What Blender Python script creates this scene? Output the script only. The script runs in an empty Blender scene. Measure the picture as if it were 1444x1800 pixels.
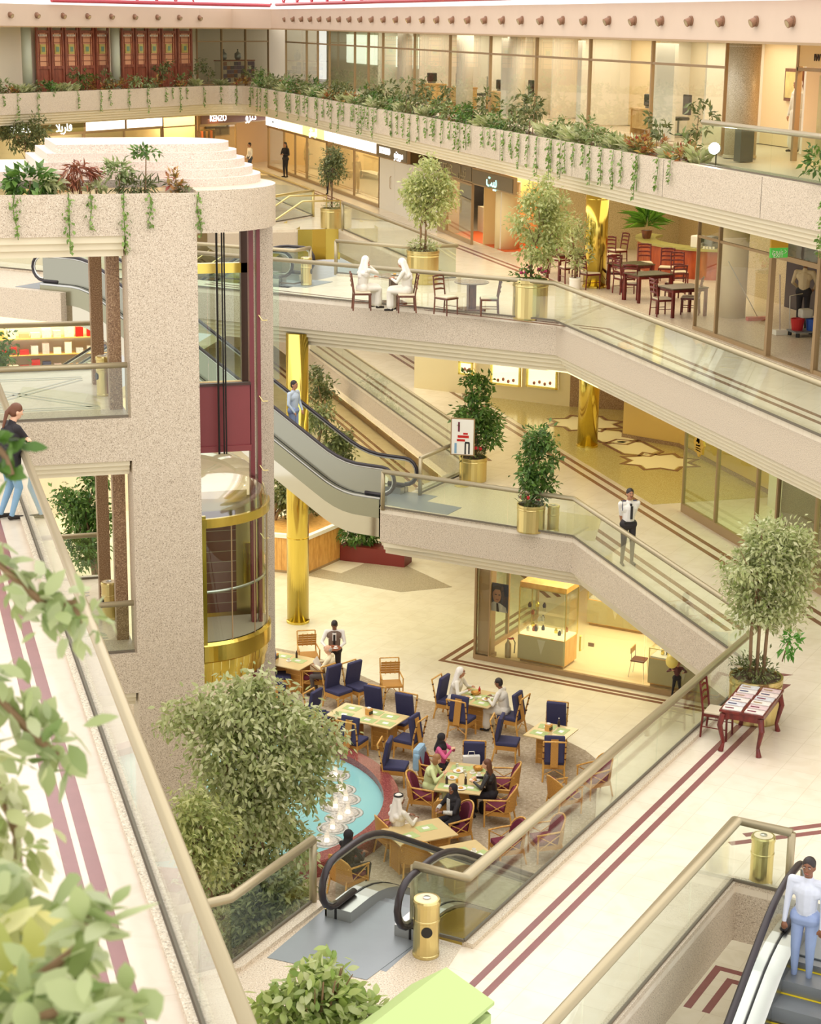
import bpy, bmesh, math, random
import numpy as np
from mathutils import Vector, Matrix

random.seed(7)
R = math.radians
SC = bpy.context.scene
COL = SC.collection

# ------------------------------------------------------------------ camera
FPX = 3226.3                      # focal length in pixels of a 1444 x 1800 frame
PITCH, ROLL, AZ = R(14.88), R(0.765), R(16.53)
CAMZ = 16.5
L1, L2, L3 = 4.65, 9.3, 13.6      # storey floors above the cafe floor (0)
_fw = Vector((math.sin(AZ) * math.cos(PITCH), math.cos(AZ) * math.cos(PITCH), -math.sin(PITCH)))
_r0 = Vector((math.cos(AZ), -math.sin(AZ), 0)); _u0 = _r0.cross(_fw)
_rt = math.cos(ROLL) * _r0 + math.sin(ROLL) * _u0
_up = -math.sin(ROLL) * _r0 + math.cos(ROLL) * _u0
CAMLOC = Vector((0, 0, CAMZ))
cam = bpy.data.cameras.new('camera')
camo = bpy.data.objects.new('camera', cam); COL.objects.link(camo)
cam.sensor_fit = 'VERTICAL'; cam.sensor_height = 24.0; cam.lens = 24.0 * FPX / 1800.0
cam.clip_start = 0.1; cam.clip_end = 400
cam.dof.use_dof = True; cam.dof.focus_distance = 42.0; cam.dof.aperture_fstop = 4.0
camo.matrix_world = Matrix(((_rt.x, _up.x, -_fw.x, 0), (_rt.y, _up.y, -_fw.y, 0), (_rt.z, _up.z, -_fw.z, CAMZ), (0, 0, 0, 1)))
SC.camera = camo

# ------------------------------------------------------------------ light
SC.view_settings.view_transform = 'Standard'
SC.view_settings.look = 'None'
SC.view_settings.gamma = 1.0
SC.view_settings.use_curve_mapping = False
SC.view_settings.exposure = 0.62
SC.cycles.transparent_max_bounces = 32
SC.cycles.max_bounces = 8
SC.cycles.diffuse_bounces = 4
SC.cycles.glossy_bounces = 4
SC.cycles.caustics_reflective = False
SC.cycles.caustics_refractive = False
SC.cycles.sample_clamp_indirect = 4.0

world = bpy.data.worlds.new('world'); SC.world = world
world.use_nodes = True
_bg = world.node_tree.nodes['Background']
_bg.inputs[0].default_value = (1.0, 0.96, 0.925, 1); _bg.inputs[1].default_value = 1.05

def area(name, loc, size, energy, color=(1, .8, .45), rot=(0, 0, 0), size_y=None):
    l = bpy.data.lights.new(name, 'AREA'); l.energy = energy; l.color = color
    l.shape = 'RECTANGLE'; l.size = size; l.size_y = size_y or size
    o = bpy.data.objects.new(name, l); COL.objects.link(o)
    o.location = loc; o.rotation_euler = rot
    return o
WARM = (1, .9, .58)
# daylight through the glazed roof of the atrium
area('skylight_glow', (9, 38, 24), 26, 2300, (1, .95, .88), size_y=46)
# ceiling downlights of the storeys (below the soffits), then fill for the restaurant
area('ground_downlights', (13, 56, 4.0), 14, 700, WARM, size_y=20)
area('ground_shop_downlights', (19.0, 43.4, 3.38), 5, 230, (1, .88, .64), size_y=5)
area('first_downlights', (19.5, 47, 8.0), 6, 600, (1, .89, .48), size_y=12)
area('first_downlights', (18, 66, 8.0), 5, 520, WARM, size_y=22)
area('second_soffit_lights', (18.5, 72, 12.4), 2.6, 300, (1, .86, .6), size_y=36)
area('second_soffit_lights', (22.5, 49.5, 12.2), 5, 190, (1, .88, .62), size_y=12)  # added fill that brightens the restaurant
area('second_soffit_lights', (18.2, 49, 12.3), 1.8, 110, (1, .9, .66), size_y=14)  # added fill along the restaurant front

# ------------------------------------------------------------------ helpers
def at(x, y, z):
    """point at height z that the photograph shows at pixel (x, y) of the 1444 x 1800 frame"""
    d = _rt * ((x - 722) / FPX) - _up * ((y - 900) / FPX) + _fw
    return CAMLOC + d * ((z - CAMZ) / d.z)
def atX(x, y, X):
    d = _rt * ((x - 722) / FPX) - _up * ((y - 900) / FPX) + _fw
    return CAMLOC + d * (X / d.x)
def atY(x, y, Y):
    d = _rt * ((x - 722) / FPX) - _up * ((y - 900) / FPX) + _fw
    return CAMLOC + d * (Y / d.y)
S2 = math.sqrt(.5)
def atC2(x, y, c):
    d = _rt * ((x - 722) / FPX) - _up * ((y - 900) / FPX) + _fw
    return CAMLOC + d * (c / ((d.x - d.y) * S2))
def atC3(x, y, c):
    d = _rt * ((x - 722) / FPX) - _up * ((y - 900) / FPX) + _fw
    return CAMLOC + d * (c / ((d.x + d.y) * S2))
def cc(c2, c3):                       # plan point from the two diagonal coordinates
    return ((c2 + c3) * S2, (c3 - c2) * S2)

def tag(o, label=None, cat=None, group=None, kind=None):
    if label: o['label'] = label
    if cat: o['category'] = cat
    if group: o['group'] = group
    if kind: o['kind'] = kind
    return o
def thing(name, label, cat, loc=(0, 0, 0), rz=0, group=None):
    o = bpy.data.objects.new(name, None); COL.objects.link(o)
    o.location = loc; o.rotation_euler = (0, 0, rz); o.empty_display_size = .1
    return tag(o, label, cat, group)
def mat_of(o):
    return Matrix.LocRotScale(o.location, o.rotation_euler, o.scale)
def copy_tree(o, parent=None):
    c = o.copy(); COL.objects.link(c); c.parent = parent
    for ch in KIDS.get(o.name, []): copy_tree(ch, c)
    return c
KIDS = {}
def dup(root, loc, rz, label=None, group=None, sc=None):
    c = copy_tree(root); c.location = loc; c.rotation_euler = (0, 0, rz)
    if sc: c.scale = (sc, sc, sc)
    if label: c['label'] = label
    if group: c['group'] = group
    return c
def link_mesh(name, me, mats, parent=None, world=False, smooth=False):
    for m in (mats if isinstance(mats, (list, tuple)) else [mats]): me.materials.append(m)
    if smooth: me.polygons.foreach_set('use_smooth', [True] * len(me.polygons))
    if parent is not None and world:
        M = mat_of(parent)
        if parent.parent is not None: M = mat_of(parent.parent) @ M
        me.transform(M.inverted())
    o = bpy.data.objects.new(name, me); COL.objects.link(o)
    if parent is not None:
        o.parent = parent; KIDS.setdefault(parent.name, []).append(o)
    return o

class MB:
    def __init__(s): s.v = []; s.f = []; s.mi = []
    def add(s, vs, fs, mi=0):
        n = len(s.v); s.v += [tuple(p) for p in vs]
        s.f += [tuple(i + n for i in f) for f in fs]; s.mi += [mi] * len(fs)
        return s
    def box(s, c, d, rz=0, mi=0, rx=0, ry=0):
        x, y, z = d[0] / 2, d[1] / 2, d[2] / 2
        vs = [(a * x, b * y, g * z) for g in (-1, 1) for b in (-1, 1) for a in (-1, 1)]
        if rz or rx or ry:
            M = Matrix.Rotation(rz, 3, 'Z') @ Matrix.Rotation(ry, 3, 'Y') @ Matrix.Rotation(rx, 3, 'X')
            vs = [M @ Vector(p) for p in vs]
        vs = [(p[0] + c[0], p[1] + c[1], p[2] + c[2]) for p in vs]
        return s.add(vs, [(0, 2, 3, 1), (4, 5, 7, 6), (0, 1, 5, 4), (2, 6, 7, 3), (0, 4, 6, 2), (1, 3, 7, 5)], mi)
    def bx(s, x0, x1, y0, y1, z0, z1, mi=0):
        return s.box(((x0 + x1) / 2, (y0 + y1) / 2, (z0 + z1) / 2), (abs(x1 - x0), abs(y1 - y0), abs(z1 - z0)), mi=mi)
    def seg(s, p, q, w, z0, z1, mi=0, o=0):
        """upright slab over the plan segment p-q, w thick, centred (o shifts it to the left of p->q)"""
        dx, dy = q[0] - p[0], q[1] - p[1]; L = math.hypot(dx, dy); nx, ny = -dy / L, dx / L
        a, b = o - w / 2, o + w / 2
        pl = [(p[0] + nx * a, p[1] + ny * a), (q[0] + nx * a, q[1] + ny * a), (q[0] + nx * b, q[1] + ny * b), (p[0] + nx * b, p[1] + ny * b)]
        return s.prism(pl, z0, z1, mi)
    def prism(s, poly, z0, z1, mi=0):
        n = len(poly)
        a = sum(poly[i][0] * poly[(i + 1) % n][1] - poly[(i + 1) % n][0] * poly[i][1] for i in range(n))
        if a < 0: poly = poly[::-1]
        vs = [(p[0], p[1], z0) for p in poly] + [(p[0], p[1], z1) for p in poly]
        fs = [tuple(range(n))[::-1], tuple(range(n, 2 * n))] + [(i, (i + 1) % n, n + (i + 1) % n, n + i) for i in range(n)]
        return s.add(vs, fs, mi)
    def band(s, path, o0, o1, z0, z1, closed=False, mi=0):
        """strip between two offsets to the left of a plan path, mitred"""
        A, B = offset(path, o0, closed), offset(path, o1, closed); n = len(path)
        for i in range(n if closed else n - 1):
            j = (i + 1) % n
            s.prism([A[i], A[j], B[j], B[i]], z0, z1, mi)
        return s
    def tube(s, pts, r, n=8, mi=0, caps=True, flat=1.0):
        pts = [Vector(p) for p in pts]; m = len(pts)
        rr = r if isinstance(r, (list, tuple)) else [r] * m
        ring = []; up = None
        for i in range(m):
            t = (pts[min(i + 1, m - 1)] - pts[max(i - 1, 0)]).normalized()
            if up is None: up = Vector((0, 0, 1)) if abs(t.z) < .9 else Vector((1, 0, 0))
            a = t.cross(up)
            if a.length < 1e-4: a = t.cross(Vector((.3, 1, .2)))
            a.normalize(); b = a.cross(t).normalized(); up = b
            k = 1.0
            if 0 < i < m - 1:
                c = (pts[i] - pts[i - 1]).normalized().dot((pts[i + 1] - pts[i]).normalized())
                k = 1 / max(.5, math.sqrt(max(.25, (1 + c) / 2)))
            ring.append([pts[i] + (a * math.cos(2 * math.pi * q / n) * k + b * math.sin(2 * math.pi * q / n) * flat) * rr[i] for q in range(n)])
        vs = [p for rg in ring for p in rg]
        fs = [(i * n + q, i * n + (q + 1) % n, (i + 1) * n + (q + 1) % n, (i + 1) * n + q) for i in range(m - 1) for q in range(n)]
        if caps: fs += [tuple(range(n))[::-1], tuple((m - 1) * n + q for q in range(n))]
        return s.add(vs, fs, mi)
    def lathe(s, prof, c=(0, 0, 0), n=20, mi=0, a0=0.0, a1=2 * math.pi, sx=1, sy=1):
        full = abs(a1 - a0 - 2 * math.pi) < 1e-6; m = n if full else n + 1
        vs = [(c[0] + r * sx * math.cos(a0 + (a1 - a0) * q / n), c[1] + r * sy * math.sin(a0 + (a1 - a0) * q / n), c[2] + z) for r, z in prof for q in range(m)]
        fs = []
        for i in range(len(prof) - 1):
            for q in range(n):
                q2 = (q + 1) % m if full else q + 1
                fs.append((i * m + q, i * m + q2, (i + 1) * m + q2, (i + 1) * m + q))
        if full:
            if prof[0][0] > 1e-5 and abs(prof[0][1] - prof[1][1]) > 1e-6: fs.append(tuple(range(m))[::-1])
            if prof[-1][0] > 1e-5 and abs(prof[-1][1] - prof[-2][1]) > 1e-6: fs.append(tuple((len(prof) - 1) * m + q for q in range(m)))
        return s.add(vs, fs, mi)
    def ball(s, c, r, n=10, m=7, mi=0):
        r = r if isinstance(r, (list, tuple)) else (r, r, r)
        prof = [(math.sin(math.pi * i / m), -math.cos(math.pi * i / m)) for i in range(m + 1)]
        k = len(s.v); s.lathe(prof, (0, 0, 0), n, mi)
        for i in range(k, len(s.v)):
            x, y, z = s.v[i]; s.v[i] = (c[0] + x * r[0], c[1] + y * r[1], c[2] + z * r[2])
        return s
    def mesh(s, name):
        me = bpy.data.meshes.new(name); me.from_pydata(s.v, [], s.f)
        if any(s.mi): me.polygons.foreach_set('material_index', s.mi)
        me.update(); return me
    def build(s, name, mats, parent=None, world=False, smooth=False):
        return link_mesh(name, s.mesh(name), mats, parent, world, smooth)
    def struct(s, name, mats, smooth=False, parent=None, world=True):
        o = s.build(name, mats, parent, world, smooth)
        if parent is None: o['kind'] = 'structure'
        return o
def offset(path, d, closed=False):
    n = len(path); out = []
    for i in range(n):
        p = Vector(path[i]); a = Vector(path[i - 1]) if (i > 0 or closed) else None
        b = Vector(path[(i + 1) % n]) if (i < n - 1 or closed) else None
        def nrm(u, v):
            t = (v - u).normalized(); return Vector((-t.y, t.x))
        if a is None: q = p + nrm(p, b) * d
        elif b is None: q = p + nrm(a, p) * d
        else:
            n1, n2 = nrm(a, p), nrm(p, b); m = (n1 + n2).normalized(); q = p + m * (d / max(.3, m.dot(n1)))
        out.append((q.x, q.y))
    return out
def lerp(a, b, t): return tuple(a[i] + (b[i] - a[i]) * t for i in range(len(a)))

# ------------------------------------------------------------------ materials
def srgb(r, g, b):
    f = lambda c: (c / 255 / 12.92) if c <= 10 else ((c / 255 + .055) / 1.055) ** 2.4
    return (f(r), f(g), f(b), 1)
MATS = {}
def _mat(name):
    m = bpy.data.materials.new(name); m.use_nodes = True; nt = m.node_tree
    MATS[name] = m
    return m, nt, nt.nodes['Principled BSDF']
def plain(name, c, rough=.5, metal=0.0, noise=0, nscale=20, spec=.5, emit=None, es=0.0):
    m, nt, b = _mat(name)
    b.inputs['Roughness'].default_value = rough; b.inputs['Metallic'].default_value = metal
    b.inputs['Specular IOR Level'].default_value = spec
    b.inputs['Base Color'].default_value = c
    if noise:
        tc = nt.nodes.new('ShaderNodeTexCoord'); nz = nt.nodes.new('ShaderNodeTexNoise'); nz.inputs['Scale'].default_value = nscale; nz.inputs['Detail'].default_value = 3
        mx = nt.nodes.new('ShaderNodeMix'); mx.data_type = 'RGBA'
        mx.inputs[6].default_value = tuple(v * (1 - noise) for v in c[:3]) + (1,); mx.inputs[7].default_value = tuple(min(1, v * (1 + noise)) for v in c[:3]) + (1,)
        nt.links.new(tc.outputs['Object'], nz.inputs['Vector']); nt.links.new(nz.outputs[0], mx.inputs[0]); nt.links.new(mx.outputs[2], b.inputs['Base Color'])
    if emit:
        b.inputs['Emission Color'].default_value = emit; b.inputs['Emission Strength'].default_value = es
    return m
def speckle(name, base, dark, light, scale=60, rough=.45, lo=.44, hi=.62):
    """polished granite: fine dark and light grains"""
    m, nt, b = _mat(name); N = nt.nodes.new; K = nt.links.new
    g = N('ShaderNodeNewGeometry'); nz = N('ShaderNodeTexNoise'); nz.inputs['Scale'].default_value = scale; nz.inputs['Detail'].default_value = 2; nz.inputs['Roughness'].default_value = .7
    cr = N('ShaderNodeValToRGB'); e = cr.color_ramp.elements
    e[0].position = lo - .12; e[0].color = dark; e[1].position = hi; e[1].color = light
    x = cr.color_ramp.elements.new(lo); x.color = base; x = cr.color_ramp.elements.new(hi - .06); x.color = base
    K(g.outputs['Position'], nz.inputs['Vector']); K(nz.outputs[0], cr.inputs[0]); K(cr.outputs[0], b.inputs['Base Color'])
    b.inputs['Roughness'].default_value = rough
    return m
def stone_floor(name, c, vein, tile=.6, rough=.3, ang=0.0, joint=.006):
    """marble paving: soft veins and hairline joints"""
    m, nt, b = _mat(name); N = nt.nodes.new; K = nt.links.new
    g = N('ShaderNodeNewGeometry'); nz = N('ShaderNodeTexNoise'); nz.inputs['Scale'].default_value = 1.7; nz.inputs['Detail'].default_value = 9; nz.inputs['Distortion'].default_value = 1.2
    cr = N('ShaderNodeValToRGB'); e = cr.color_ramp.elements; e[0].position = .38; e[0].color = vein; e[1].position = .56; e[1].color = c
    mp = N('ShaderNodeMapping'); mp.inputs['Rotation'].default_value = (0, 0, ang)
    bk = N('ShaderNodeTexBrick'); bk.offset = 0; bk.inputs['Scale'].default_value = 1; bk.inputs['Brick Width'].default_value = tile; bk.inputs['Row Height'].default_value = tile
    bk.inputs['Mortar Size'].default_value = joint; bk.inputs['Color1'].default_value = (1, 1, 1, 1); bk.inputs['Color2'].default_value = (.95, .95, .94, 1); bk.inputs['Mortar'].default_value = (.72, .68, .6, 1)
    mx = N('ShaderNodeMix'); mx.data_type = 'RGBA'; mx.blend_type = 'MULTIPLY'; mx.inputs[0].default_value = .55
    K(g.outputs['Position'], nz.inputs['Vector']); K(g.outputs['Position'], mp.inputs['Vector']); K(mp.outputs[0], bk.inputs['Vector'])
    K(nz.outputs[0], cr.inputs[0]); K(cr.outputs[0], mx.inputs[6]); K(bk.outputs['Color'], mx.inputs[7]); K(mx.outputs[2], b.inputs['Base Color'])
    b.inputs['Roughness'].default_value = rough
    return m
def glass(name, tint=(.93, .97, .94, 1), rough=0.0, boost=1.0):
    """sheet glass: clear with Fresnel reflection from both faces"""
    m = bpy.data.materials.new(name); m.use_nodes = True; nt = m.node_tree; nt.nodes.clear(); N = nt.nodes.new; K = nt.links.new
    out = N('ShaderNodeOutputMaterial'); tr = N('ShaderNodeBsdfTransparent'); gl = N('ShaderNodeBsdfGlossy'); mx = N('ShaderNodeMixShader'); lw = N('ShaderNodeLayerWeight')
    lw.inputs['Blend'].default_value = .5; tr.inputs[0].default_value = tint; gl.inputs[0].default_value = (1, 1, 1, 1); gl.inputs['Roughness'].default_value = rough
    pw = N('ShaderNodeMath'); pw.operation = 'POWER'; pw.inputs[1].default_value = 5.0
    mu = N('ShaderNodeMath'); mu.operation = 'MULTIPLY_ADD'; mu.inputs[1].default_value = .9 * min(1, boost); mu.inputs[2].default_value = .04 * boost; mu.use_clamp = True
    K(lw.outputs['Facing'], pw.inputs[0]); K(pw.outputs[0], mu.inputs[0]); K(mu.outputs[0], mx.inputs[0]); K(tr.outputs[0], mx.inputs[1]); K(gl.outputs[0], mx.inputs[2]); K(mx.outputs[0], out.inputs[0])
    MATS[name] = m
    return m
def leafmat(name, cols, trans=.25):
    m, nt, b = _mat(name); N = nt.nodes.new; K = nt.links.new
    g = N('ShaderNodeNewGeometry'); cr = N('ShaderNodeValToRGB'); e = cr.color_ramp.elements
    e[0].position = 0; e[0].color = cols[0]; e[1].position = 1; e[1].color = cols[-1]
    for i, c in enumerate(cols[1:-1]): x = e.new((i + 1) / (len(cols) - 1)); x.color = c
    K(g.outputs['Random Per Island'], cr.inputs[0]); K(cr.outputs[0], b.inputs['Base Color']); b.inputs['Roughness'].default_value = .4
    tl = N('ShaderNodeBsdfTranslucent'); mx = N('ShaderNodeMixShader'); mx.inputs[0].default_value = trans
    K(cr.outputs[0], tl.inputs[0]); K(b.outputs[0], mx.inputs[1]); K(tl.outputs[0], mx.inputs[2]); K(mx.outputs[0], nt.nodes['Material Output'].inputs[0])
    return m
def lit(name, c, s): return plain(name, c, .6, emit=c, es=s)
def wood(name, c1, c2, scale=3, rough=.4, stretch=(1, 1, 12)):
    m, nt, b = _mat(name); N = nt.nodes.new; K = nt.links.new
    tc = N('ShaderNodeTexCoord'); mp = N('ShaderNodeMapping'); mp.inputs['Scale'].default_value = (stretch[0] * scale, stretch[1] * scale, scale / stretch[2] * 4)
    nz = N('ShaderNodeTexNoise'); nz.inputs['Scale'].default_value = 3; nz.inputs['Detail'].default_value = 4
    cr = N('ShaderNodeValToRGB'); e = cr.color_ramp.elements; e[0].position = .35; e[0].color = c1; e[1].position = .65; e[1].color = c2
    K(tc.outputs['Object'], mp.inputs[0]); K(mp.outputs[0], nz.inputs['Vector']); K(nz.outputs[0], cr.inputs[0]); K(cr.outputs[0], b.inputs['Base Color']); b.inputs['Roughness'].default_value = rough
    return m
def weave(name, c1, c2, scale=60):
    m, nt, b = _mat(name); N = nt.nodes.new; K = nt.links.new
    tc = N('ShaderNodeTexCoord'); ck = N('ShaderNodeTexChecker'); ck.inputs['Scale'].default_value = scale; ck.inputs[1].default_value = c1; ck.inputs[2].default_value = c2
    K(tc.outputs['Object'], ck.inputs[0]); K(ck.outputs[0], b.inputs['Base Color']); b.inputs['Roughness'].default_value = .6
    return m
GRANITE = speckle('granite', srgb(205, 189, 166), srgb(112, 92, 74), srgb(226, 214, 196), 62)
GRANITE_FLOOR = speckle('granite_paving', srgb(212, 196, 172), srgb(140, 118, 98), srgb(234, 224, 208), 50, .35)
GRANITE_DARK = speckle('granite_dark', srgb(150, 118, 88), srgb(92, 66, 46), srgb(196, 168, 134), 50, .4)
CREAM = plain('cream_plaster', srgb(228, 217, 188), .7, noise=.03, nscale=3)
FLOOR_CREAM = stone_floor('cream_marble', srgb(238, 226, 206), srgb(232, 219, 197), .62, .22, R(45))
FLOOR_L0 = stone_floor('cream_limestone', srgb(228, 221, 197), srgb(221, 213, 187), .6, .3, R(45))
FLOOR_OLIVE = speckle('olive_granite', srgb(190, 174, 112), srgb(146, 128, 72), srgb(210, 198, 146), 40, .15)
STRIPE = plain('burgundy_marble', srgb(138, 88, 86), .25, noise=.12, nscale=4)
STRIPE_BROWN = plain('brown_marble', srgb(124, 84, 62), .25, noise=.1, nscale=4)
BRASS = plain('polished_brass', srgb(224, 200, 100), .16, 1.0)
BRASS_SATIN = plain('satin_brass', srgb(220, 202, 140), .28, 1.0)
CHAMPAGNE = plain('champagne_metal', srgb(174, 161, 130), .35, .5)
STEEL = plain('brushed_steel', srgb(196, 196, 192), .28, 1.0)
STEEL_DARK = plain('grooved_steel', srgb(140, 144, 148), .45, .7)
BLACK_RUBBER = plain('black_rubber', srgb(44, 36, 40), .35)
BRONZE = plain('bronze_anodised', srgb(166, 138, 100), .4, .15)
GLASS = glass('sheet_glass')
GLASS_G = glass('green_glass', (.88, .95, .88, 1))
GLASS_SHOP = glass('shop_glass', (.95, .96, .92, 1))
WHITE = plain('white_paint', srgb(238, 234, 222), .5)
SEAM = plain('dark_seam', srgb(110, 100, 84), .6)
RED_STEEL = plain('red_steel', srgb(186, 70, 84), .4)
BLACK = plain('black_plastic', srgb(26, 24, 24), .4)
# ================================================================== structure
def soffit(path, z, n=3, closed=False, name='soffit_moulding', parent=None, h=.125, r=.1, depth=1.6):
    """stepped cream moulding below a granite edge"""
    for i in range(n):
        m = MB().band(path, .1 + r * i, depth, z - h * (i + 1), z - h * i, closed)
        m.struct(name, CREAM, parent=parent)
# ---- ground floor
floor0 = MB().prism([(-10, 12), (34, 12), (34, 101), (-10, 101)], -.3, 0).struct('floor_ground', FLOOR_L0)
def inlay(path, w, z, parent, mat=STRIPE, off=0.0, name='inlay_stripe'):
    return MB().band(path, off - w / 2, off + w / 2, z - .004, z + .004).build(name, mat, parent)
# pair of inlaid lines round the glass shop on the ground floor
for o in (0, .3):
    p = at(778, 1160, 0); k = o * .9
    a = cc(-21.45 + k * .9, 41.45 + k * .5)
    inlay([cc(-21.45 + k, 46.8), cc(-21.45 + k, 41.4 + k * .8), cc(-8, 41.4 + k * .8 - .65 * 0)], .13, 0, floor0, STRIPE_BROWN)
for o in (0, .32): inlay([(18.9 + o, 49), (18.9 + o, 96)], .14, 0, floor0, STRIPE_BROWN)
for o in (0, .34): inlay([cc(-9.35 + o, 27.6), cc(-9.35 + o, 29.2 - o), cc(-8.2, 29.2 - o)], .14, 0, floor0, STRIPE)
# granite apron and carpet of the cafe
MB().prism([tuple(at(x, y, 0))[:2] for x, y in [(600, 1008), (655, 985), (705, 990), (795, 1032), (705, 1041), (540, 1012), (480, 1005), (488, 985)]], .0, .008).build('granite_apron', speckle('grey_granite', srgb(168, 156, 128), srgb(120, 108, 84), srgb(186, 176, 150), 40, .4), floor0)
CARPET = speckle('cafe_carpet', srgb(176, 160, 134), srgb(150, 134, 110), srgb(194, 180, 156), 14, .95)
cp = [at(x, y, 0) for x, y in [(1052, 1338), (1030, 1320), (985, 1297), (911, 1265), (830, 1247), (745, 1231), (690, 1212), (640, 1190), (590, 1168), (540, 1150), (487, 1140)]]
MB().prism([(c.x, c.y) for c in cp] + [(5.0, 46), (4.0, 30), (8, 26.5), (13.5, 32)], 0, .012).build('carpet', CARPET, floor0)

# ---- first floor
edge1 = [cc(-12.3, 14), (5.42, 22.68), (6.48, 21.56), (7.03, 21.0), (15.78, 29.75), (15.78, 39.45), (12.02, 43.2)]
poly1 = [(30, 99), (15.65, 99), (15.65, 47.1), (13.45, 44.9), (12.02, 43.2), (15.78, 39.45), (15.78, 29.75), (7.03, 21.0), (6.48, 21.56), (5.42, 22.68), (3.98, 21.25), (3.3, 21.1), (-6, 20.9), (-6, 8),
         (1.2, 8), cc(-7.3, 10), (11.36, 21.68), cc(-3.0, 23.36), (22, 20), (30, 20)]
floor1 = MB().prism(poly1, L1 - .1, L1).struct('floor_first', FLOOR_CREAM)
MB().prism(poly1, L1 - .85, L1 - .1).struct('slab_first', GRANITE, parent=floor1)
main1 = [(12.02, 43.2), (15.78, 39.45), (15.78, 29.75), (7.03, 21.0)]
soffit(main1, L1 - .85, parent=floor1)
soffit([(15.65, 99), (15.65, 47.1), (13.45, 44.9), (12.02, 43.2)], L1 - .85, n=1, parent=floor1)
# granite margins along the edges, the landing paving
MB().prism([(3.98, 21.25), (5.42, 22.68), (6.48, 21.56), (7.03, 21.0), cc(-9.72, 18.9), cc(-9.72, 10), (1.0, 8), (-4, 8), (-4, 20.9), (3.3, 21.1)], L1, L1 + .01).build('granite_landing', GRANITE_FLOOR, floor1)
MB().prism([cc(-22.1, 39.1), cc(-22.1, 42.4), cc(-19.8, 42.4), cc(-18.6, 41.2), cc(-16.9, 41.2), cc(-16.2, 39.1)], L1, L1 + .008).build('granite_landing', speckle('pale_granite', srgb(206, 194, 158), srgb(176, 162, 124), srgb(222, 212, 182), 60, .3), floor1)
for a, b in (((7.03, 21.0), (15.6, 29.57)), ((15.78, 29.75), (15.78, 39.45))): pass
MB().band([(7.03, 21.0), (15.78, 29.75), (15.78, 39.45), (12.02, 43.2)], -.16, .0, L1, L1 + .07).build('kerb', GRANITE_FLOOR, floor1)
MB().band([cc(-7.3, 12), (11.36, 21.68), (11.9, 21.14)], .0, .16, L1, L1 + .07).build('kerb', GRANITE_FLOOR, floor1)
MB().band([(3.3, 21.1), (3.98, 21.25), (5.42, 22.68)], -.18, .0, L1, L1 + .07).build('kerb', GRANITE_FLOOR, floor1)
MB().band([(13.45, 44.9), (15.65, 47.1), (15.65, 99)], -.16, 0, L1, L1 + .05).build('kerb', GRANITE_FLOOR, floor1)
# inlaid marble stripes in the first floor paving
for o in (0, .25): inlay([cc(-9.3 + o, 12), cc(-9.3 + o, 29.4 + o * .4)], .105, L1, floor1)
for o in (0, .3): inlay([(16.35 + o, 32.2), (16.35 + o, 41.3 - o * .0)], .13, L1, floor1, STRIPE_BROWN)
for o in (0, .32): inlay([(18.4 + o, 31), (18.4 + o, 97)], .13, L1, floor1, STRIPE_BROWN)
for o in (0, .3): inlay([(16.15 + o, 47.6), (16.15 + o, 96)], .11, L1, floor1, STRIPE_BROWN)
for a, b in (((12.25, 23.2), (19, 23.34)), ((11.9, 22.98), (19, 23.08))): inlay([a, b], .12, L1, floor1)
inlay([(15.3, 28.45), (15.98, 29.0), (15.5, 29.3)], .12, L1, floor1)
inlay([(15.7, 29.5), (16.24, 29.52), (15.95, 29.75)], .1, L1, floor1)
# olive granite bay with star inlay behind the brass column
bay = MB().prism([(18.95, 42), (24, 42), (24, 53.2), (21.4, 54.2), (18.95, 56.7)], L1, L1 + .008).build('bay_paving', FLOOR_OLIVE, floor1)
STAR_W = plain('ivory_marble', srgb(232, 222, 186), .25)
def star(cx, cy, r, n=8, k=.72):
    o = [(cx + (r if i % 2 == 0 else r * k) * math.cos(math.pi * i / n), cy + (r if i % 2 == 0 else r * k) * math.sin(math.pi * i / n)) for i in range(2 * n)]
    MB().prism([(cx + (x - cx) * .86, cy + (y - cy) * .86) for x, y in o], L1 + .008, L1 + .014).build('star_inlay', STAR_W, floor1)
    MB().band(o, -.05, .05, L1 + .008, L1 + .018, True).build('inlay_line', STRIPE_BROWN, floor1)
def hexa(c, d, a, b):
    n = (-d[1], d[0])
    o = [(c[0] + d[0] * u + n[0] * v, c[1] + d[1] * u + n[1] * v) for u, v in ((-a, 0), (-a * .6, b), (a * .6, b), (a, 0), (a * .6, -b), (-a * .6, -b))]
    MB().prism([(c[0] + (x - c[0]) * .84, c[1] + (y - c[1]) * .8) for x, y in o], L1 + .008, L1 + .014).build('star_inlay', STAR_W, floor1)
    MB().band(o, -.05, .05, L1 + .008, L1 + .018, True).build('inlay_line', STRIPE_BROWN, floor1)
s1 = at(1030, 745, L1); s2 = at(1160, 812, L1)
star(s1.x, s1.y, 1.25); star(s2.x, s2.y, 1.15)
dd = (s2 - s1); dl = dd.length; dn = (dd.x / dl, dd.y / dl)
for t in (.36, .66): hexa((s1.x + dd.x * t, s1.y + dd.y * t), dn, 1.15, .62)

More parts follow.
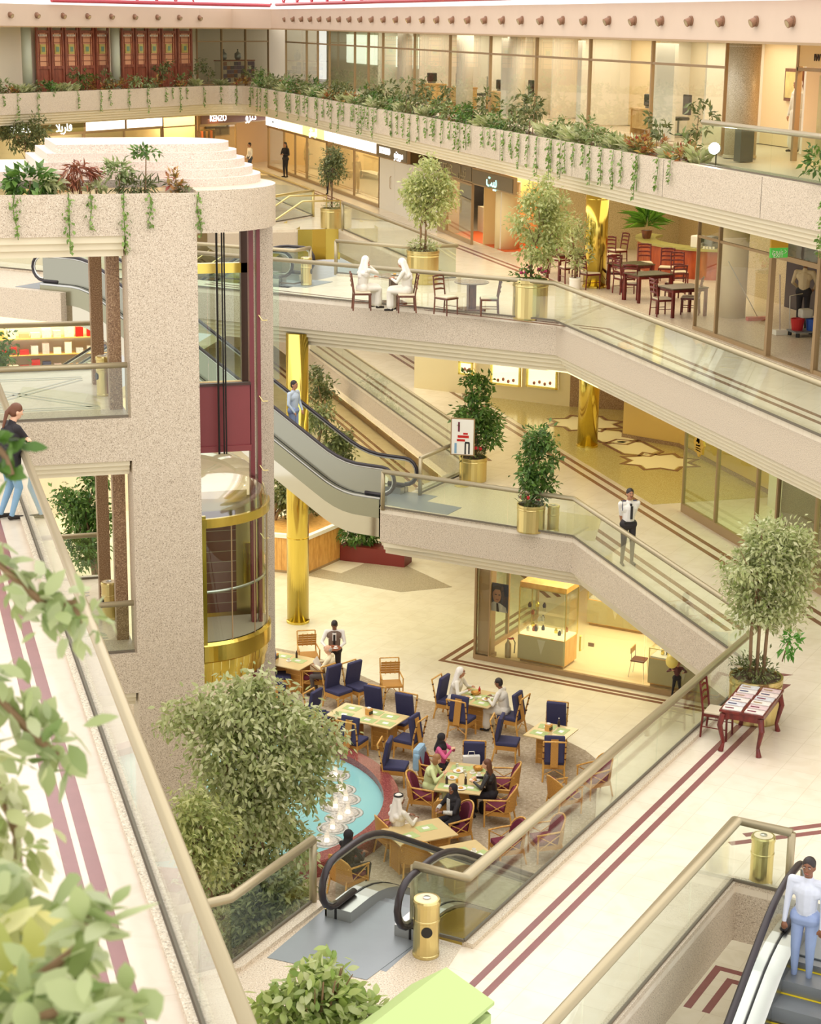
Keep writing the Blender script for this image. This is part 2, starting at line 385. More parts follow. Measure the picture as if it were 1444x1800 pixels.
# ---- second floor
poly2 = [(30, 99), (16.4, 99), (16.4, 69.2), (14.4, 67.2), (12.0, 67.2), (12.0, 65.0), (16.4, 65.0), (16.4, 51.0), (14.9, 51.0), (13.3, 52.6), (12.15, 51.4), cc(-27.6, 43.5), cc(-40, 43.5), cc(-40, 42.05),
         (16.5, 42.9), (16.5, 20), (30, 20)]
floor2 = MB().prism(poly2, L2 - .1, L2).struct('floor_second', FLOOR_CREAM)
MB().prism(poly2, L2 - .83, L2 - .1).struct('slab_second', GRANITE, parent=floor2)
main2 = [cc(-40, 42.05), (16.5, 42.9), (16.5, 20)]
soffit(main2, L2 - .83, n=4, parent=floor2)
ceil1 = MB().prism([(18, 31), (30, 31), (30, 99), (17, 99), (17, 50)], L2 - 1.3, L2 - .83).struct('ceiling_first', CREAM)
MB().band([cc(-40, 42.05), (16.5, 42.9), (16.5, 20)], -.0, .14, L2, L2 + .06).build('kerb', GRANITE_FLOOR, floor2)
MB().band([(16.4, 64.6), (16.4, 51.0), (14.9, 51.0), (13.3, 52.6)], 0, .14, L2, L2 + .06).build('kerb', GRANITE_FLOOR, floor2)
for o in (0, .3): inlay([(17.1 + o, 22), (17.1 + o, 41.6 + o * .4), cc(-30, 42.9 + o)], .12, L2, floor2, STRIPE_BROWN)
for o in (0, .28): inlay([(18.9 + o, 43), (18.9 + o, 92)], .12, L2, floor2, STRIPE)
MB().prism([(19.3, 20), (30, 20), (30, 57), (19.3, 57)], L2, L2 + .008).build('restaurant_paving', GRANITE_FLOOR, floor2)

# ---- left gallery on the second floor (where the woman stands)
floorL = MB().prism([(-9, 3), (2.1, 3), (2.1, 33.7), (-9, 33.7)], L2 - .1, L2).struct('floor_gallery', stone_floor('gallery_marble', srgb(220, 206, 188), srgb(214, 199, 180), 4.2, .22, 0, .004))
MB().bx(-9, 2.1, 3, 33.7, L2 - .9, L2 - .1).build('slab_gallery', GRANITE, floorL)
for x in (1.385, 1.575): MB().bx(x - .065, x + .065, 4, 33.6, L2 - .004, L2 + .004).build('inlay_stripe', STRIPE, floorL)
MB().bx(1.925, 2.1, 3, 33.7, L2, L2 + .05).build('kerb', GRANITE_FLOOR, floorL)
MB().bx(2.0, 2.012, 3, 33.7, L2 + .05, L2 + .052).build('groove', SEAM, floorL)

# ---- third floor: planter parapet along two sides, rounded where they meet
PX = 17.2
pA = Vector((PX, 84.6)); pB = Vector(cc(-49.5, 71.0)); pc = Vector((PX, PX + 49.5 / S2))
arc = []
for i in range(13):
    t = i / 12; arc.append(tuple((1 - t) ** 2 * pA + 2 * t * (1 - t) * (pA.lerp(pc, .8)) * .5 + 2 * t * (1 - t) * (pB.lerp(pc, .8)) * .5 + t * t * pB))
path3 = [(PX, 20)] + arc + [cc(-49.5, 40)]            # slab lies to the right of travel
ZP = 13.65
soff3 = path3[::-1]                                    # reversed: slab to the left
inner3 = offset(path3, -3.5)
poly3 = offset(path3, -.95) + [(-14, 99), (32, 99), (32, 20)]
floor3 = MB().prism([(x, y) for x, y in poly3], L3 - .3, L3 - .02).struct('floor_third', GRANITE_FLOOR)
MB().band(soff3, 0, .18, ZP - .82, ZP).struct('parapet_third', GRANITE, parent=floor3)
for i in range(4): MB().band(soff3, .1 + .09 * i, 2.8, ZP - .82 - .11 * (i + 1), ZP - .82 - .11 * i).struct('soffit_moulding', CREAM, parent=floor3)
ceil2 = MB().prism([(x, y) for x, y in offset(path3, -1.2)] + [(-14, 99), (32, 99), (32, 20)], ZP - 1.4, ZP - 1.26).struct('ceiling_second', CREAM)
soil = plain('dark_soil', srgb(92, 74, 54), .9, noise=.3, nscale=12)
MB().band([p for p in soff3 if True], .14, .96, ZP - .3, ZP - .08).struct('planter_soil', soil, parent=floor3)
MB().band(soff3, .88, .98, ZP - .5, ZP - .03).struct('planter_back', GRANITE, parent=floor3)
# joints of the granite facing
for Y in (30, 33.6, 38.4, 44, 49.6, 55.2, 60.8, 66.4, 72): MB().bx(PX - .004, PX + .01, Y - .008, Y + .008, ZP - .82, ZP).struct('joint', SEAM, parent=floor3)

# ---- fascia with spotlights above the third floor, two sides
FZ0, FZ1 = 16.24, 17.08
pathF = [(18.5, 24), (18.5, 82.5), (18.2, 84.6), cc(-48.9, 72.4), cc(-49.4, 70.5), cc(-49.4, 42)]
FASC = plain('rose_plaster', srgb(204, 182, 160), .55, noise=.04, nscale=2)
fascia = MB().band(pathF, -.5, 0, FZ0, FZ1).struct('fascia_roof', FASC)
MB().band(pathF, -.1, .03, FZ0 - .05, FZ0).struct('fascia_lip', BRONZE, parent=fascia)
ceil3 = MB().prism(offset(pathF, -.3) + [(-14, 99), (32, 99), (32, 24)], FZ0 + .02, FZ0 + .2).struct('ceiling_third', CREAM)
# roof: red steel trusses and glazing bars above the fascia
trim = MB()
MB().tube([(18.3, 24, 17.28), (18.3, 84, 17.28)], .07, 8).struct('trim_1', RED_STEEL)
MB().tube([(18.1, 84.5, 17.24), cc(-49.2, 60) + (17.24,)], .08, 8).struct('trim_2', RED_STEEL)
roofg = MB().band(pathF, -.15, .0, 17.34, 18.6).struct('clerestory_glazing', lit('sky_lit_glazing', (1, .93, .9, 1), 1.0))
for i in range(22):
    y = 26 + i * 2.7
    MB().tube([(18.35, y, 17.28), (18.35, y + 1.35, 18.4), (18.35, y + 2.7, 17.28)], .04, 6).struct('truss_brace', RED_STEEL, parent=roofg)
for i in range(8):
    c = -72 + 0
for i in range(9):
    c3 = 70 - i * 1.4
    MB().tube([cc(-49.3, c3) + (17.28,), cc(-49.3, c3 - .7) + (18.3,), cc(-49.3, c3 - 1.4) + (17.28,)], .04, 6).struct('truss_brace', RED_STEEL, parent=roofg)

# ---- walls behind
WARM_WALL = plain('warm_wall', srgb(236, 206, 150), .6, noise=.03, nscale=1.5)
PALE_WALL = plain('pale_wall', srgb(226, 214, 190), .6, noise=.03, nscale=1.5)
PEACH = plain('peach_wall', srgb(232, 194, 142), .6, noise=.04, nscale=1)
MB().bx(30, 30.3, 20, 99, 0, 17).struct('wall_right', PALE_WALL)
MB().prism([cc(-55.0, 40), cc(-55.0, 90), cc(-55.3, 90), cc(-55.3, 40)], 0, 17).struct('wall_far', PALE_WALL)
farfl = MB().prism([cc(-53.5, 40), cc(-53.5, 79), cc(-49.0, 74), cc(-47.0, 40)], L2 - .8, L2).struct('floor_far_gallery', FLOOR_CREAM)
# ================================================================== balustrades
def balustrade(label, path, z, h=1.0, pane=1.55, posts=(), rail_r=.055, glassm=GLASS, railm=CHAMPAGNE, base=.06, group='glass balustrades', close_ends=True):
    t = thing('glass_balustrade', label, 'railing', (path[0][0], path[0][1], z), 0, group)
    pts = [(p[0], p[1], z + h) for p in path]
    MB().tube(pts, rail_r, 10).build('handrail', railm, t, True, True)
    for i in range(len(path) - 1):
        a, b = Vector(path[i]), Vector(path[i + 1]); L = (b - a).length; n = max(1, round(L / pane))
        MB().seg(a, b, .035, z + base - .01, z + base + .03).build('base_channel', SEAM, t, True)
        u = (b - a) / L
        for k in range(n):
            p, q = a + u * (L * k / n + .008), a + u * (L * (k + 1) / n - .008)
            MB().seg(p, q, .012, z + base, z + h - .02).build('glass_pane', glassm, t, True)
    for i in posts:
        p = path[i]
        MB().lathe([(.055, 0), (.055, h)], (p[0], p[1], z), 12).build('post', railm, t, True, True)
    return t
balustrade('long glass balustrade with tan metal handrail along the gallery where the woman leans', [(2.03, 5), (2.03, 33.6)], L2, 1.0, 3.6, base=.052, rail_r=.062)
balustrade('short glass balustrade sloping beside the grey escalator plate and the leafy tree', [(2.9, 20.95), (3.95, 21.2), (5.38, 22.63)], L1, 1.0, 2.2, (2,), base=.075, rail_r=.065)
balustrade('diagonal glass balustrade from the brass ashtray up to the magazine table', [(6.5, 21.5), (7.05, 20.98), (15.68, 29.62)], L1, 1.0, 1.7, (0,), base=.075, rail_r=.065)
balustrade('glass balustrade of the first floor bridge in front of the security guard', [(15.75, 30.1), (15.75, 39.4), (12.06, 43.1)], L1, 1.0, 1.75, (2,), base=.075, rail_r=.06)
balustrade('glass balustrade round the stairwell of the descending escalator at the lower corner', [cc(-7.36, 12.5), (11.33, 21.72), (11.9, 21.14)], L1, 1.0, 1.9, (2,), base=.075, rail_r=.065)
balustrade('glass balustrade along the inner void of the first floor behind the escalator', [(13.4, 44.3), (15.6, 46.55), (15.6, 66)], L1, 1.0, 2.4, (0,), base=.055)
balustrade('glass balustrade of the upper bridge in front of the two men at a table', [cc(-38, 41.95 + .12), (16.42, 42.82 + .04), (16.42, 21)], L2, 1.0, 2.35, base=.06, rail_r=.06)
balustrade('glass balustrade behind the two men, beside the brass planter', [(13.25, 52.75), (14.85, 50.95), (16.4, 50.95), (16.4, 64.3)], L2, 1.0, 2.2, (0, 3), base=.06)
balustrade('short glass balustrade beside the brass ashtray and escalator on the upper bridge', [cc(-34, 43.6), (11.5, 50.6), (12.1, 51.2)], L2, 1.0, 2.0, (2,), base=.06)
balustrade('far glass balustrade at the head of the red tiled stairs', [(13.4, 65.9), (16.5, 69.3), (16.5, 88)], L2, 1.0, 2.6, (1,), base=.05, railm=BRASS_SATIN)
balustrade('bright glass balustrade beside the round column on the top storey', [(17.4, 36.9), (17.4, 24)], ZP, .9, 3.1, base=.0, rail_r=.06, glassm=GLASS_G)
balustrade('glass balustrade across the tower opening above the woman', [(1.8, 33.86), (4.5, 33.86)], L2, 1.0, 3, base=.02)
balustrade('glass balustrade on the back of the tower gallery', [(-1, 38.9), (4.6, 38.9)], L2, 1.0, 3, base=.02)
balustrade('lower glass balustrade across the tower opening beside the brass ashtray', [(1.8, 33.86), (4.5, 33.86)], L1, 1.0, 3, base=.02)
balustrade('lower glass balustrade behind the tower opening in front of the tree', [(1, 38.9), (4.6, 38.9)], L1, 1.0, 3, base=.02)

# ================================================================== escalators
def escalator(label, base, d, H, z0, lo=1.15, up=1.25, cladding=STEEL, width=1.16, group='escalators', deep=.85, mirror=0.0, panel=None):
    """base: plan point of the lower comb on the centre line; d: unit plan direction of ascent"""
    t = thing('escalator', label, 'escalator', (base[0], base[1], z0), 0, group)
    run = H / math.tan(R(30)); n = (-d[1], d[0])
    def zl(s):
        f = lambda x, w=.55: 0 if x < -w else (x if x > w else (x + w) ** 2 / (4 * w))
        return math.tan(R(30)) * (f(s - .3) - f(s - .3 - run))
    tot = run + .6
    def P(s, z, o): return (base[0] + d[0] * s + n[0] * o, base[1] + d[1] * s + n[1] * o, z0 + z)
    ss = [-lo + (tot + lo + up) * i / 40 for i in range(41)]
    for side in (-1, 1):
        o = side * (width / 2)
        rr = .36
        top = [P(s, zl(s) + .95, o) for s in ss]
        a = [P(-lo - rr * math.sin(q), .95 - rr + rr * math.cos(q), o) for q in [math.pi * k / 8 for k in range(8, 0, -1)]]
        b = [P(tot + up + rr * math.sin(q), H + .95 - rr + rr * math.cos(q), o) for q in [math.pi * k / 8 for k in range(1, 9)]]
        a = [P(-lo + .5, .95 - 2 * rr, o)] + a; b = b + [P(tot + up - .5, H + .95 - 2 * rr, o)]
        MB().tube(a + top + b, .052, 10, flat=.8).build('handrail', BLACK_RUBBER, t, True, True)
        def inset(pt, k): return (pt[0], pt[1], pt[2] - k)
        MB().tube([P(-lo - (rr - .055) * math.sin(q), .95 - rr + (rr - .055) * math.cos(q), o) for q in [math.pi * k / 8 for k in range(8, 0, -1)]] + [inset(p, .055) for p in top] + [P(tot + up + (rr - .055) * math.sin(q), H + .95 - rr + (rr - .055) * math.cos(q), o) for q in [math.pi * k / 8 for k in range(1, 9)]], .026, 6).build('handrail_track', STEEL, t, True, True)
        # glass balustrade in panes between track and decking
        cut = list(range(0, 41, 6))
        if cut[-1] != 40: cut.append(40)
        for i0, i1 in zip(cut[:-1], cut[1:]):
            m = MB()
            for i in range(i0, i1):
                A, B = ss[i], ss[i + 1]
                vs = []
                for q in (-.006, .006):
                    vs += [P(A, zl(A) + .18, o + q), P(B, zl(B) + .18, o + q), P(B, zl(B) + .9, o + q), P(A, zl(A) + .9, o + q)]
                m.add(vs, [(0, 1, 2, 3), (7, 6, 5, 4), (3, 2, 6, 7), (0, 4, 5, 1)])
            m.build('balustrade_panel' if panel and side > 0 else 'glass_pane', panel if panel and side > 0 else GLASS, t, True)
        # decking (inner and outer) with a dark slot under the glass
        for oo, w, mt, nm in ((o - side * .13, .22, STEEL, 'inner_decking'), (o + side * .08, .12, STEEL, 'outer_decking'), (o, .03, BLACK, 'decking_slot')):
            m = MB(); up_ = .19 if nm == 'decking_slot' else .18
            for i in range(40):
                A, B = ss[i], ss[i + 1]
                vs = [P(A, zl(A) - .05, oo - w / 2), P(A, zl(A) - .05, oo + w / 2), P(B, zl(B) - .05, oo + w / 2), P(B, zl(B) - .05, oo - w / 2),
                      P(A, zl(A) + up_, oo - w / 2), P(A, zl(A) + up_, oo + w / 2), P(B, zl(B) + up_, oo + w / 2), P(B, zl(B) + up_, oo - w / 2)]
                m.add(vs, [(4, 7, 6, 5), (0, 4, 5, 1), (2, 6, 7, 3), (0, 3, 7, 4), (1, 5, 6, 2), (0, 1, 2, 3)])
            m.build(nm, mt, t, True)
        # side cladding of the truss
        m = MB(); ow = o + side * .15
        for i in range(40):
            A, B = ss[i], ss[i + 1]
            vs = []
            for q in (0, side * .02):
                vs += [P(A, zl(A) - deep, ow + q), P(B, zl(B) - deep, ow + q), P(B, zl(B) + .13, ow + q), P(A, zl(A) + .13, ow + q)]
            m.add(vs, [(0, 1, 2, 3), (7, 6, 5, 4), (3, 2, 6, 7), (0, 4, 5, 1)])
        m.build('side_cladding', cladding, t, True)
        if mirror:
            m = MB(); ow = o + side * .14
            for i in range(40):
                A, B = ss[i], ss[i + 1]
                vs = []
                for q in (0, side * .02): vs += [P(A, zl(A) - deep - mirror, ow + q), P(B, zl(B) - deep - mirror, ow + q), P(B, zl(B) - deep, ow + q), P(A, zl(A) - deep, ow + q)]
                m.add(vs, [(0, 1, 2, 3), (7, 6, 5, 4), (3, 2, 6, 7), (0, 4, 5, 1)])
            m.build('mirror_cladding', MIRROR, t, True)
    m = MB()
    for i in range(40):
        A, B = ss[i], ss[i + 1]; w = width / 2 + .15
        dz_ = deep + mirror; m.add([P(A, zl(A) - dz_, -w), P(A, zl(A) - dz_, w), P(B, zl(B) - dz_, w), P(B, zl(B) - dz_, -w)], [(0, 1, 2, 3)])
    m.build('underside', cladding, t, True)
    # steps
    pitch = .4; k = 0; s = .05; dl = math.atan2(d[1], d[0])
    while s < tot - .1:
        zt = zl(s + pitch / 2)
        st = MB(); c = P(s + pitch / 2, zt - .1, 0); st.box((c[0], c[1], c[2]), (pitch + .01, width - .36, .2), dl)
        so = st.build('step', STEEL_DARK, t, True)
        if k % 1 == 0:
            c = P(s + pitch - .02 - pitch * 0, zt + .003, 0)
            MB().box((c[0], c[1], c[2]), (.035, width - .38, .006), dl).build('step_edge', MATS['yellow_line'], so, True)
            for q in (-1, 1):
                c = P(s + pitch / 2, zt + .003, q * (width / 2 - .215)); MB().box((c[0], c[1], c[2]), (pitch, .035, .006), dl).build('step_edge', MATS['yellow_line'], so, True)
        s += pitch; k += 1
    # landing plates
    for s0, s1, z in ((-lo - .9, .05, 0), (tot - .05, tot + up + .9, H)):
        c = P((s0 + s1) / 2, z + .002, 0)
        MB().box(c, (s1 - s0, width - .02 + .3, .02), dl).build('landing_plate', MATS['landing_steel'], t, True)
    return t
plain('yellow_line', srgb(236, 208, 40), .5)
plain('landing_steel', srgb(142, 148, 152), .4, .35, noise=.06, nscale=3)
d2 = (S2, S2); d3 = (-S2, S2)
MIRROR = plain('mirror_cladding', srgb(196, 190, 170), .06, 1.0)
GREENISH = plain('bronze_cladding', srgb(150, 148, 124), .25, .8)
H = L1
run = H / math.tan(R(30)) + .6
# 1: landing by the brass ashtray, going down to the cafe floor
escalator('escalator descending to the cafe from the grey plate beside the brass ashtray', cc(-11.13, 20.35 + run), (-S2, -S2), H, 0, up=.75, lo=.9, cladding=BRASS)
# 2: in the corner stairwell, going down with a blurred rider
escalator('escalator in the corner stairwell with a man in blue riding down', cc(-5.6, 21.9 - run), (S2, S2), H, 0, up=.6, lo=.9)
# 3: first floor bridge up to the second floor
escalator('escalator rising from the first floor bridge behind the glass lift', cc(-23.2, 40.2), d3, L2 - L1, L1, lo=.9, cladding=GREENISH, width=1.2, deep=.36, mirror=.5, panel=plain('steel_panel', srgb(150, 150, 136), .2, .9))
# 4: second floor bridge down to the first floor
escalator('escalator at the upper bridge beside the two men at a table', cc(-28.8 - run, 44.55), (S2, -S2), L2 - L1, L1, up=.7)
# grey floor plates
def plate(px, z, label):
    m = MB().prism([tuple(at(x, y, z + .018))[:2] for x, y in px], z, z + .018)
    tag(m.build('landing_mat', MATS['landing_steel']), label, 'floor plate')
plate([(470, 1683), (575, 1594), (742, 1650), (645, 1722)], L1, 'large grey steel floor plate in front of the nearest escalator')
plate([(700, 893), (745, 880), (812, 892), (780, 908)], L1, 'grey steel floor plate at the foot of the first floor escalator')

# ================================================================== lift tower
TY = 33.78
tower = MB().bx(4.54, 5.84, TY, TY + .75, 0, 12.7).struct('pillar_tower', GRANITE)
for zt, nm in ((L2, 'second'), (L1, 'first')):
    s = MB().bx(-6, 4.54, TY, 39.2, zt - .82, zt).struct('tower_slab_' + nm, GRANITE)
    MB().bx(-6, 4.5, TY + .9, 39.0, zt, zt + .006).struct('tower_paving', FLOOR_CREAM, parent=s)
    for i in range(3): MB().bx(-6, 4.5, TY + .06 + .07 * i, 39.1, zt - .82 - .1 * (i + 1), zt - .82 - .1 * i).struct('soffit_moulding', CREAM, parent=s)
    for a, b in (((1.4, 35), (4.0, 37.8)), ((1.4, 37.8), (4.0, 35)), ((1.2, 34.9), (4.1, 34.9)), ((1.2, 38), (4.1, 38))):
        for o in (-.09, .09): MB().seg(a, b, .07, zt + .006, zt + .012, o=o).struct('inlay_line', plain('grey_marble', srgb(196, 192, 180), .25) if 'grey_marble' not in MATS else MATS['grey_marble'], parent=s)
    for x, y in ((4.38, 34.75), (4.36, 37.3)):
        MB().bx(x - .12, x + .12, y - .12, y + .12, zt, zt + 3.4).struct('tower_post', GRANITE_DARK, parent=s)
# planter and stepped roof
roof = MB().bx(-6, 5.85, TY, TY + .14, 12.7, 13.45).struct('tower_planter', GRANITE)
for i in range(3): MB().bx(-6, 4.5, TY + .05 + .07 * i, 39, 12.7 - .13 * (i + 1), 12.7 - .13 * i).struct('soffit_moulding', CREAM, parent=roof)
MB().bx(-6, 5.83, TY + .14, 34.6, 12.75, 13.33).struct('planter_soil', soil, parent=roof)
CX, CY, CR = 5.85, 35.6, 1.83
def dshape(x0, y0, r, y1):
    pts = [(x0, y0 + 0), (CX, CY - r)] + [(CX + r * math.cos(q), CY + r * math.sin(q)) for q in [R(-90 + 7.5 * k) for k in range(1, 25)]]
    return [(x0, y1)] + [(x0, CY - r)] + pts[1:] + [(x0, CY + r)]
def tier(x0, r, z0, z1, fy=None):
    cy = CY if fy is None else 36.25; ry = r if fy is None else cy - fy
    pts = [(CX + r * math.cos(q), cy + ry * math.sin(q)) for q in [R(-90 + 7.5 * k) for k in range(25)]]
    return MB().prism([(x0, cy - ry)] + pts + [(x0, cy + ry)], z0, z1)
tier(5.84, 1.83, 12.72, 13.5).struct('roof_disc', GRANITE, parent=roof)
PALE_STONE = speckle('pale_roof_granite', srgb(222, 204, 190), srgb(182, 160, 142), srgb(238, 226, 214), 50)
for i in range(1, 6):
    tier(-6 if i < 3 else (3.1 + .18 * (i - 3)), 1.83 - .155 * i, 13.5 + .15 * (i - 1), 13.5 + .15 * i, 34.42 + .15 * i).struct('roof_step', PALE_STONE, parent=roof)
# rounded end column
a0, a1 = R(3), R(24)
arcp = [(CX + 1.83 * math.cos(a0 + (a1 - a0) * k / 10), CY + 1.83 * math.sin(a0 + (a1 - a0) * k / 10)) for k in range(11)]
arcq = [(CX + 1.57 * math.cos(a0 + (a1 - a0) * k / 10), CY + 1.57 * math.sin(a0 + (a1 - a0) * k / 10)) for k in range(11)]
MB().prism(arcp + arcq[::-1], 0, 12.72).struct('pillar_lift', GRANITE)
# shaft: guide rails, back frame, machine panel, cables
DKRED = plain('oxblood_paint', srgb(118, 48, 52), .4)
DKBROWN = plain('dark_brown_frame', srgb(66, 40, 28), .4)
BURG = plain('burgundy_panel', srgb(132, 58, 60), .45, noise=.06, nscale=4)
fr = thing('lift_shaft_frame', 'oxblood steel guide rails and frame of the glass lift shaft', 'lift shaft', (7.0, 34.6, 0))
xg = atY(441, 500, 34.9).x
for w, dx in ((.09, 0), (.07, .14)): MB().bx(xg + dx - w / 2, xg + dx + w / 2, 34.85, 35.0, .3, 12.72).build('guide_rail', DKRED, fr, True)
for z in (10.9, 9.3, 7.9, 6.5): MB().tube([(xg + .14, 34.85, z + .1), (xg + .2, 34.8, z), (xg + .3, 34.8, z)], .012, 5).build('bracket', BRASS_SATIN, fr, True)
xb0, xb1 = atY(352, 500, 37.0).x, atY(440, 500, 37.0).x
MB().bx(xb1 - .2, xb1 + .02, 36.95, 37.1, 8.6, 12.7).build('frame_post', DKBROWN, fr, True)
MB().bx(xb0 - .6, xb1, 36.95, 37.1, 11.55, 11.75).build('frame_beam', BRASS, fr, True)
MB().bx(xb0 - .6, xb1, 36.95, 37.1, 9.1, 9.3).build('frame_beam', PEACH, fr, True)
for k in range(3): MB().bx(xb0 - .6 + k * .75, xb0 + .14 + k * .75, 37.0, 37.012, 9.3, 11.55).build('glass_pane', GLASS_G, fr, True)
pa = atY(353, 676, 34.9); pb = atY(441, 785, 34.9)
mp = thing('lift_machine_panel', 'burgundy steel panel hung in the lift shaft above the cab', 'panel', (5.9, 34.9, pb.z))
MB().bx(4.9, pb.x, 34.85, 34.92, pb.z, pa.z).build('panel_sheet', BURG, mp, True)
MB().bx(4.9, pb.x, 34.8, 34.95, pb.z - .06, pb.z + .06).build('bottom_flange', BURG, mp, True)
MB().bx(4.9, pb.x, 34.82, 34.93, pa.z - .03, pa.z + .02).build('top_flange', DKBROWN, mp, True)
for px_ in (383, 392, 396):
    x = atY(px_, 600, 34.7).x
    tag(MB().tube([(x, 34.7, 8.3), (x, 34.7, 12.75)], .016 if px_ > 383 else .022, 6).build('lift_cable', BLACK), {383: 'thick dark hoist cable above the lift cab', 392: 'thin steel hoist cable above the lift cab, the middle one', 396: 'thin hoist cable above the lift cab next to the guide rail'}[px_], 'cable')
# cab
cab = thing('glass_lift_cab', 'round glass lift cab with polished brass bands and clear dome', 'lift', (CX, 35.5, 3.98))
ccx, ccy, cr = CX, 35.42, 1.6
A0, A1 = R(-90), R(-1)
def arcwall(name, r, z0, z1, m, th=.03, n=28, parent=cab, r2=None):
    r2 = r if r2 is None else r2
    return MB().lathe([(r, z0), (r2, z1), (r2 - th, z1), (r - th, z0), (r, z0)], (ccx, ccy, 0), n, 0, A0, A1).build(name, m, parent, True, False)
for k in range(4):
    q0, q1 = A0 + (A1 - A0) * k / 4 + .008, A0 + (A1 - A0) * (k + 1) / 4 - .008
    MB().lathe([(cr, 4.72), (cr, 7.08)], (ccx, ccy, 0), 10, 0, q0, q1).build('glass_pane', GLASS_G, cab, True, True)
    MB().tube([(ccx + cr * math.cos(q1), ccy + cr * math.sin(q1), 4.72), (ccx + cr * math.cos(q1), ccy + cr * math.sin(q1), 7.08)], .014, 5).build('glazing_bead', BRONZE, cab, True)
arcwall('brass_band', cr + .04, 7.06, 7.24, BRASS, .08)
MB().tube([(ccx + (cr - .05) * math.cos(A0 + (A1 - A0) * k / 24), ccy + (cr - .05) * math.sin(A0 + (A1 - A0) * k / 24), 5.75) for k in range(25)], .03, 6).build('grab_rail', STEEL, cab, True, True)
MB().lathe([(cr, 4.3), (cr + .05, 4.34), (cr + .05, 4.66), (cr, 4.72), (0, 4.72)], (ccx, ccy, 0), 28, 0, A0, A1).build('brass_skirt', BRASS, cab, True, False)
for i, (ra, rb, z0, z1) in enumerate(((cr - .02, cr + .0, 4.1, 4.32), (cr - .07, cr - .05, 3.86, 4.1))):
    for k in range(14):
        q0, q1 = A0 + (A1 - A0) * k / 14 + .004, A0 + (A1 - A0) * (k + 1) / 14 - .004
        MB().lathe([(ra, z0), (rb, z1)], (ccx, ccy, 0), 3, 0, q0, q1).build('brass_facet', BRASS, cab, True)
MB().lathe([(0, 3.87), (cr - .07, 3.87)], (ccx, ccy, 0), 24, 0, A0, A1).build('underside', BRASS, cab, True)
MB().lathe([(0, 4.725), (cr - .03, 4.73)], (ccx, ccy, 0), 24, 0, A0, A1).build('cab_floor', plain('cab_carpet', srgb(176, 160, 140), .9), cab, True)
MB().bx(ccx, ccx + cr, ccy + .22, ccy + .28, 4.3, 7.2).build('back_wall', BRASS_SATIN, cab, True)
MB().bx(ccx + .05, ccx + 1.0, ccy + .17, ccy + .21, 4.75, 6.9).build('door', plain('tiled_door', srgb(108, 62, 46), .3), cab, True)
for k in range(9): MB().bx(ccx + .05, ccx + 1.0, ccy + .164, ccy + .17, 4.95 + k * .22, 4.96 + k * .22).build('door_rib', CHAMPAGNE, cab, True)
MB().bx(ccx + 1.15, ccx + 1.3, ccy + .15, ccy + .2, 5.3, 6.2).build('control_panel', BRASS, cab, True)
MB().bx(ccx - .01, ccx + .07, ccy - cr - .03, ccy - cr + .05, 4.3, 7.3).build('brass_stile', BRASS, cab, True)
DOME = glass('dome_glass', (.8, .8, .75, 1), .08, 6.0)
MB().lathe([(cr * math.cos(q), 7.24 + 1.1 * math.sin(q)) for q in [R(90 * k / 10) for k in range(10)]] + [(.001, 8.34)], (ccx, ccy, 0), 28, 0, A0, A1).build('dome', DOME, cab, True, True)
MB().bx(ccx + .05, ccx + 1.1, ccy - .5, ccy + .1, 7.26, 7.5).build('ceiling_box', BRASS_SATIN, cab, True)

# ================================================================== columns
def column(name, label, x, y, z0, z1, r, m):
    c = thing(name, label, 'column', (x, y, z0))
    MB().lathe([(r, 0), (r, z1 - z0)], (x, y, z0), 32).build('shaft', m, c, True, True)
    MB().lathe([(r + .02, 0), (r + .02, .06), (r, .07)], (x, y, z0), 32).build('base_ring', m, c, True)
    MB().lathe([(r + .006, 2.5), (r + .006, 2.52)], (x, y, z0), 32).build('joint_ring', m, c, True)
    return c
column('brass_column', 'tall polished brass column standing on the cafe floor near the waiter', 11.12, 48.6, 0, 8.3, .31, BRASS)
column('brass_column', 'polished brass column on the first floor beside the star inlay', 19.82, 48.72, L1, 8.4, .3, BRASS)
column('brass_column', 'fluted brass column among the dark red restaurant chairs', 19.86, 48.75, L2, 12.5, .33, BRASS)
column('round_column', 'round grey granite column at the end of the top storey windows', 19.6, 39.5, L3, 16.3, .37, speckle('column_granite', srgb(182, 168, 136), srgb(140, 124, 96), srgb(206, 194, 166), 50, .35))
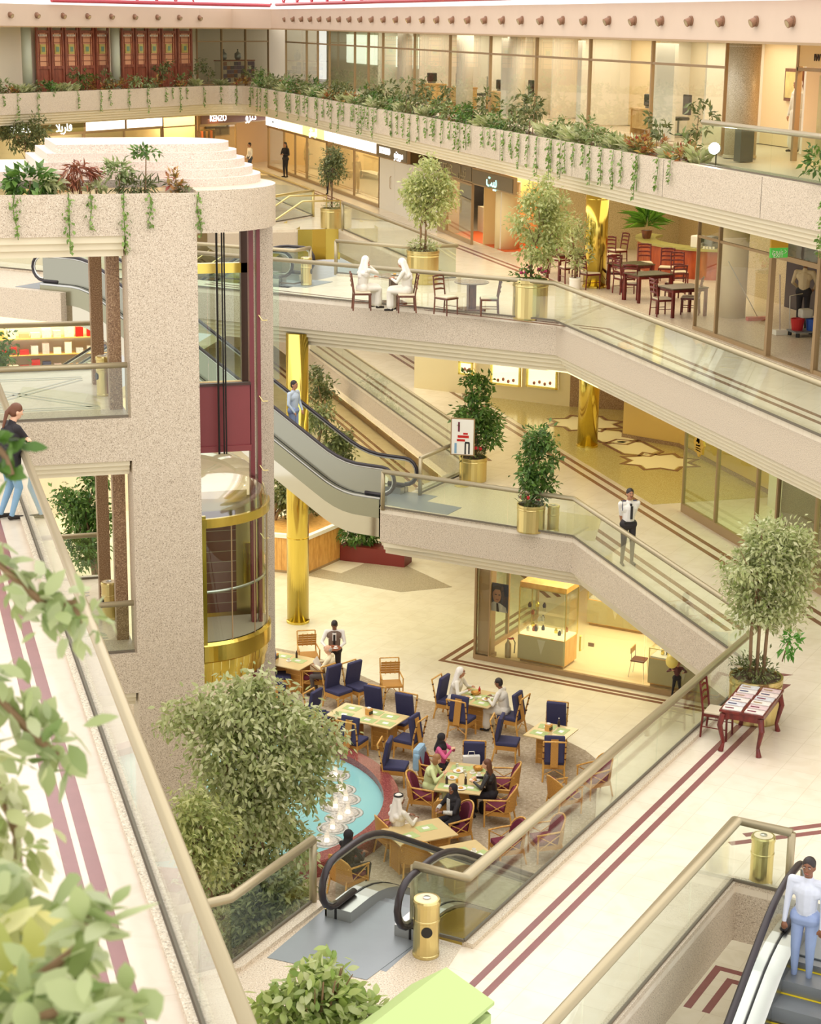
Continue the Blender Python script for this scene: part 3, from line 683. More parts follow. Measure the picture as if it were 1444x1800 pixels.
# ================================================================== plants
rng = np.random.default_rng(11)
def leaves(name, mats, P, N, size, parent=None, world=True, width=.42, kind=None, label=None, fine=False):
    """P: leaf bases, N: pointing directions; one small folded blade each"""
    P = np.asarray(P, float); n = len(P); N = np.asarray(N, float); N /= np.linalg.norm(N, axis=1)[:, None] + 1e-9
    up = rng.normal(size=(n, 3)) * .5 + np.array([0, 0, 1.0]); S = np.cross(N, up); S /= np.linalg.norm(S, axis=1)[:, None] + 1e-9
    U = np.cross(S, N); L = (np.asarray(size) * rng.uniform(.65, 1.3, n))[:, None]
    tip = P + N * L - U * L * .08; lf = P + N * L * .45 + S * L * width * .5 + U * L * .07; rt = P + N * L * .45 - S * L * width * .5 + U * L * .07
    if fine:
        o = lambda f, w: [P + N * L * f + S * L * width * w * q + U * L * (.07 * w - .1 * f * f) for q in (1, -1)]
        a1, b1 = o(.22, .38); a2, b2 = o(.5, .5); a3, b3 = o(.78, .3)
        V = np.stack([P, a1, a2, a3, tip, b3, b2, b1], 1).reshape(-1, 3); nv = 8
        T = np.array([[0, 1, 7], [1, 2, 6], [1, 6, 7], [2, 3, 5], [2, 5, 6], [3, 4, 5]])
    else:
        V = np.stack([P, lf, tip, rt], 1).reshape(-1, 3); nv = 4; T = np.array([[0, 1, 2], [0, 2, 3]])
    me = bpy.data.meshes.new(name); me.vertices.add(nv * n); me.vertices.foreach_set('co', V.ravel())
    F = (np.arange(n)[:, None, None] * nv + T[None]).reshape(-1); nt_ = len(T) * n
    me.loops.add(3 * nt_); me.loops.foreach_set('vertex_index', F.astype(np.int32))
    me.polygons.add(nt_); me.polygons.foreach_set('loop_start', np.arange(0, 3 * nt_, 3, dtype=np.int32))
    me.update(calc_edges=True); me.validate()
    o = link_mesh(name, me, mats, parent, world)
    o['kind'] = 'stuff'
    return o
def tufts(cl, k=5, f=.4):
    out = [(c, tuple(v * .86 for v in r)) for c, r in cl]
    for c, r in cl:
        for _ in range(k):
            v = rng.normal(size=3); v /= np.linalg.norm(v)
            out.append((tuple(np.array(c) + v * np.array(r) * .95), tuple(q * f * rng.uniform(.7, 1.2) for q in r)))
    return out
def clump_leaves(clumps, n, droop=.35, spray=7, spread=.16):
    """clumps: (centre, radii); sprays of leaves on their outer parts"""
    w = np.array([np.prod(np.array(r)) ** (2 / 3) for c, r in clumps]); w /= w.sum()
    P, N = [], []
    for (c, r), k in zip(clumps, (w * n / spray).astype(int) + 1):
        v = rng.normal(size=(k, 3)); v /= np.linalg.norm(v, axis=1)[:, None]
        rad = rng.uniform(.35, 1.0, k) ** .6
        ctr = np.array(c) + v * rad[:, None] * np.array(r)
        out = v + np.array([0, 0, -droop]); out /= np.linalg.norm(out, axis=1)[:, None]
        for j in range(spray):
            d = out + rng.normal(size=(k, 3)) * .6
            P.append(ctr + out * (spread * (j / spray - .5)) + rng.normal(size=(k, 3)) * spread * .35); N.append(d)
    return np.concatenate(P), np.concatenate(N)
FICUS = leafmat('ficus_leaf', [srgb(96, 112, 58), srgb(138, 154, 92), srgb(170, 180, 124), srgb(110, 130, 66), srgb(196, 202, 156)])
FICUS_PALE = leafmat('pale_ficus_leaf', [srgb(178, 184, 106), srgb(212, 214, 150), srgb(148, 164, 88), srgb(226, 226, 172)], .4)
FICUS_VAR = leafmat('silver_ficus_leaf', [srgb(180, 188, 126), srgb(212, 214, 166), srgb(148, 164, 92), srgb(228, 226, 188)], .42)
GREEN = leafmat('green_leaf', [srgb(60, 92, 36), srgb(88, 124, 48), srgb(112, 146, 66), srgb(74, 106, 44)])
OLIVE = leafmat('olive_leaf', [srgb(96, 104, 58), srgb(128, 136, 84), srgb(78, 90, 46), srgb(150, 154, 100)])
IVY = leafmat('ivy_leaf', [srgb(104, 136, 58), srgb(136, 164, 80), srgb(86, 118, 46), srgb(158, 180, 104)])
CROTON = leafmat('croton_leaf', [srgb(150, 84, 52), srgb(190, 150, 76), srgb(112, 112, 56), srgb(168, 64, 58), srgb(200, 176, 90)])
REDLEAF = leafmat('cordyline_leaf', [srgb(140, 76, 58), srgb(176, 108, 78), srgb(122, 70, 52), srgb(186, 132, 92)])
NEARLEAF = leafmat('broad_leaf', [srgb(150, 168, 100), srgb(190, 200, 146), srgb(120, 146, 76), srgb(206, 212, 168)], .4)
YELLOWLEAF = leafmat('variegated_leaf', [srgb(222, 214, 130), srgb(196, 196, 106), srgb(156, 170, 88), srgb(232, 226, 164)], .35)
BARK = plain('bark', srgb(136, 108, 78), .85, noise=.25, nscale=14)
REDFLOWER = plain('red_petals', srgb(206, 44, 48), .5)
PINKFLOWER = plain('pink_petals', srgb(206, 60, 110), .5)

def brass_planter(t, x, y, z, r, h, m=BRASS_SATIN):
    MB().lathe([(r * .98, 0), (r, .03), (r, h * .9), (r * 1.03, h * .92), (r * 1.03, h), (r * .94, h), (r * .94, h * .92)], (x, y, z), 28).build('planter', m, t, True, False)
    MB().lathe([(0, h * .93), (r * .94, h * .93)], (x, y, z), 24).build('soil', soil, t, True)
    MB().lathe([(r + .006, h * .82), (r + .012, h * .84), (r + .006, h * .86)], (x, y, z), 28).build('rim_band', m, t, True)
def potted_tree(name, label, px, z, pr, ph, crown, n, lsize=.085, mat=None, stems=2, under=120, undermat=None, flower=None, planter=None, base=None):
    mat, undermat, planter = mat or FICUS, undermat or GREEN, planter or BRASS_SATIN
    _potted(name, label, px, z, pr, ph, crown, n, lsize, mat, stems, under, undermat, flower, planter, base)
def _potted(name, label, px, z, pr, ph, crown, n, lsize=.085, mat=FICUS, stems=2, under=120, undermat=GREEN, flower=None, planter=BRASS_SATIN, base=None):
    """px: pixel of the planter's foot; crown: list of (pixel x, y, rx px, ry px) at the tree's own distance"""
    b = at(px[0], px[1], z); b = Vector((b.x + 0, b.y + pr * .6, z)) if base is None else Vector(base)
    t = thing(name, label, 'potted tree', b)
    brass_planter(t, b.x, b.y, z, pr, ph, planter)
    cl = []
    dist = math.hypot(b.x, b.y)
    for cx, cy, rx, ry in crown:
        d = _rt * ((cx - 722) / FPX) - _up * ((cy - 900) / FPX) + _fw
        k = dist / math.hypot(d.x, d.y); c = CAMLOC + d * k; s = k / FPX
        cl.append(((c.x, c.y, c.z), (rx * s, rx * s, ry * s)))
    top = max(c[2] for c, r in cl); cen = np.mean([c for c, r in cl], 0)
    for i in range(stems):
        q = random.uniform(0, 6.28); e = (b.x * .35 + cen[0] * .65 + .12 * math.cos(q), b.y * .35 + cen[1] * .65 + .12 * math.sin(q), cen[2])
        o = .08 * (i - (stems - 1) / 2) * 1.6
        MB().tube([(b.x + o, b.y, z + ph * .9), (b.x + o * 1.2, b.y, z + ph + (cen[2] - z - ph) * .45), e, (cen[0] + .2 * math.cos(q), cen[1] + .2 * math.sin(q), top + .1)], [.035, .03, .022, .008], 7).build('stem', BARK, t, True, True)
        for j in range(3):
            q2 = random.uniform(0, 6.28); r = cl[0][1][0] * .7
            MB().tube([lerp((b.x + o * 1.2, b.y, z + ph + (cen[2] - z - ph) * .45), e, j / 3), (e[0] + r * math.cos(q2), e[1] + r * math.sin(q2), e[2] + .25 * j)], [.016, .006], 5).build('branch', BARK, t, True)
    P, N = clump_leaves(tufts(cl), int(n * 1.6), .5, 7, .2); leaves('foliage', mat, P, N, lsize * 1.25, t, width=.46, fine=lsize > .12)
    if under:
        P, N = clump_leaves([((b.x, b.y, z + ph + .08), (pr * .95, pr * .95, .2))], under, -.3); leaves('underplanting', undermat, P, N, lsize * 1.1, t)
    if flower is not None:
        for i in range(7):
            q = random.uniform(0, 6.28); rr = pr * random.uniform(.3, .85)
            MB().ball((b.x + rr * math.cos(q), b.y + rr * math.sin(q) - .1, z + ph + random.uniform(.15, .3)), .05, 7, 5).build('flower', flower, t, True)
    return t
potted_tree('potted_ficus', 'bushy ficus in a wide brass planter beside the magazine table', (1338, 1272), L1, .46, .8, [(1350, 985, 62, 55), (1320, 1030, 48, 52), (1392, 1020, 40, 60), (1352, 945, 48, 38), (1380, 1075, 40, 36), (1310, 1075, 34, 34), (1300, 1000, 30, 35), (1405, 965, 26, 34)], 5200, .085, FICUS_VAR, 3, 420, OLIVE)
potted_tree('potted_ficus', 'slim dark ficus in a brass planter beside an ashtray on the first floor bridge', (938, 937), L1, .34, .68, [(945, 775, 24, 28), (942, 815, 32, 34), (950, 850, 26, 28)], 1300, .11, GREEN, 1, 120, OLIVE, REDFLOWER)
potted_tree('potted_ficus', 'green potted tree with red flowers beside the white poster stand', (836, 848), L1, .37, .66, [(840, 685, 24, 28), (838, 725, 38, 34), (850, 755, 30, 26), (825, 740, 24, 26)], 1500, .12, GREEN, 2, 160, OLIVE, REDFLOWER)
potted_tree('potted_ficus', 'ficus in a brass planter at the bend of the upper bridge', (938, 562), L2, .45, 1.0, [(950, 355, 44, 36), (935, 395, 42, 40), (975, 400, 40, 40), (950, 435, 36, 26)], 2600, .1, FICUS_PALE, 1, 260, GREEN, PINKFLOWER)
potted_tree('potted_ficus', 'two stemmed ficus in a brass planter behind the two men at a table', (748, 500), L2, .46, .95, [(750, 310, 34, 28), (735, 340, 34, 32), (768, 345, 30, 34), (748, 375, 34, 22)], 2000, .11, FICUS_PALE, 2, 260, FICUS_VAR)
potted_tree('potted_ficus', 'small far ficus in a brass planter before the shop windows', (586, 402), L2, .4, .72, [(586, 275, 20, 18), (584, 298, 22, 18)], 800, .1, OLIVE, 1, 120, FICUS_VAR)
potted_tree('potted_plant', 'slender plant in a small white pot beside the restaurant column', (1013, 510), L2, .16, .34, [(1016, 395, 16, 18), (1010, 425, 20, 22), (1018, 455, 16, 18)], 420, .1, FICUS_VAR, 1, 0, planter=WHITE)
potted_tree('potted_ficus', 'round potted ficus behind the stepped roof of the lift tower', (48, 330), L2, .4, .8, [(50, 232, 40, 24), (25, 240, 28, 20), (68, 245, 24, 18)], 1300, .12, OLIVE, 1, 0, base=tuple(atC2(48, 300, -49.6))[:2] + (L2,))
potted_tree('potted_ficus', 'leafy top of a ficus beside the pale green box', (565, 1990), L1, .45, .8, [(570, 1765, 62, 42), (500, 1785, 52, 36), (640, 1790, 44, 36), (555, 1725, 36, 26), (600, 1830, 90, 50)], 1700, .125, leafmat('fresh_ficus_leaf', [srgb(160, 182, 90), srgb(200, 210, 142), srgb(132, 160, 70), srgb(220, 224, 174)], .4), 3, 0)

def tree(name, label, base, depthY, crown, n, lsize, mat, stems=3, group=None, jitter=.5):
    """free-standing tree in the atrium; crown given in pixels at the plane Y = depthY"""
    t = thing(name, label, 'tree', base, 0, group)
    cl = []
    for cx, cy, rx, ry in crown:
        c = atY(cx, cy, depthY + random.uniform(-jitter, jitter)); s = (c - CAMLOC).length / FPX
        cl.append(((c.x, c.y, c.z), (rx * s * .86, rx * s * .86, ry * s * .84)))
    cen = np.mean([c for c, r in cl], 0)
    for i in range(stems):
        c = cl[(i * 3) % len(cl)][0]; o = .15 * (i - (stems - 1) / 2)
        MB().tube([(base[0] + o, base[1], base[2]), (base[0] * .6 + cen[0] * .4 + o, base[1] * .6 + cen[1] * .4, base[2] + (cen[2] - base[2]) * .5), tuple(cen + (np.array(c) - cen) * .4), c], [.09, .07, .05, .015], 8).build('trunk', BARK, t, True, True)
    for c, r in cl:
        MB().tube([tuple(cen), lerp(tuple(cen), c, .6), c], [.03, .02, .008], 6).build('branch', BARK, t, True, True)
    P, N = clump_leaves(tufts(cl, 6), int(n * 1.5), .8, 9, .34); leaves('foliage', mat, P, N, lsize * 1.3, t, width=.44, fine=n > 9000)
    return t
tree('atrium_ficus', 'big ficus tree growing beside the pool below the glass lift', (5.1, 29.3, 0), 29.3,
     [(340, 1260, 46, 30), (400, 1225, 50, 28), (455, 1215, 38, 24), (430, 1265, 60, 36), (500, 1265, 60, 40), (555, 1300, 44, 36), (375, 1315, 56, 42), (450, 1335, 70, 48), (520, 1350, 50, 44), (560, 1385, 26, 30), (385, 1390, 60, 46), (455, 1420, 64, 52), (350, 1440, 48, 46), (420, 1490, 66, 46), (500, 1480, 46, 44), (370, 1530, 44, 36), (460, 1560, 60, 46), (400, 1600, 60, 46), (490, 1620, 60, 40)], 15000, .095, FICUS_VAR, 4)
tree('atrium_ficus', 'yellowish ficus foliage in front of the big tree beside the gallery rail', (3.9, 27.4, 0), 27.6, [(345, 1425, 34, 30), (375, 1460, 36, 34), (335, 1480, 30, 36), (370, 1510, 34, 24)], 1700, .09, FICUS_PALE, 2, jitter=.2)
tree('atrium_shrub', 'dark low foliage behind the short balustrade under the big tree', (4.6, 25.6, 0), 25.8, [(440, 1620, 50, 40), (500, 1590, 40, 34), (420, 1680, 40, 40), (470, 1560, 40, 30)], 2400, .1, OLIVE, 2, jitter=.3)
tree('atrium_ficus', 'weeping ficus rising behind the first floor escalator', (14.0, 60, 0), 60, [(570, 690, 22, 20), (560, 730, 24, 26), (590, 770, 28, 26), (572, 810, 28, 26), (600, 790, 18, 20), (555, 660, 14, 14)], 1900, .13, OLIVE, 2)
tree('atrium_ficus', 'dark ficus beneath the escalator beside the wooden kiosk', (11.6, 56, 0), 56, [(505, 815, 24, 34), (530, 860, 40, 30), (510, 880, 30, 34), (555, 870, 26, 24), (500, 760, 16, 24)], 2000, .14, OLIVE, 2)
tree('atrium_ficus', 'ficus seen through the lower opening of the lift tower', (5.6, 48, 0), 48, [(150, 900, 40, 30), (120, 885, 28, 24), (165, 850, 22, 16), (160, 960, 34, 34), (135, 940, 26, 22), (178, 905, 16, 30)], 2300, .12, GREEN, 2)
tree('atrium_ficus', 'foliage at the edge beside the upper tower opening', (1.9, 41, 0), 41, [(3, 610, 10, 22), (-10, 640, 20, 26)], 320, .12, GREEN, 1)

# ---- planting of the upper parapets
def along(path, d):
    """points every d metres along a plan path with their left normals"""
    out = []; carry = 0
    for a, b in zip(path[:-1], path[1:]):
        a, b = Vector(a), Vector(b); L = (b - a).length; u = (b - a) / L; s = carry
        while s < L:
            p = a + u * s; out.append((p, Vector((-u.y, u.x)), u)); s += d
        carry = s - L
    return out
pathV = [p for p in path3[::-1]]      # from the far end to the near end, planting on the left
def shrub(label, p, kind, h, group):
    t = thing('planter_shrub', label, 'plant', (p.x, p.y, ZP - .12), 0, group)
    x, y, z = p.x, p.y, ZP - .12
    if kind == 0:      # leafy with several heads
        cl = [((x + random.uniform(-.2, .2), y + random.uniform(-.35, .35), z + h * k), (.28, .34, .2)) for k in (.45, .7, .95)]
        P, N = clump_leaves(cl, 110, .2, 6, .12); m, s = random.choice((OLIVE, GREEN, FICUS, OLIVE)), .16
    elif kind == 1:
        P, N = clump_leaves([((x, y, z + h * .4), (.3, .42, h * .35))], 90, -.5, 5, .1); m, s = CROTON, .17
    elif kind == 2:    # fern
        k = 90; q = rng.uniform(0, 6.28, k); rr = rng.uniform(0, .25, k)
        P = np.stack([x + rr * np.cos(q), y + rr * np.sin(q), z + rng.uniform(.05, .3, k)], 1); N = np.stack([np.cos(q), np.sin(q), rng.uniform(.2, 1.2, k)], 1); m, s = FICUS_VAR, .3
    else:              # tall open schefflera
        cl = [((x + random.uniform(-.15, .15), y + random.uniform(-.2, .2), z + h * k), (.24, .26, .12)) for k in (.75, 1.0, 1.25)]
        P, N = clump_leaves(cl, 80, .4, 6, .1); m, s = OLIVE, .18
    if kind in (0, 3): MB().tube([(x, y, z), (x + .05, y, z + h)], [.015, .008], 5).build('stem', BARK, t, True)
    leaves('foliage', m, P, N, s, t, width=.3 if kind == 2 else .42)
def vine(label, p, n, length, group, z=ZP):
    t = thing('ivy_vine', label, 'plant', (p.x, p.y, z), 0, group)
    wob = random.uniform(-.06, .06)
    pts = [(p.x + n.x * .12, p.y + n.y * .12, z + .03), (p.x - n.x * .03, p.y - n.y * .03, z + .02)] + [(p.x - n.x * .04 + wob * math.sin(k * 1.3) * -n.y, p.y - n.y * .04 + wob * math.sin(k * 1.3) * n.x, z - length * k / 4) for k in range(1, 5)]
    MB().tube(pts, .008, 4).build('stem', IVY, t, True)
    k = int(length * 42); f = rng.uniform(0, 1, k); w = .05 * (1 - .5 * f)
    P = np.stack([p.x - n.x * (.03 + rng.uniform(0, .05, k)) - n.y * rng.normal(size=k) * w, p.y - n.y * (.03 + rng.uniform(0, .05, k)) + n.x * rng.normal(size=k) * w, z + .03 - length * f], 1)
    N = np.stack([-n.x * .6 + rng.normal(size=k) * .5, -n.y * .6 + rng.normal(size=k) * .5, np.full(k, -.8)], 1)
    leaves('foliage', IVY, P, N, .085, t, width=.7)
KINDLAB = {0: 'leafy green shrub', 1: 'red and yellow croton', 2: 'feathery grey green fern', 3: 'tall open leafed shrub'}
WINLAB = ['at the far corner', 'second from the far corner', 'third from the far corner', 'fourth from the far corner', 'over the amber lit shop', 'over the far white hoarding', 'over the white column', 'with the desk lamp', 'behind the tall fig leaves', 'with the white curtain', 'beside the round column']
ORDW = 'first second third fourth fifth sixth seventh eighth ninth tenth eleventh twelfth thirteenth fourteenth fifteenth sixteenth seventeenth eighteenth nineteenth twentieth'.split()
CNT = {}
def nth(key): CNT[key] = CNT.get(key, 0) + 1; return ORDW[(CNT[key] - 1) % 20]
for i, (p, n, u) in enumerate(along(pathV, .52)):
    if p.y < 37.0 or p.x < 3.5: continue
    far = (p.x < 15.5)
    q = p + n * random.uniform(.3, .65)
    kd = random.choice((0, 0, 0, 1, 2, 2, 3) if not far else (0, 0, 1, 1, 2, 3))
    w = min(10, max(0, int((87.4 - p.y) / 4.29)))
    where = 'far planter before the carved screens' if far else 'planter below the window ' + WINLAB[w]
    shrub(f'{KINDLAB[kd]}, {nth((kd, where))} in the {where}', q, kd, random.uniform(.35, .75) if kd != 3 else random.uniform(.6, .95), 'planter shrubs of the far parapet' if far else 'planter shrubs of the long parapet')
    if random.random() < (.5 if far else .72):
        where = 'far parapet before the carved screens' if far else 'parapet below the window ' + WINLAB[w]
        vine(f'ivy strand, {nth(where)} hanging over the {where}', p + u * random.uniform(-.25, .25), n, random.uniform(.45, 1.1), 'ivy strands of the far parapet' if far else 'ivy strands of the long parapet')
shrub('drooping fern at the edge of the bright glass balustrade', Vector((17.3, 31.0)), 0, .7, 'plants at the frame edge')
vine('long ivy strand below the bright glass balustrade', Vector((PX, 31.0)), Vector((1, 0)), 1.3, 'plants at the frame edge', ZP)
shrub('light green tree like plant at the end of the office planter', Vector((17.75, 38.0)), 3, 1.1, 'planter shrubs of the long parapet')

# ---- tower planter
def tplant(label, px, py, mat, n, rad, size, width=.42, droop=.1, stalk=True):
    c = atY(px, py, TY + .42); t = thing('planter_plant', label, 'plant', (c.x, c.y, 13.33), 0, 'plants of the tower planter')
    P, N = clump_leaves([((c.x, c.y, c.z), rad)], int(n * 1.8), droop, 5, .1); leaves('foliage', mat, P, N, size * .74, t, width=width)
    if stalk: MB().tube([(c.x, c.y, 13.33), (c.x + .03, c.y, c.z)], [.018, .01], 5).build('stem', BARK, t, True)
tplant('clump of broad green leaves at the end of the tower planter', 50, 318, GREEN, 150, (.45, .2, .22), .26, .5, .5)
tplant('green and white broad leaved plant beside the red cordyline', 85, 325, FICUS_VAR, 60, (.2, .15, .2), .26, .45, .4)
tplant('red brown spiky cordyline in the tower planter', 138, 305, REDLEAF, 110, (.28, .15, .2), .3, .16, .9)
tplant('small pale leaved plant behind the tower parapet', 168, 330, FICUS_VAR, 40, (.14, .1, .1), .2)
tplant('umbrella leaved shrub in the middle of the tower planter', 208, 300, FICUS, 120, (.24, .2, .16), .17)
tplant('tall umbrella leaved stem above the tower steps', 254, 268, GREEN, 70, (.24, .15, .07), .15)
tplant('feathery palm frond lying along the tower parapet', 240, 328, OLIVE, 110, (.42, .15, .1), .28, .12, .1)
tplant('red and green croton near the end of the tower planter', 308, 320, CROTON, 46, (.12, .1, .2), .2, .4, -.3)
tplant('low green leaves beside the croton', 325, 337, OLIVE, 24, (.15, .08, .05), .16)
for x, l, lab in ((25, .75, 'grey green trailing plant nearest the frame edge on the tower parapet'), (120, 1.0, 'long ivy strand hanging from the tower parapet below the cordyline'), (158, .6, 'silvery trailing plant on the tower parapet'), (217, 1.05, 'long ivy strand at the seam of the tower parapet'), (262, .6, 'bushy green trailing plant on the tower parapet'), (349, .75, 'thin ivy strand where the tower parapet turns round')):
    p = atY(x, 342, TY); vine(lab, Vector((p.x, TY)), Vector((0, 1)), l * 1.05, 'trailing plants of the tower parapet', 13.45)

# ---- plants close to the camera, rooted in a trough beside the viewpoint
trough = thing('plant_trough', 'granite plant trough just beside the viewpoint', 'planter', (-.9, 5.2, 13.3))
MB().bx(-1.6, -.75, 2.2, 7.6, 13.3, 13.9).build('trough', GRANITE, trough, True)
MB().bx(-1.5, -.85, 2.3, 7.5, 13.86, 13.92).build('soil', soil, trough, True)
def near(label, pxs, dist, mat, n, size, spread, width=.5, droop=.6, group='plants beside the viewpoint'):
    """a drooping branch through the given pixels at the given distance"""
    pts = []
    for x, y in pxs:
        d = _rt * ((x - 722) / FPX) - _up * ((y - 900) / FPX) + _fw; pts.append(CAMLOC + d * dist)
    root = Vector((-.9, pts[0].y, 13.9)); t = thing('trailing_branch', label, 'plant', root, 0, group)
    mid = root.lerp(pts[0], .5) + Vector((0, 0, .25))
    MB().tube([root, mid] + pts, [.02] * 2 + [.012] * len(pts), 6).build('stem', BARK, t, True, True)
    P, N = [], []
    for i in range(int(n * 1.7)):
        f = random.uniform(0, len(pts) - 1.001); k = int(f); p = pts[k].lerp(pts[k + 1], f - k)
        P.append(np.array(p) + rng.normal(size=3) * spread); N.append(rng.normal(size=3) * .7 + np.array([.2, 0, -droop]))
    leaves('foliage', mat, np.array(P), np.array(N), size, t, width=width, fine=True)
near('leafy branch crossing the pale gallery floor', [(-40, 960), (30, 1020), (80, 1065), (130, 1060), (140, 1100)], 5.6, NEARLEAF, 60, .085, .045)
near('drooping leaves before the burgundy stripes of the gallery', [(-40, 1180), (10, 1240), (55, 1290), (100, 1330)], 5.2, NEARLEAF, 56, .09, .05)
near('hanging pale green sprays beside the gallery stripes', [(-30, 1330), (5, 1400), (30, 1470), (35, 1560)], 5.0, FICUS_VAR, 70, .07, .045)
near('large heart shaped leaves near the lower corner', [(-40, 1550), (10, 1580), (50, 1620), (60, 1680)], 4.6, NEARLEAF, 26, .13, .05, .7)
near('yellow variegated leaves at the lower corner', [(-60, 1620), (-10, 1640), (20, 1690), (30, 1740)], 4.4, YELLOWLEAF, 30, .14, .05, .45)
near('long arching stem with oval leaves across the lower corner', [(-40, 1800), (50, 1730), (120, 1680), (170, 1640), (140, 1600)], 4.2, NEARLEAF, 40, .12, .03, .4, .1)
near('dense leaves along the bottom edge beside the gallery', [(-40, 1840), (60, 1790), (140, 1770), (220, 1790)], 4.0, NEARLEAF, 70, .11, .05)
bl = at(1395, 1150, L1 + 1.0); t = thing('leafy_sprout', 'bright green broad leaved sprout at the side of the wide brass planter', 'plant', (bl.x, bl.y + .2, L1 + .8))
Pn, Nn = clump_leaves([((bl.x, bl.y + .2, L1 + 1.15), (.2, .15, .22))], 60, .5, 5, .1); leaves('foliage', leafmat('bright_leaf', [srgb(84, 150, 50), srgb(120, 180, 80), srgb(70, 130, 44)]), Pn, Nn, .16, t); MB().tube([(bl.x - .1, bl.y + .2, L1 + .8), (bl.x, bl.y + .2, L1 + 1.2)], .012, 5).build('stem', BARK, t, True)
near('leaf tips high on the frame edge above the gallery', [(-60, 740), (-20, 770), (8, 800), (20, 835)], 5.8, GREEN, 30, .075, .03)
# ================================================================== furniture
RATTAN = wood('rattan', srgb(196, 142, 64), srgb(226, 178, 96), 6, .45)
WICKER = weave('wicker', srgb(212, 160, 78), srgb(170, 116, 48), 70)
BINDING = plain('rattan_binding', srgb(96, 54, 30), .6)
NAVY = plain('navy_fabric', srgb(58, 58, 92), .85, noise=.12, nscale=30)
MAROON = plain('maroon_fabric', srgb(112, 38, 58), .85, noise=.1, nscale=30)
REDWOOD = wood('red_mahogany', srgb(86, 24, 22), srgb(118, 36, 30), 4, .28)
DARKWOOD = wood('dark_wood', srgb(92, 50, 32), srgb(122, 70, 46), 4, .3)
SEATPAD = plain('cream_seat_pad', srgb(226, 212, 182), .7)
TABLETOP = plain('beige_table_top', srgb(214, 190, 136), .25, noise=.05, nscale=5)
MATGREEN = plain('green_placemat', srgb(178, 196, 128), .5, noise=.15, nscale=14)
PORCELAIN = plain('white_porcelain', srgb(240, 236, 226), .2)
FOOD = plain('food', srgb(214, 160, 70), .6, noise=.4, nscale=40)
NAPKIN = plain('orange_card', srgb(222, 166, 88), .6, noise=.2, nscale=20)
JUICE = plain('orange_juice', srgb(240, 160, 30), .2)
REDBOT = plain('red_bottle', srgb(190, 36, 32), .25)
DARKBOT = plain('dark_bottle', srgb(52, 34, 30), .2)
def rbox(c, d, b=.03):
    """soft-edged box as bevelled bmesh data"""
    bm = bmesh.new(); bmesh.ops.create_cube(bm, size=1)
    for v in bm.verts: v.co = Vector((v.co.x * d[0], v.co.y * d[1], v.co.z * d[2]))
    bmesh.ops.bevel(bm, geom=bm.edges[:], offset=b, segments=2, affect='EDGES', profile=.6)
    m = MB(); m.add([(v.co.x + c[0], v.co.y + c[1], v.co.z + c[2]) for v in bm.verts], [[v.index for v in f.verts] for f in bm.faces]); bm.free()
    return m
def tilt(mb, ang, piv):
    M = Matrix.Rotation(ang, 3, 'X'); mb.v = [tuple(M @ (Vector(v) - Vector(piv)) + Vector(piv)) for v in mb.v]; return mb
# navy side chair: local +Y is forward
def make_side_chair(name, label, fabric):
    t = thing(name, label, 'chair')
    for sx in (-1, 1):
        MB().tube([(sx * .23, .24, .40), (sx * .24, .26, .0)], .022, 7).build('leg', RATTAN, t)
        MB().tube([(sx * .23, -.22, .40), (sx * .25, -.3, .0)], .022, 7).build('leg', RATTAN, t)
        MB().tube([(sx * .235, -.22, .30), (sx * .245, -.27, .62), (sx * .25, -.36, 1.0)], .02, 7).build('back_post', RATTAN, t)
        for k in range(3):
            MB().tube([(sx * .245, -.27 - .03 * k, .55 + .16 * k), (sx * .245, -.275 - .03 * k, .58 + .16 * k)], .025, 7).build('binding', BINDING, t)
    MB().bx(-.25, .25, -.24, .26, .30, .40).build('seat_frame', WICKER, t)
    for y in (-.27, .25): MB().tube([(-.24, y, .16), (0, y, .30), (.24, y, .16)], .012, 5).build('brace', RATTAN, t)
    rbox((0, .02, .44), (.5, .52, .09)).build('seat_cushion', fabric, t)
    tilt(rbox((0, -.235, .765), (.47, .09, .62)), R(-10), (0, -.235, .46)).build('back_cushion', fabric, t)
    tilt(MB().bx(-.085, .085, -.31, -.295, .36, 1.0), R(-10), (0, -.235, .46)).build('back_strip', WICKER, t)
    MB().tube([(-.25, -.36, 1.0), (.25, -.36, 1.0)], .02, 7).build('top_rail', RATTAN, t)
    return t
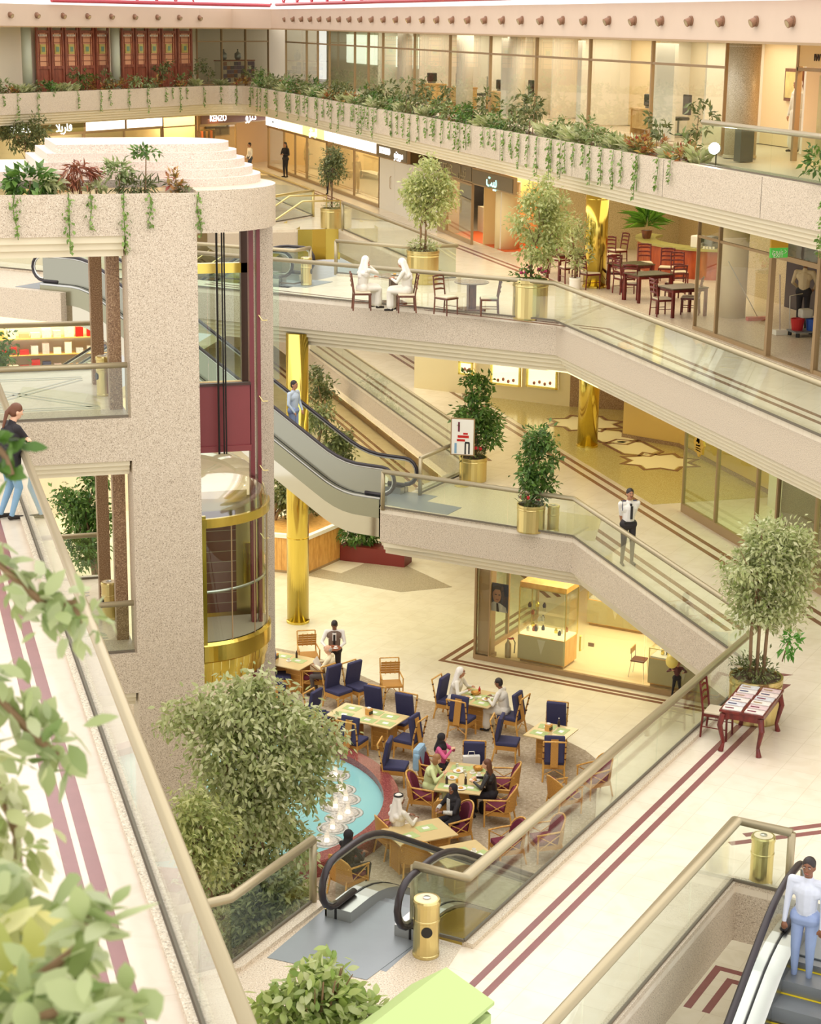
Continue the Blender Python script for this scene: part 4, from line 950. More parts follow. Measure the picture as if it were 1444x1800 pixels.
def make_arm_chair(name, label, fabric):
    t = thing(name, label, 'chair')
    for sx in (-1, 1):
        MB().tube([(sx * .29, .27, .62), (sx * .28, .27, .0)], .02, 7).build('leg', RATTAN, t)
        MB().tube([(sx * .22, -.24, .45), (sx * .25, -.33, .0)], .02, 7).build('leg', RATTAN, t)
        MB().tube([(sx * .29, .3, .63), (sx * .29, .0, .65), (sx * .27, -.27, .66)], .02, 7).build('arm_rail', RATTAN, t)
        MB().tube([(sx * .285, .25, .3), (sx * .27, -.25, .62)], .012, 5).build('brace', RATTAN, t)
        MB().tube([(sx * .285, .25, .6), (sx * .25, -.25, .3)], .012, 5).build('brace', RATTAN, t)
    MB().bx(-.27, .27, -.25, .27, .28, .37).build('seat_frame', WICKER, t)
    rbox((0, .02, .42), (.5, .5, .1)).build('seat_cushion', fabric, t)
    q = [R(200 + 14 * k) for k in range(11)]
    prof = [(math.cos(a) * .29, -.06 + math.sin(a) * .25) for a in q]
    hgt = [.66 + .24 * math.sin(math.pi * k / 10) ** .7 for k in range(11)]
    def shell(r, z0, nm, m):
        mb = MB(); vs = []
        for k, (x, y) in enumerate(prof):
            for rr in (r, r + .025 if nm == 'back_shell' else r - .06):
                vs += [(x * rr / .29, -.06 + (y + .06) * rr / .29, z0), (x * rr / .29, -.06 + (y + .06) * rr / .29 - .05, hgt[k] if nm == 'back_shell' else hgt[k] - .01)]
        fs = []
        for k in range(10):
            a, b = 4 * k, 4 * k + 4
            fs += [(a, b, b + 1, a + 1), (a + 2, a + 3, b + 3, b + 2), (a + 1, b + 1, b + 3, a + 3), (a, a + 2, b + 2, b)]
        fs += [(0, 1, 3, 2), (40, 42, 43, 41)]
        mb.add(vs, fs).build(nm, m, t)
    shell(.31, .38, 'back_shell', WICKER); shell(.29, .44, 'back_cushion', fabric)
    MB().tube([(x * 1.1, y * 1.08 - .05, h + .01) for (x, y), h in zip(prof, hgt)], .018, 6).build('top_rail', RATTAN, t)
    return t
def make_wicker_chair(name, label):
    t = thing(name, label, 'chair')
    for sx in (-1, 1):
        MB().tube([(sx * .27, .24, .66), (sx * .26, .24, .0)], .018, 7).build('leg', RATTAN, t)
        MB().tube([(sx * .24, -.38, 1.0), (sx * .24, -.25, .45), (sx * .25, -.27, .0)], .018, 7).build('leg', RATTAN, t)
        MB().tube([(sx * .27, .27, .66), (sx * .25, -.28, .66)], .018, 7).build('arm_rail', RATTAN, t)
        MB().tube([(sx * .26, .24, .1), (0, 0, .4)], .01, 5).build('brace', RATTAN, t)
    MB().bx(-.26, .26, -.26, .26, .42, .46).build('seat', WICKER, t)
    m = MB()
    for i in range(5): tilt(MB().bx(-.24, .24, -.262, -.248, .66 + i * .07, .715 + i * .07), R(-14), (0, -.25, .45)).build('back_slat', WICKER, t)
    for x in (-.12, 0, .12): tilt(MB().bx(x - .01, x + .01, -.265, -.245, .64, 1.02), R(-14), (0, -.25, .45)).build('back_stake', RATTAN, t)
    MB().tube([(-.24, -.385, 1.0), (.24, -.385, 1.0)], .016, 6).build('top_rail', RATTAN, t)
    return t
def make_ladder_chair(name, label, woodm, pad):
    t = thing(name, label, 'chair')
    for sx in (-1, 1):
        MB().tube([(sx * .2, .2, .44), (sx * .2, .21, .0)], .02, 6).build('leg', woodm, t)
        MB().tube([(sx * .19, -.3, .98), (sx * .19, -.22, .46), (sx * .19, -.25, .0)], .02, 6).build('leg', woodm, t)
        MB().tube([(sx * .2, .2, .2), (sx * .19, -.23, .2)], .01, 5).build('stretcher', woodm, t)
    MB().bx(-.215, .215, -.23, .23, .40, .445).build('seat_frame', woodm, t)
    rbox((0, .0, .462), (.4, .42, .04), .015).build('seat_pad', pad, t)
    for k, z in enumerate((.62, .74, .86, .95)):
        y = -.235 - (z - .46) * .13
        MB().tube([(-.19, y, z), (-.1, y - .025, z + .015), (.1, y - .025, z + .015), (.19, y, z)], [.012, .018, .018, .012], 5, flat=1.6).build('back_rung', woodm, t)
    return t
protos = {'navy': make_side_chair('rattan_side_chair', 'x', NAVY), 'maroon': make_arm_chair('rattan_armchair', 'x', MAROON),
          'wicker': make_wicker_chair('wicker_armchair', 'x'), 'red': make_ladder_chair('ladder_back_chair', 'x', REDWOOD, SEATPAD), 'brown': make_ladder_chair('cafe_chair', 'x', DARKWOOD, SEATPAD)}
used = set()
GRP = {'navy': 'navy cushioned rattan chairs of the cafe', 'maroon': 'maroon cushioned rattan armchairs of the cafe', 'wicker': 'wicker armchairs of the cafe', 'red': 'dark red restaurant chairs', 'brown': 'brown chairs of the upper bridge'}
def chair(kind, loc, rz, label):
    loc = (loc[0], loc[1], loc[2] if len(loc) > 2 else 0)
    if kind not in used:
        used.add(kind); o = protos[kind]; o.location = loc; o.rotation_euler = (0, 0, rz); o['label'] = label; o['group'] = GRP[kind]; return o
    return dup(protos[kind], loc, rz, label, GRP[kind])
def on(x, y, z): p = at(x, y, z + .47); return (p.x, p.y, z)
CZ = .012
D2R, D3R, mD2, mD3 = R(-45), R(45), R(135), R(-135)
def c0(c2, c3): return cc(c2, c3) + (CZ,)
# table A (long, in front of the pool)
chair('navy', c0(-20.62, 36.08), mD2, 'navy rattan chair behind the long table near the pool, beside the double chairs')
chair('navy', c0(-19.72, 36.02), mD2, 'navy rattan chair behind the long table near the pool, nearer the wicker armchair')
chair('navy', c0(-21.5, 35.3), mD3, 'navy rattan chair at the head of the long table by the leafy tree')
chair('navy', c0(-21.0, 34.42), D2R, 'navy rattan chair with cane back next to the leafy tree and pool rim')
chair('navy', c0(-20.05, 34.35), D2R, 'navy rattan chair with cane back on the pool side of the long table')
chair('navy', c0(-18.98, 35.05), D3R, 'navy rattan chair at the open end of the long table')
chair('navy', on(695, 1343, 0), R(-118), 'navy rattan chair standing alone against the red pool rim')
# loveseat pair and wicker chair
chair('navy', c0(-22.05, 37.0), R(-150), 'navy rattan chair of the touching pair, nearer the leafy tree')
chair('navy', c0(-21.75, 37.5), R(-150), 'navy rattan chair of the touching pair, nearer the waiter')
chair('wicker', on(688, 1200, 0), R(172), 'bare wicker armchair standing apart on the stone floor edge')
# table B
chair('navy', c0(-19.32, 37.75), mD3, 'navy rattan chair of the man in white headscarf')
chair('navy', c0(-18.5, 36.85), D2R, 'empty navy rattan chair with cane back at the table of the two men in white')
chair('navy', c0(-17.55, 37.6), D3R, 'navy rattan chair of the bare headed man in white')
# table C
chair('navy', c0(-16.3, 37.35), R(150), 'navy rattan chair behind the small table near the glass shop')
chair('navy', c0(-16.95, 36.1), R(-120), 'navy rattan chair seen from its side at the small table')
chair('navy', c0(-15.55, 35.65), R(-20), 'navy rattan chair with cane back in front of the small table')
chair('maroon', on(1046, 1362, 0), R(100), 'maroon armchair half hidden by the diagonal balustrade beside the small table')
chair('maroon', on(992, 1392, 0), R(-75), 'maroon armchair with cane shell beside the diagonal balustrade')
# table D
chair('navy', on(833, 1352, 0), R(160), 'navy rattan chair holding a white shopping bag')
chair('maroon', on(745, 1392, 0), R(-120), 'maroon armchair of the person in the pale green jacket')
chair('maroon', on(762, 1352, 0), R(-125), 'armchair with a blue denim jacket over its back')
chair('maroon', on(885, 1372, 0), R(65), 'maroon armchair behind the woman in the leather jacket, farther from the camera')
chair('maroon', on(878, 1412, 0), R(62), 'maroon armchair of the woman in the black leather jacket')
chair('maroon', on(790, 1428, 0), R(-28), 'armchair with cane back at the near end of the crowded table')
# table E and F
chair('maroon', on(800, 1448, 0), R(100), 'maroon armchair of the woman in the black headscarf')
chair('maroon', on(692, 1465, 0), R(-80), 'armchair of the man in white robe beside the escalator')
chair('maroon', on(892, 1478, 0), R(95), 'maroon armchair with high square back beside the diagonal balustrade')
chair('maroon', on(728, 1500, 0), R(-10), 'armchair seen through the escalator glass in front of the near table')
chair('maroon', on(612, 1530, 0), R(-60), 'maroon armchair under the person in black behind the escalator side panel')
chair('maroon', on(960, 1470, 0), R(90), 'maroon armchair seen through the glass of the diagonal balustrade')
chair('maroon', on(556, 1185, 0), R(60), 'maroon cushioned armchair of the old man reading')
chair('wicker', on(542, 1150, 0), R(175), 'wicker bench like chair in front of the waiter')
chair('navy', on(492, 1185, 0), R(-100), 'navy chair half hidden by the lift pillar')
chair('navy', on(492, 1235, 0), R(-40), 'navy chair with cane back beside the lift pillar and the tree')

def cafe_table(label, c, size, rz, mats_, h=.75):
    t = thing('cafe_table', label, 'table', (c[0], c[1], CZ), rz, 'cane based cafe tables')
    MB().bx(-size[0] / 2, size[0] / 2, -size[1] / 2, size[1] / 2, h - .035, h - .012).build('tabletop', TABLETOP, t)
    n = 1 if size[0] < 1.2 else 2
    for k in range(n):
        x = 0 if n == 1 else (k - .5) * size[0] * .52
        w = .5 if n == 1 else .42
        b = MB().bx(x - w / 2, x + w / 2, -.21, .21, 0, h - .05); b.build('pedestal', WICKER, t)
        for sx in (-1, 1):
            for sy in (-1, 1): MB().tube([(x + sx * w / 2, sy * .21, 0), (x + sx * w / 2, sy * .21, h - .04)], .02, 6).build('pedestal_post', RATTAN, t)
        for z in (.12, .24, .36, .48, .6):
            for sy in (-1, 1): MB().bx(x - w / 2, x + w / 2, sy * .212 - .006, sy * .212 + .006, z - .008, z + .008).build('lattice_strip', RATTAN, t)
    for i, (x, y, r) in enumerate(mats_):
        p = thing('placemat', f'green placemat, {ORDW[i]} laid on the {" ".join(label.split()[:8])}', 'placemat', (0, 0, 0), 0, 'green placemats')
        M = mat_of(t); q = M @ Vector((x, y, h - .012)); p.location = q; p.rotation_euler = (0, 0, rz + r)
        MB().bx(-.2, .2, -.14, .14, 0, .004).build('sheet', MATGREEN, p); MB().bx(-.08, .06, -.05, .06, .004, .006).build('printed_panel', PORCELAIN, p)
    return t
TH = .75 - .012 + CZ
def item(kind, label, x, y, z, group='tableware'):
    t = thing(kind, label, kind.replace('_', ' ').split(' ')[-1], (x, y, z), random.uniform(0, 3), group)
    if kind == 'dinner_plate': MB().lathe([(.06, 0), (.11, .015), (.12, .02), (.1, .018), (0, .01)], n=16).build('plate', PORCELAIN, t); MB().ball((0, 0, .025), (.06, .05, .025), 7, 5).build('food', FOOD, t)
    elif kind == 'drinking_glass': MB().lathe([(.03, 0), (.035, .12), (.032, .12), (.027, .01), (0, .01)], n=10).build('tumbler', GLASS_SHOP, t); MB().lathe([(0, .011), (.026, .011), (.03, .08), (0, .08)], n=10).build('drink', JUICE if random.random() < .4 else PORCELAIN, t)
    elif kind == 'sauce_bottle': MB().lathe([(.03, 0), (.03, .12), (.012, .16), (.012, .19), (0, .19)], n=10).build('bottle', random.choice((REDBOT, DARKBOT)), t); MB().lathe([(.014, .19), (.014, .21), (0, .21)], n=8).build('cap', PORCELAIN, t)
    elif kind == 'napkin_box': MB().bx(-.07, .07, -.06, .06, 0, .15).build('box', NAPKIN, t); MB().bx(-.04, .04, -.03, .03, .15, .18).build('napkins', PORCELAIN, t); MB().bx(-.072, -.05, -.062, .062, .02, .1).build('printed_band', DARKBOT, t)
    elif kind == 'coffee_cup': MB().lathe([(.06, 0), (.07, .012), (.03, .014), (.04, .07), (.036, .07), (.03, .02), (0, .02)], n=12).build('cup', PORCELAIN, t); MB().tube([(.038, 0, .055), (.062, 0, .045), (.036, 0, .025)], .006, 5).build('handle', PORCELAIN, t)
    elif kind == 'bread_basket': MB().lathe([(.08, 0), (.12, .07), (.11, .07), (.07, .01), (0, .01)], n=14).build('basket', WICKER, t); MB().ball((0, 0, .06), (.08, .07, .04), 8, 5).build('bread', FOOD, t)
    return t
tA = cc(-20.17, 35.2)
cafe_table('long bare cane table with napkin box near the pool', tA, (1.75, .95), R(-45), [(-.55, .22, 0), (-.5, -.22, .1), (.05, .25, 0), (.5, .2, .1), (.15, -.25, 0), (.62, -.22, 0)])
item('napkin_box', 'orange napkin box on the empty long table', tA[0] + .05, tA[1] + .05, TH)
tB = cc(-18.46, 37.6)
cafe_table('square cane table between the two men in white', tB, (1.05, 1.05), R(-45), [(-.25, -.3, 0), (.3, .2, 1.57), (-.3, .25, 1.57), (.25, -.3, 0), (0, .05, .4)])
for i, (dx, dy, k, l) in enumerate([(-.25, .0, 'dinner_plate', 'plate of food before the man in white headscarf'), (.15, -.2, 'dinner_plate', 'plate of food before the bare headed man in white'), (-.1, -.15, 'drinking_glass', 'glass of orange juice on the table of the two men in white'), (-.38, -.12, 'drinking_glass', 'orange juice glass nearest the man in white headscarf'), (.12, .25, 'sauce_bottle', 'sauce bottle on the table of the two men in white'), (.0, .2, 'bread_basket', 'bread basket on the table of the two men in white')]):
    item(k, l, tB[0] + dx, tB[1] + dy, TH)
tC = cc(-16.0, 36.45)
cafe_table('small empty cane table near the glass shop', tC, (.95, 1.0), R(-45), [(-.2, -.2, 0), (.2, .15, 1.57), (-.2, .25, .2)])
item('napkin_box', 'orange napkin box on the small table near the glass shop', tC[0] - .02, tC[1] + .1, TH); item('sauce_bottle', 'tall sauce bottle on the small table near the glass shop', tC[0] + .3, tC[1] + .28, TH)
tD = (11.7, 35.05)
cafe_table('crowded cane table full of dishes', tD, (1.0, 1.6), R(-30), [(-.25, -.55, 0), (.25, -.5, 0), (-.28, 0, 1.57), (.28, .1, 1.57), (-.2, .5, 0), (.2, .55, 0)])
DI = [('dinner_plate', -.2, .3, 'plate of food in front of the girl in pink'), ('bread_basket', .2, .5, 'basket of bread at the far end of the crowded table'), ('drinking_glass', -.28, .55, 'glass of orange juice near the white shopping bag'), ('drinking_glass', -.05, .25, 'clear tumbler in the middle of the crowded table'), ('drinking_glass', .02, .05, 'milky glass in the middle of the crowded table'), ('sauce_bottle', .1, -.35, 'red sauce bottle on the crowded table'), ('sauce_bottle', -.3, -.42, 'dark pepper mill on the crowded table'), ('coffee_cup', .28, .2, 'cup beside the woman in the leather jacket'), ('dinner_plate', .25, -.1, 'plate before the woman in the leather jacket'), ('dinner_plate', -.25, -.1, 'plate before the person in pale green'), ('drinking_glass', -.1, -.3, 'tumbler with ice near the pepper mill'), ('coffee_cup', .12, .3, 'cup beside the bread basket'), ('dinner_plate', .05, -.6, 'small plate at the near end of the crowded table')]
for k, x, y, l in DI:
    c, s = math.cos(R(-30)), math.sin(R(-30)); item(k, l, tD[0] + x * c - y * s, tD[1] + x * s + y * c, TH)
pE = at(738, 1462, .75); cafe_table('cane table of the man in white beside the escalator', (pE.x, pE.y), (1.3, .9), R(10), [(.2, .1, 0), (-.3, -.1, .2)])
pE2 = at(812, 1500, .75); cafe_table('near cane table seen behind the escalator handrail', (pE2.x, pE2.y), (1.1, .9), R(10), [(0, .1, 0), (.3, -.2, .2)])
item('coffee_cup', 'coffee cup on the near table behind the escalator handrail', pE2.x + .25, pE2.y, TH)
pF = at(503, 1160, .75); cafe_table('cane table beside the lift pillar with the old man', (pF.x, pF.y), (1.4, .95), R(-45), [(.3, .1, 0), (-.2, .2, .1)])
item('sauce_bottle', 'dark condiment stand on the table of the old man', pF.x + .3, pF.y + .1, TH); item('napkin_box', 'orange napkin box on the table beside the lift pillar', pF.x - .25, pF.y + .15, TH); item('coffee_cup', 'ashtray cup on the table beside the lift pillar', pF.x + .05, pF.y - .1, TH)
# shopping bag on chair, denim jacket, handbag
q = on(828, 1352, 0); bag = thing('shopping_bag', 'white paper shopping bag standing on the navy chair', 'bag', (q[0], q[1] - .02, .5), R(-10))
MB().bx(-.19, .19, -.06, .06, 0, .3).build('bag_body', PORCELAIN, bag); MB().tube([(-.08, 0, .3), (-.06, 0, .4), (.06, 0, .4), (.08, 0, .3)], .009, 5).build('handle', PORCELAIN, bag)
q = on(762, 1352, 0); DENIM = plain('denim', srgb(150, 184, 208), .9, noise=.2, nscale=9)
dj = thing('denim_jacket', 'light blue denim jacket draped over an armchair back', 'jacket', (q[0] - .28, q[1] + .18, .48), R(-125))
rbox((0, 0, .25), (.5, .16, .5), .06).build('jacket_body', DENIM, dj); rbox((.23, .02, .2), (.12, .14, .4), .05).build('sleeve', DENIM, dj); rbox((-.23, .02, .2), (.12, .14, .4), .05).build('sleeve', DENIM, dj)
q = at(690, 1300, 0)
hb = at(828, 1432, 0); hbg = thing('handbag', 'black leather handbag on the floor under the crowded table', 'bag', (hb.x + .35, hb.y, CZ), .4); rbox((0, 0, .14), (.32, .16, .28), .05).build('bag_body', BLACK, hbg); MB().tube([(-.1, 0, .27), (-.07, 0, .4), (.07, 0, .4), (.1, 0, .27)], .012, 5).build('strap', BLACK, hbg)

# ---- pool with fountains
PCX, PCY, PR = 6.55, 36.32, 3.9
REDRIM = speckle('red_granite', srgb(140, 70, 66), srgb(96, 44, 44), srgb(168, 102, 94), 40, .2)
pool = thing('pool', 'round turquoise fountain pool with a red granite rim', 'pool', (PCX, PCY, 0))
MB().lathe([(PR - .34, 0), (PR - .34, .36), (PR, .36), (PR + .02, .33), (PR, .0)], (PCX, PCY, 0), 64).build('rim', REDRIM, pool, True)
m, nt, b = _mat('pool_water'); b.inputs['Base Color'].default_value = srgb(142, 202, 204); b.inputs['Roughness'].default_value = .12
nz = nt.nodes.new('ShaderNodeTexNoise'); nz.inputs['Scale'].default_value = 5; 
MB().lathe([(PR - .33, .2), (0, .2)], (PCX, PCY, 0), 64).build('water', MATS['pool_water'], pool, True)
FOAM = plain('foam', srgb(250, 244, 234), .9)
_nt = FOAM.node_tree; _tr = _nt.nodes.new('ShaderNodeBsdfTransparent'); _mx = _nt.nodes.new('ShaderNodeMixShader'); _nz = _nt.nodes.new('ShaderNodeTexNoise'); _nz.inputs['Scale'].default_value = 9; _nt.links.new(_nz.outputs[0], _mx.inputs[0]); _nt.links.new(_nt.nodes['Principled BSDF'].outputs[0], _mx.inputs[1]); _nt.links.new(_tr.outputs[0], _mx.inputs[2]); _nt.links.new(_mx.outputs[0], _nt.nodes['Material Output'].inputs[0]); JETS = [(590, 1360), (600, 1385), (608, 1402), (590, 1415), (598, 1435), (612, 1425), (585, 1452), (575, 1475)]
LAMPW = lit('underwater_lamp', (1, .86, .66, 1), 3.0)
for i, (x, y) in enumerate(JETS):
    p = at(x, y, .25); k = thing('fountain_jet', f'foaming lit fountain jet, {ORDW[i]} in the line away from the far pool rim', 'fountain', (p.x, p.y, .2), 0, 'fountain jets in the pool')
    MB().lathe([(.05, 0), (.05, .06), (0, .06)], (p.x, p.y, .2), 8).build('nozzle', LAMPW, k, True)
    MB().tube([(p.x, p.y, .22), (p.x, p.y, .32), (p.x + .03, p.y, .4 + .06 * (i % 3))], [.06, .04, .015], 7).build('jet', FOAM, k, True, True)
    MB().lathe([(.26, 0), (.2, .02), (.1, .04), (.06, .1), (.045, .2), (.02, .27), (0, .28)], (p.x, p.y, .2), 12).build('plume', FOAM, k, True, True)
    MB().lathe([(.34, .203), (.3, .21), (.27, .203)], (p.x, p.y, 0), 16).build('ripple', FOAM, k, True, True)

# ---- upper bridge tables
def round_table(label, px, py):
    p = at(px, py, L2); t = thing('pedestal_table', label, 'table', (p.x, p.y + .3, L2), 0, 'round tables of the upper bridge')
    MB().lathe([(0, .71), (.44, .71), (.46, .725), (.46, .74), (.44, .75), (0, .75)], n=28).build('tabletop', plain('grey_marble_top', srgb(150, 130, 112), .2, noise=.2, nscale=8) if 'grey_marble_top' not in MATS else MATS['grey_marble_top'], t)
    MB().bx(-.1, .1, -.1, .1, .05, .72).build('pedestal', DARKWOOD, t)
    MB().bx(-.3, .3, -.3, .3, 0, .05).build('foot', DARKWOOD, t)
    return t
rt1 = round_table('round pedestal table between the two men in white headscarves', 697, 536)
rt2 = round_table('empty round pedestal table on the upper bridge', 835, 548)
def on2(x, y): p = at(x, y, L2 + .45); return (p.x, p.y, L2)
chair('brown', on2(637, 514), R(-100), 'brown chair of the smiling man in white headscarf')
chair('brown', on2(714, 518), R(80), 'brown chair of the man in white headscarf with bowed head')
chair('brown', on2(785, 522), R(-150), 'empty brown chair between the two round tables')
chair('brown', on2(860, 524), R(75), 'empty brown chair at the unoccupied round table')
item('dinner_plate', 'plate on the round table of the two men in headscarves', rt1.location.x + .05, rt1.location.y + .05, L2 + .75)
item('drinking_glass', 'water glass on the round table of the two men in headscarves', rt1.location.x + .22, rt1.location.y + .1, L2 + .75)

# ---- restaurant on the second floor
def rtable(label, px, py, rz=0):
    p = at(px, py, L2 + .76); t = thing('restaurant_table', label, 'table', (p.x, p.y, L2 + .01), rz, 'dark red restaurant tables')
    MB().bx(-.55, .55, -.4, .4, .72, .75).build('tabletop', plain('dark_top', srgb(86, 70, 50), .2) if 'dark_top' not in MATS else MATS['dark_top'], t)
    MB().bx(-.5, .5, -.36, .36, .64, .72).build('apron', REDWOOD, t)
    for sx in (-1, 1):
        for sy in (-1, 1): MB().bx(sx * .5 - .035, sx * .5 + .035, sy * .35 - .035, sy * .35 + .035, 0, .72).build('leg', REDWOOD, t)
rtable('dark red restaurant table beside the fluted brass column', 1110, 463, R(10)); rtable('dark red restaurant table in the middle of the row', 1140, 480, R(10)); rtable('dark red restaurant table nearest the glass wall', 1200, 503, R(10)); rtable('dark red restaurant table behind the potted ficus', 1000, 445, R(10))
for i, (x, y, a, l) in enumerate([(1038, 480, -80, 'dark red chair beside the small white pot'), (1080, 478, -20, 'dark red chair in front of the table by the brass column'), (1072, 448, 160, 'dark red chair behind the table by the brass column'), (1098, 488, -80, 'dark red chair at the head of the middle table'), (1110, 497, -30, 'dark red chair with pale pad in front of the middle table'), (1135, 462, 165, 'dark red chair behind the middle table'), (1172, 470, 150, 'dark red chair near the bar counter'), (1165, 525, -85, 'dark red chair nearest the upper balustrade'), (1188, 498, 0, 'dark red chair between the middle and the last table'), (1214, 522, 60, 'dark red chair next to the glass wall'), (1195, 478, 170, 'dark red chair in front of the bar counter'), (985, 455, -60, 'dark red chair half hidden by the ficus crown'), (1000, 470, 0, 'dark red chair behind the slender potted plant'), (970, 430, 160, 'dark red chair at the back before the orange doorway'), (1086, 440, 100, 'dark red chair tucked behind the brass column')]):
    chair('red', on2(x, y), R(a), l)
# bar counter
bar = thing('bar_counter', 'curved red wood bar counter with green stone top', 'counter', (23.9, 51.2, L2))
ORANGEWOOD = wood('orange_veneer', srgb(160, 66, 30), srgb(192, 92, 46), 2, .3)
GREENTOP = plain('green_stone_top', srgb(176, 170, 98), .25, noise=.1, nscale=10)
bcx, bcy = 24.4, 51.7
q0, q1 = R(112), R(262)
arcb = lambda r: [(bcx + r * 1.68 * math.cos(q0 + (q1 - q0) * k / 24), bcy + r * 2.45 * math.sin(q0 + (q1 - q0) * k / 24)) for k in range(25)]
MB().prism(arcb(1.0) + arcb(.86)[::-1], L2, L2 + .85).build('counter_front', ORANGEWOOD, bar, True)
MB().prism(arcb(1.04) + arcb(.7)[::-1], L2 + .85, L2 + .92).build('counter_top', GREENTOP, bar, True)
MB().prism(arcb(.7) + arcb(.55)[::-1], L2, L2 + .7).build('work_shelf', plain('dark_shelf', srgb(70, 56, 40), .4), bar, True)
BTOP = L2 + .92
for i, (q, l) in enumerate([(R(236), 'white coffee machine on the bar counter'), (R(250), 'small grey cash register on the bar counter')]):
    p = (bcx + .87 * 1.68 * math.cos(q), bcy + .87 * 2.45 * math.sin(q)); k = thing('bar_machine', l, 'machine', (p[0], p[1], BTOP), R(30)); rbox((0, 0, .18), (.35, .3, .36), .04).build('body', WHITE if i == 0 else STEEL_DARK, k); MB().bx(-.12, .12, -.17, -.15, .16, .3).build('panel', BLACK, k)
for i in range(4):
    q = R(242 + 3 * i); item('coffee_cup', f'white cup on the bar counter, {["next to the coffee machine", "second from the coffee machine", "second from the cash register", "next to the cash register"][i]}', bcx + .97 * 1.68 * math.cos(q), bcy + .97 * 2.45 * math.sin(q), BTOP)
q = R(160); p = (bcx + .87 * 1.68 * math.cos(q), bcy + .87 * 2.45 * math.sin(q)); dr = thing('potted_palm', 'spiky green palm on the bar counter', 'plant', (p[0], p[1], BTOP))
MB().lathe([(.12, 0), (.17, .25), (.15, .25), (0, .22)], n=14).build('pot', DARKWOOD, dr)
k = 110; qa = rng.uniform(0, 6.28, k); el = rng.uniform(-.2, 1.3, k)
leaves('foliage', leafmat('palm_leaf', [srgb(96, 150, 40), srgb(136, 186, 70), srgb(70, 120, 36)]), np.stack([.03 * np.cos(qa), .03 * np.sin(qa), .35 + .35 * rng.random(k)], 1), np.stack([np.cos(qa) * np.cos(el), np.sin(qa) * np.cos(el), np.sin(el)], 1), .75, dr, False, .07)
# magazine table and chair on the first floor
mt = thing('magazine_table', 'carved mahogany table covered with rows of magazines', 'table', (14.06, 26.66, L1), R(-41))
MB().bx(-.38, .38, -.72, .72, .72, .755).build('tabletop', REDWOOD, mt); MB().bx(-.34, .34, -.68, .68, .6, .72).build('apron', REDWOOD, mt)
for sx in (-1, 1):
    for sy in (-1, 1): MB().tube([(sx * .32, sy * .66, .68), (sx * .36, sy * .7, .48), (sx * .3, sy * .64, .15), (sx * .33, sy * .67, .0)], [.055, .05, .03, .05], 8).build('leg', REDWOOD, mt)
MAGC = [plain('magazine_%d' % i, c, .4, noise=.3, nscale=18) for i, c in enumerate([srgb(226, 220, 212), srgb(206, 206, 210), srgb(232, 214, 206), srgb(214, 190, 190)])]
M = mat_of(mt); k = 0
PLN = ['first', 'second', 'third', 'fourth', 'fifth', 'sixth']
for col, x in enumerate((-.18, .19)):
    for row in range(6):
        q = M @ Vector((x + random.uniform(-.015, .015), -.58 + row * .225, .756)); g = thing('magazine', f'magazine on the carved table, {PLN[row]} from the near edge in the {["balustrade", "planter"][col]} side row', 'magazine', q, mt.rotation_euler.z + random.uniform(-.06, .06), 'magazines on the carved table')
        MB().bx(-.16, .16, -.09, .09, 0, .012).build('pages', PORCELAIN, g); MB().bx(-.16, .16, -.09, .09, .012, .015).build('cover', MAGC[k % 4], g); MB().bx(-.13, .02, -.03, .02, .015, .016).build('cover_print', random.choice((MAROON, NAVY, BRONZE)), g); k += 1
chair('red', (13.62, 27.02, L1), R(-131), 'mahogany chair pulled up to the magazine table')
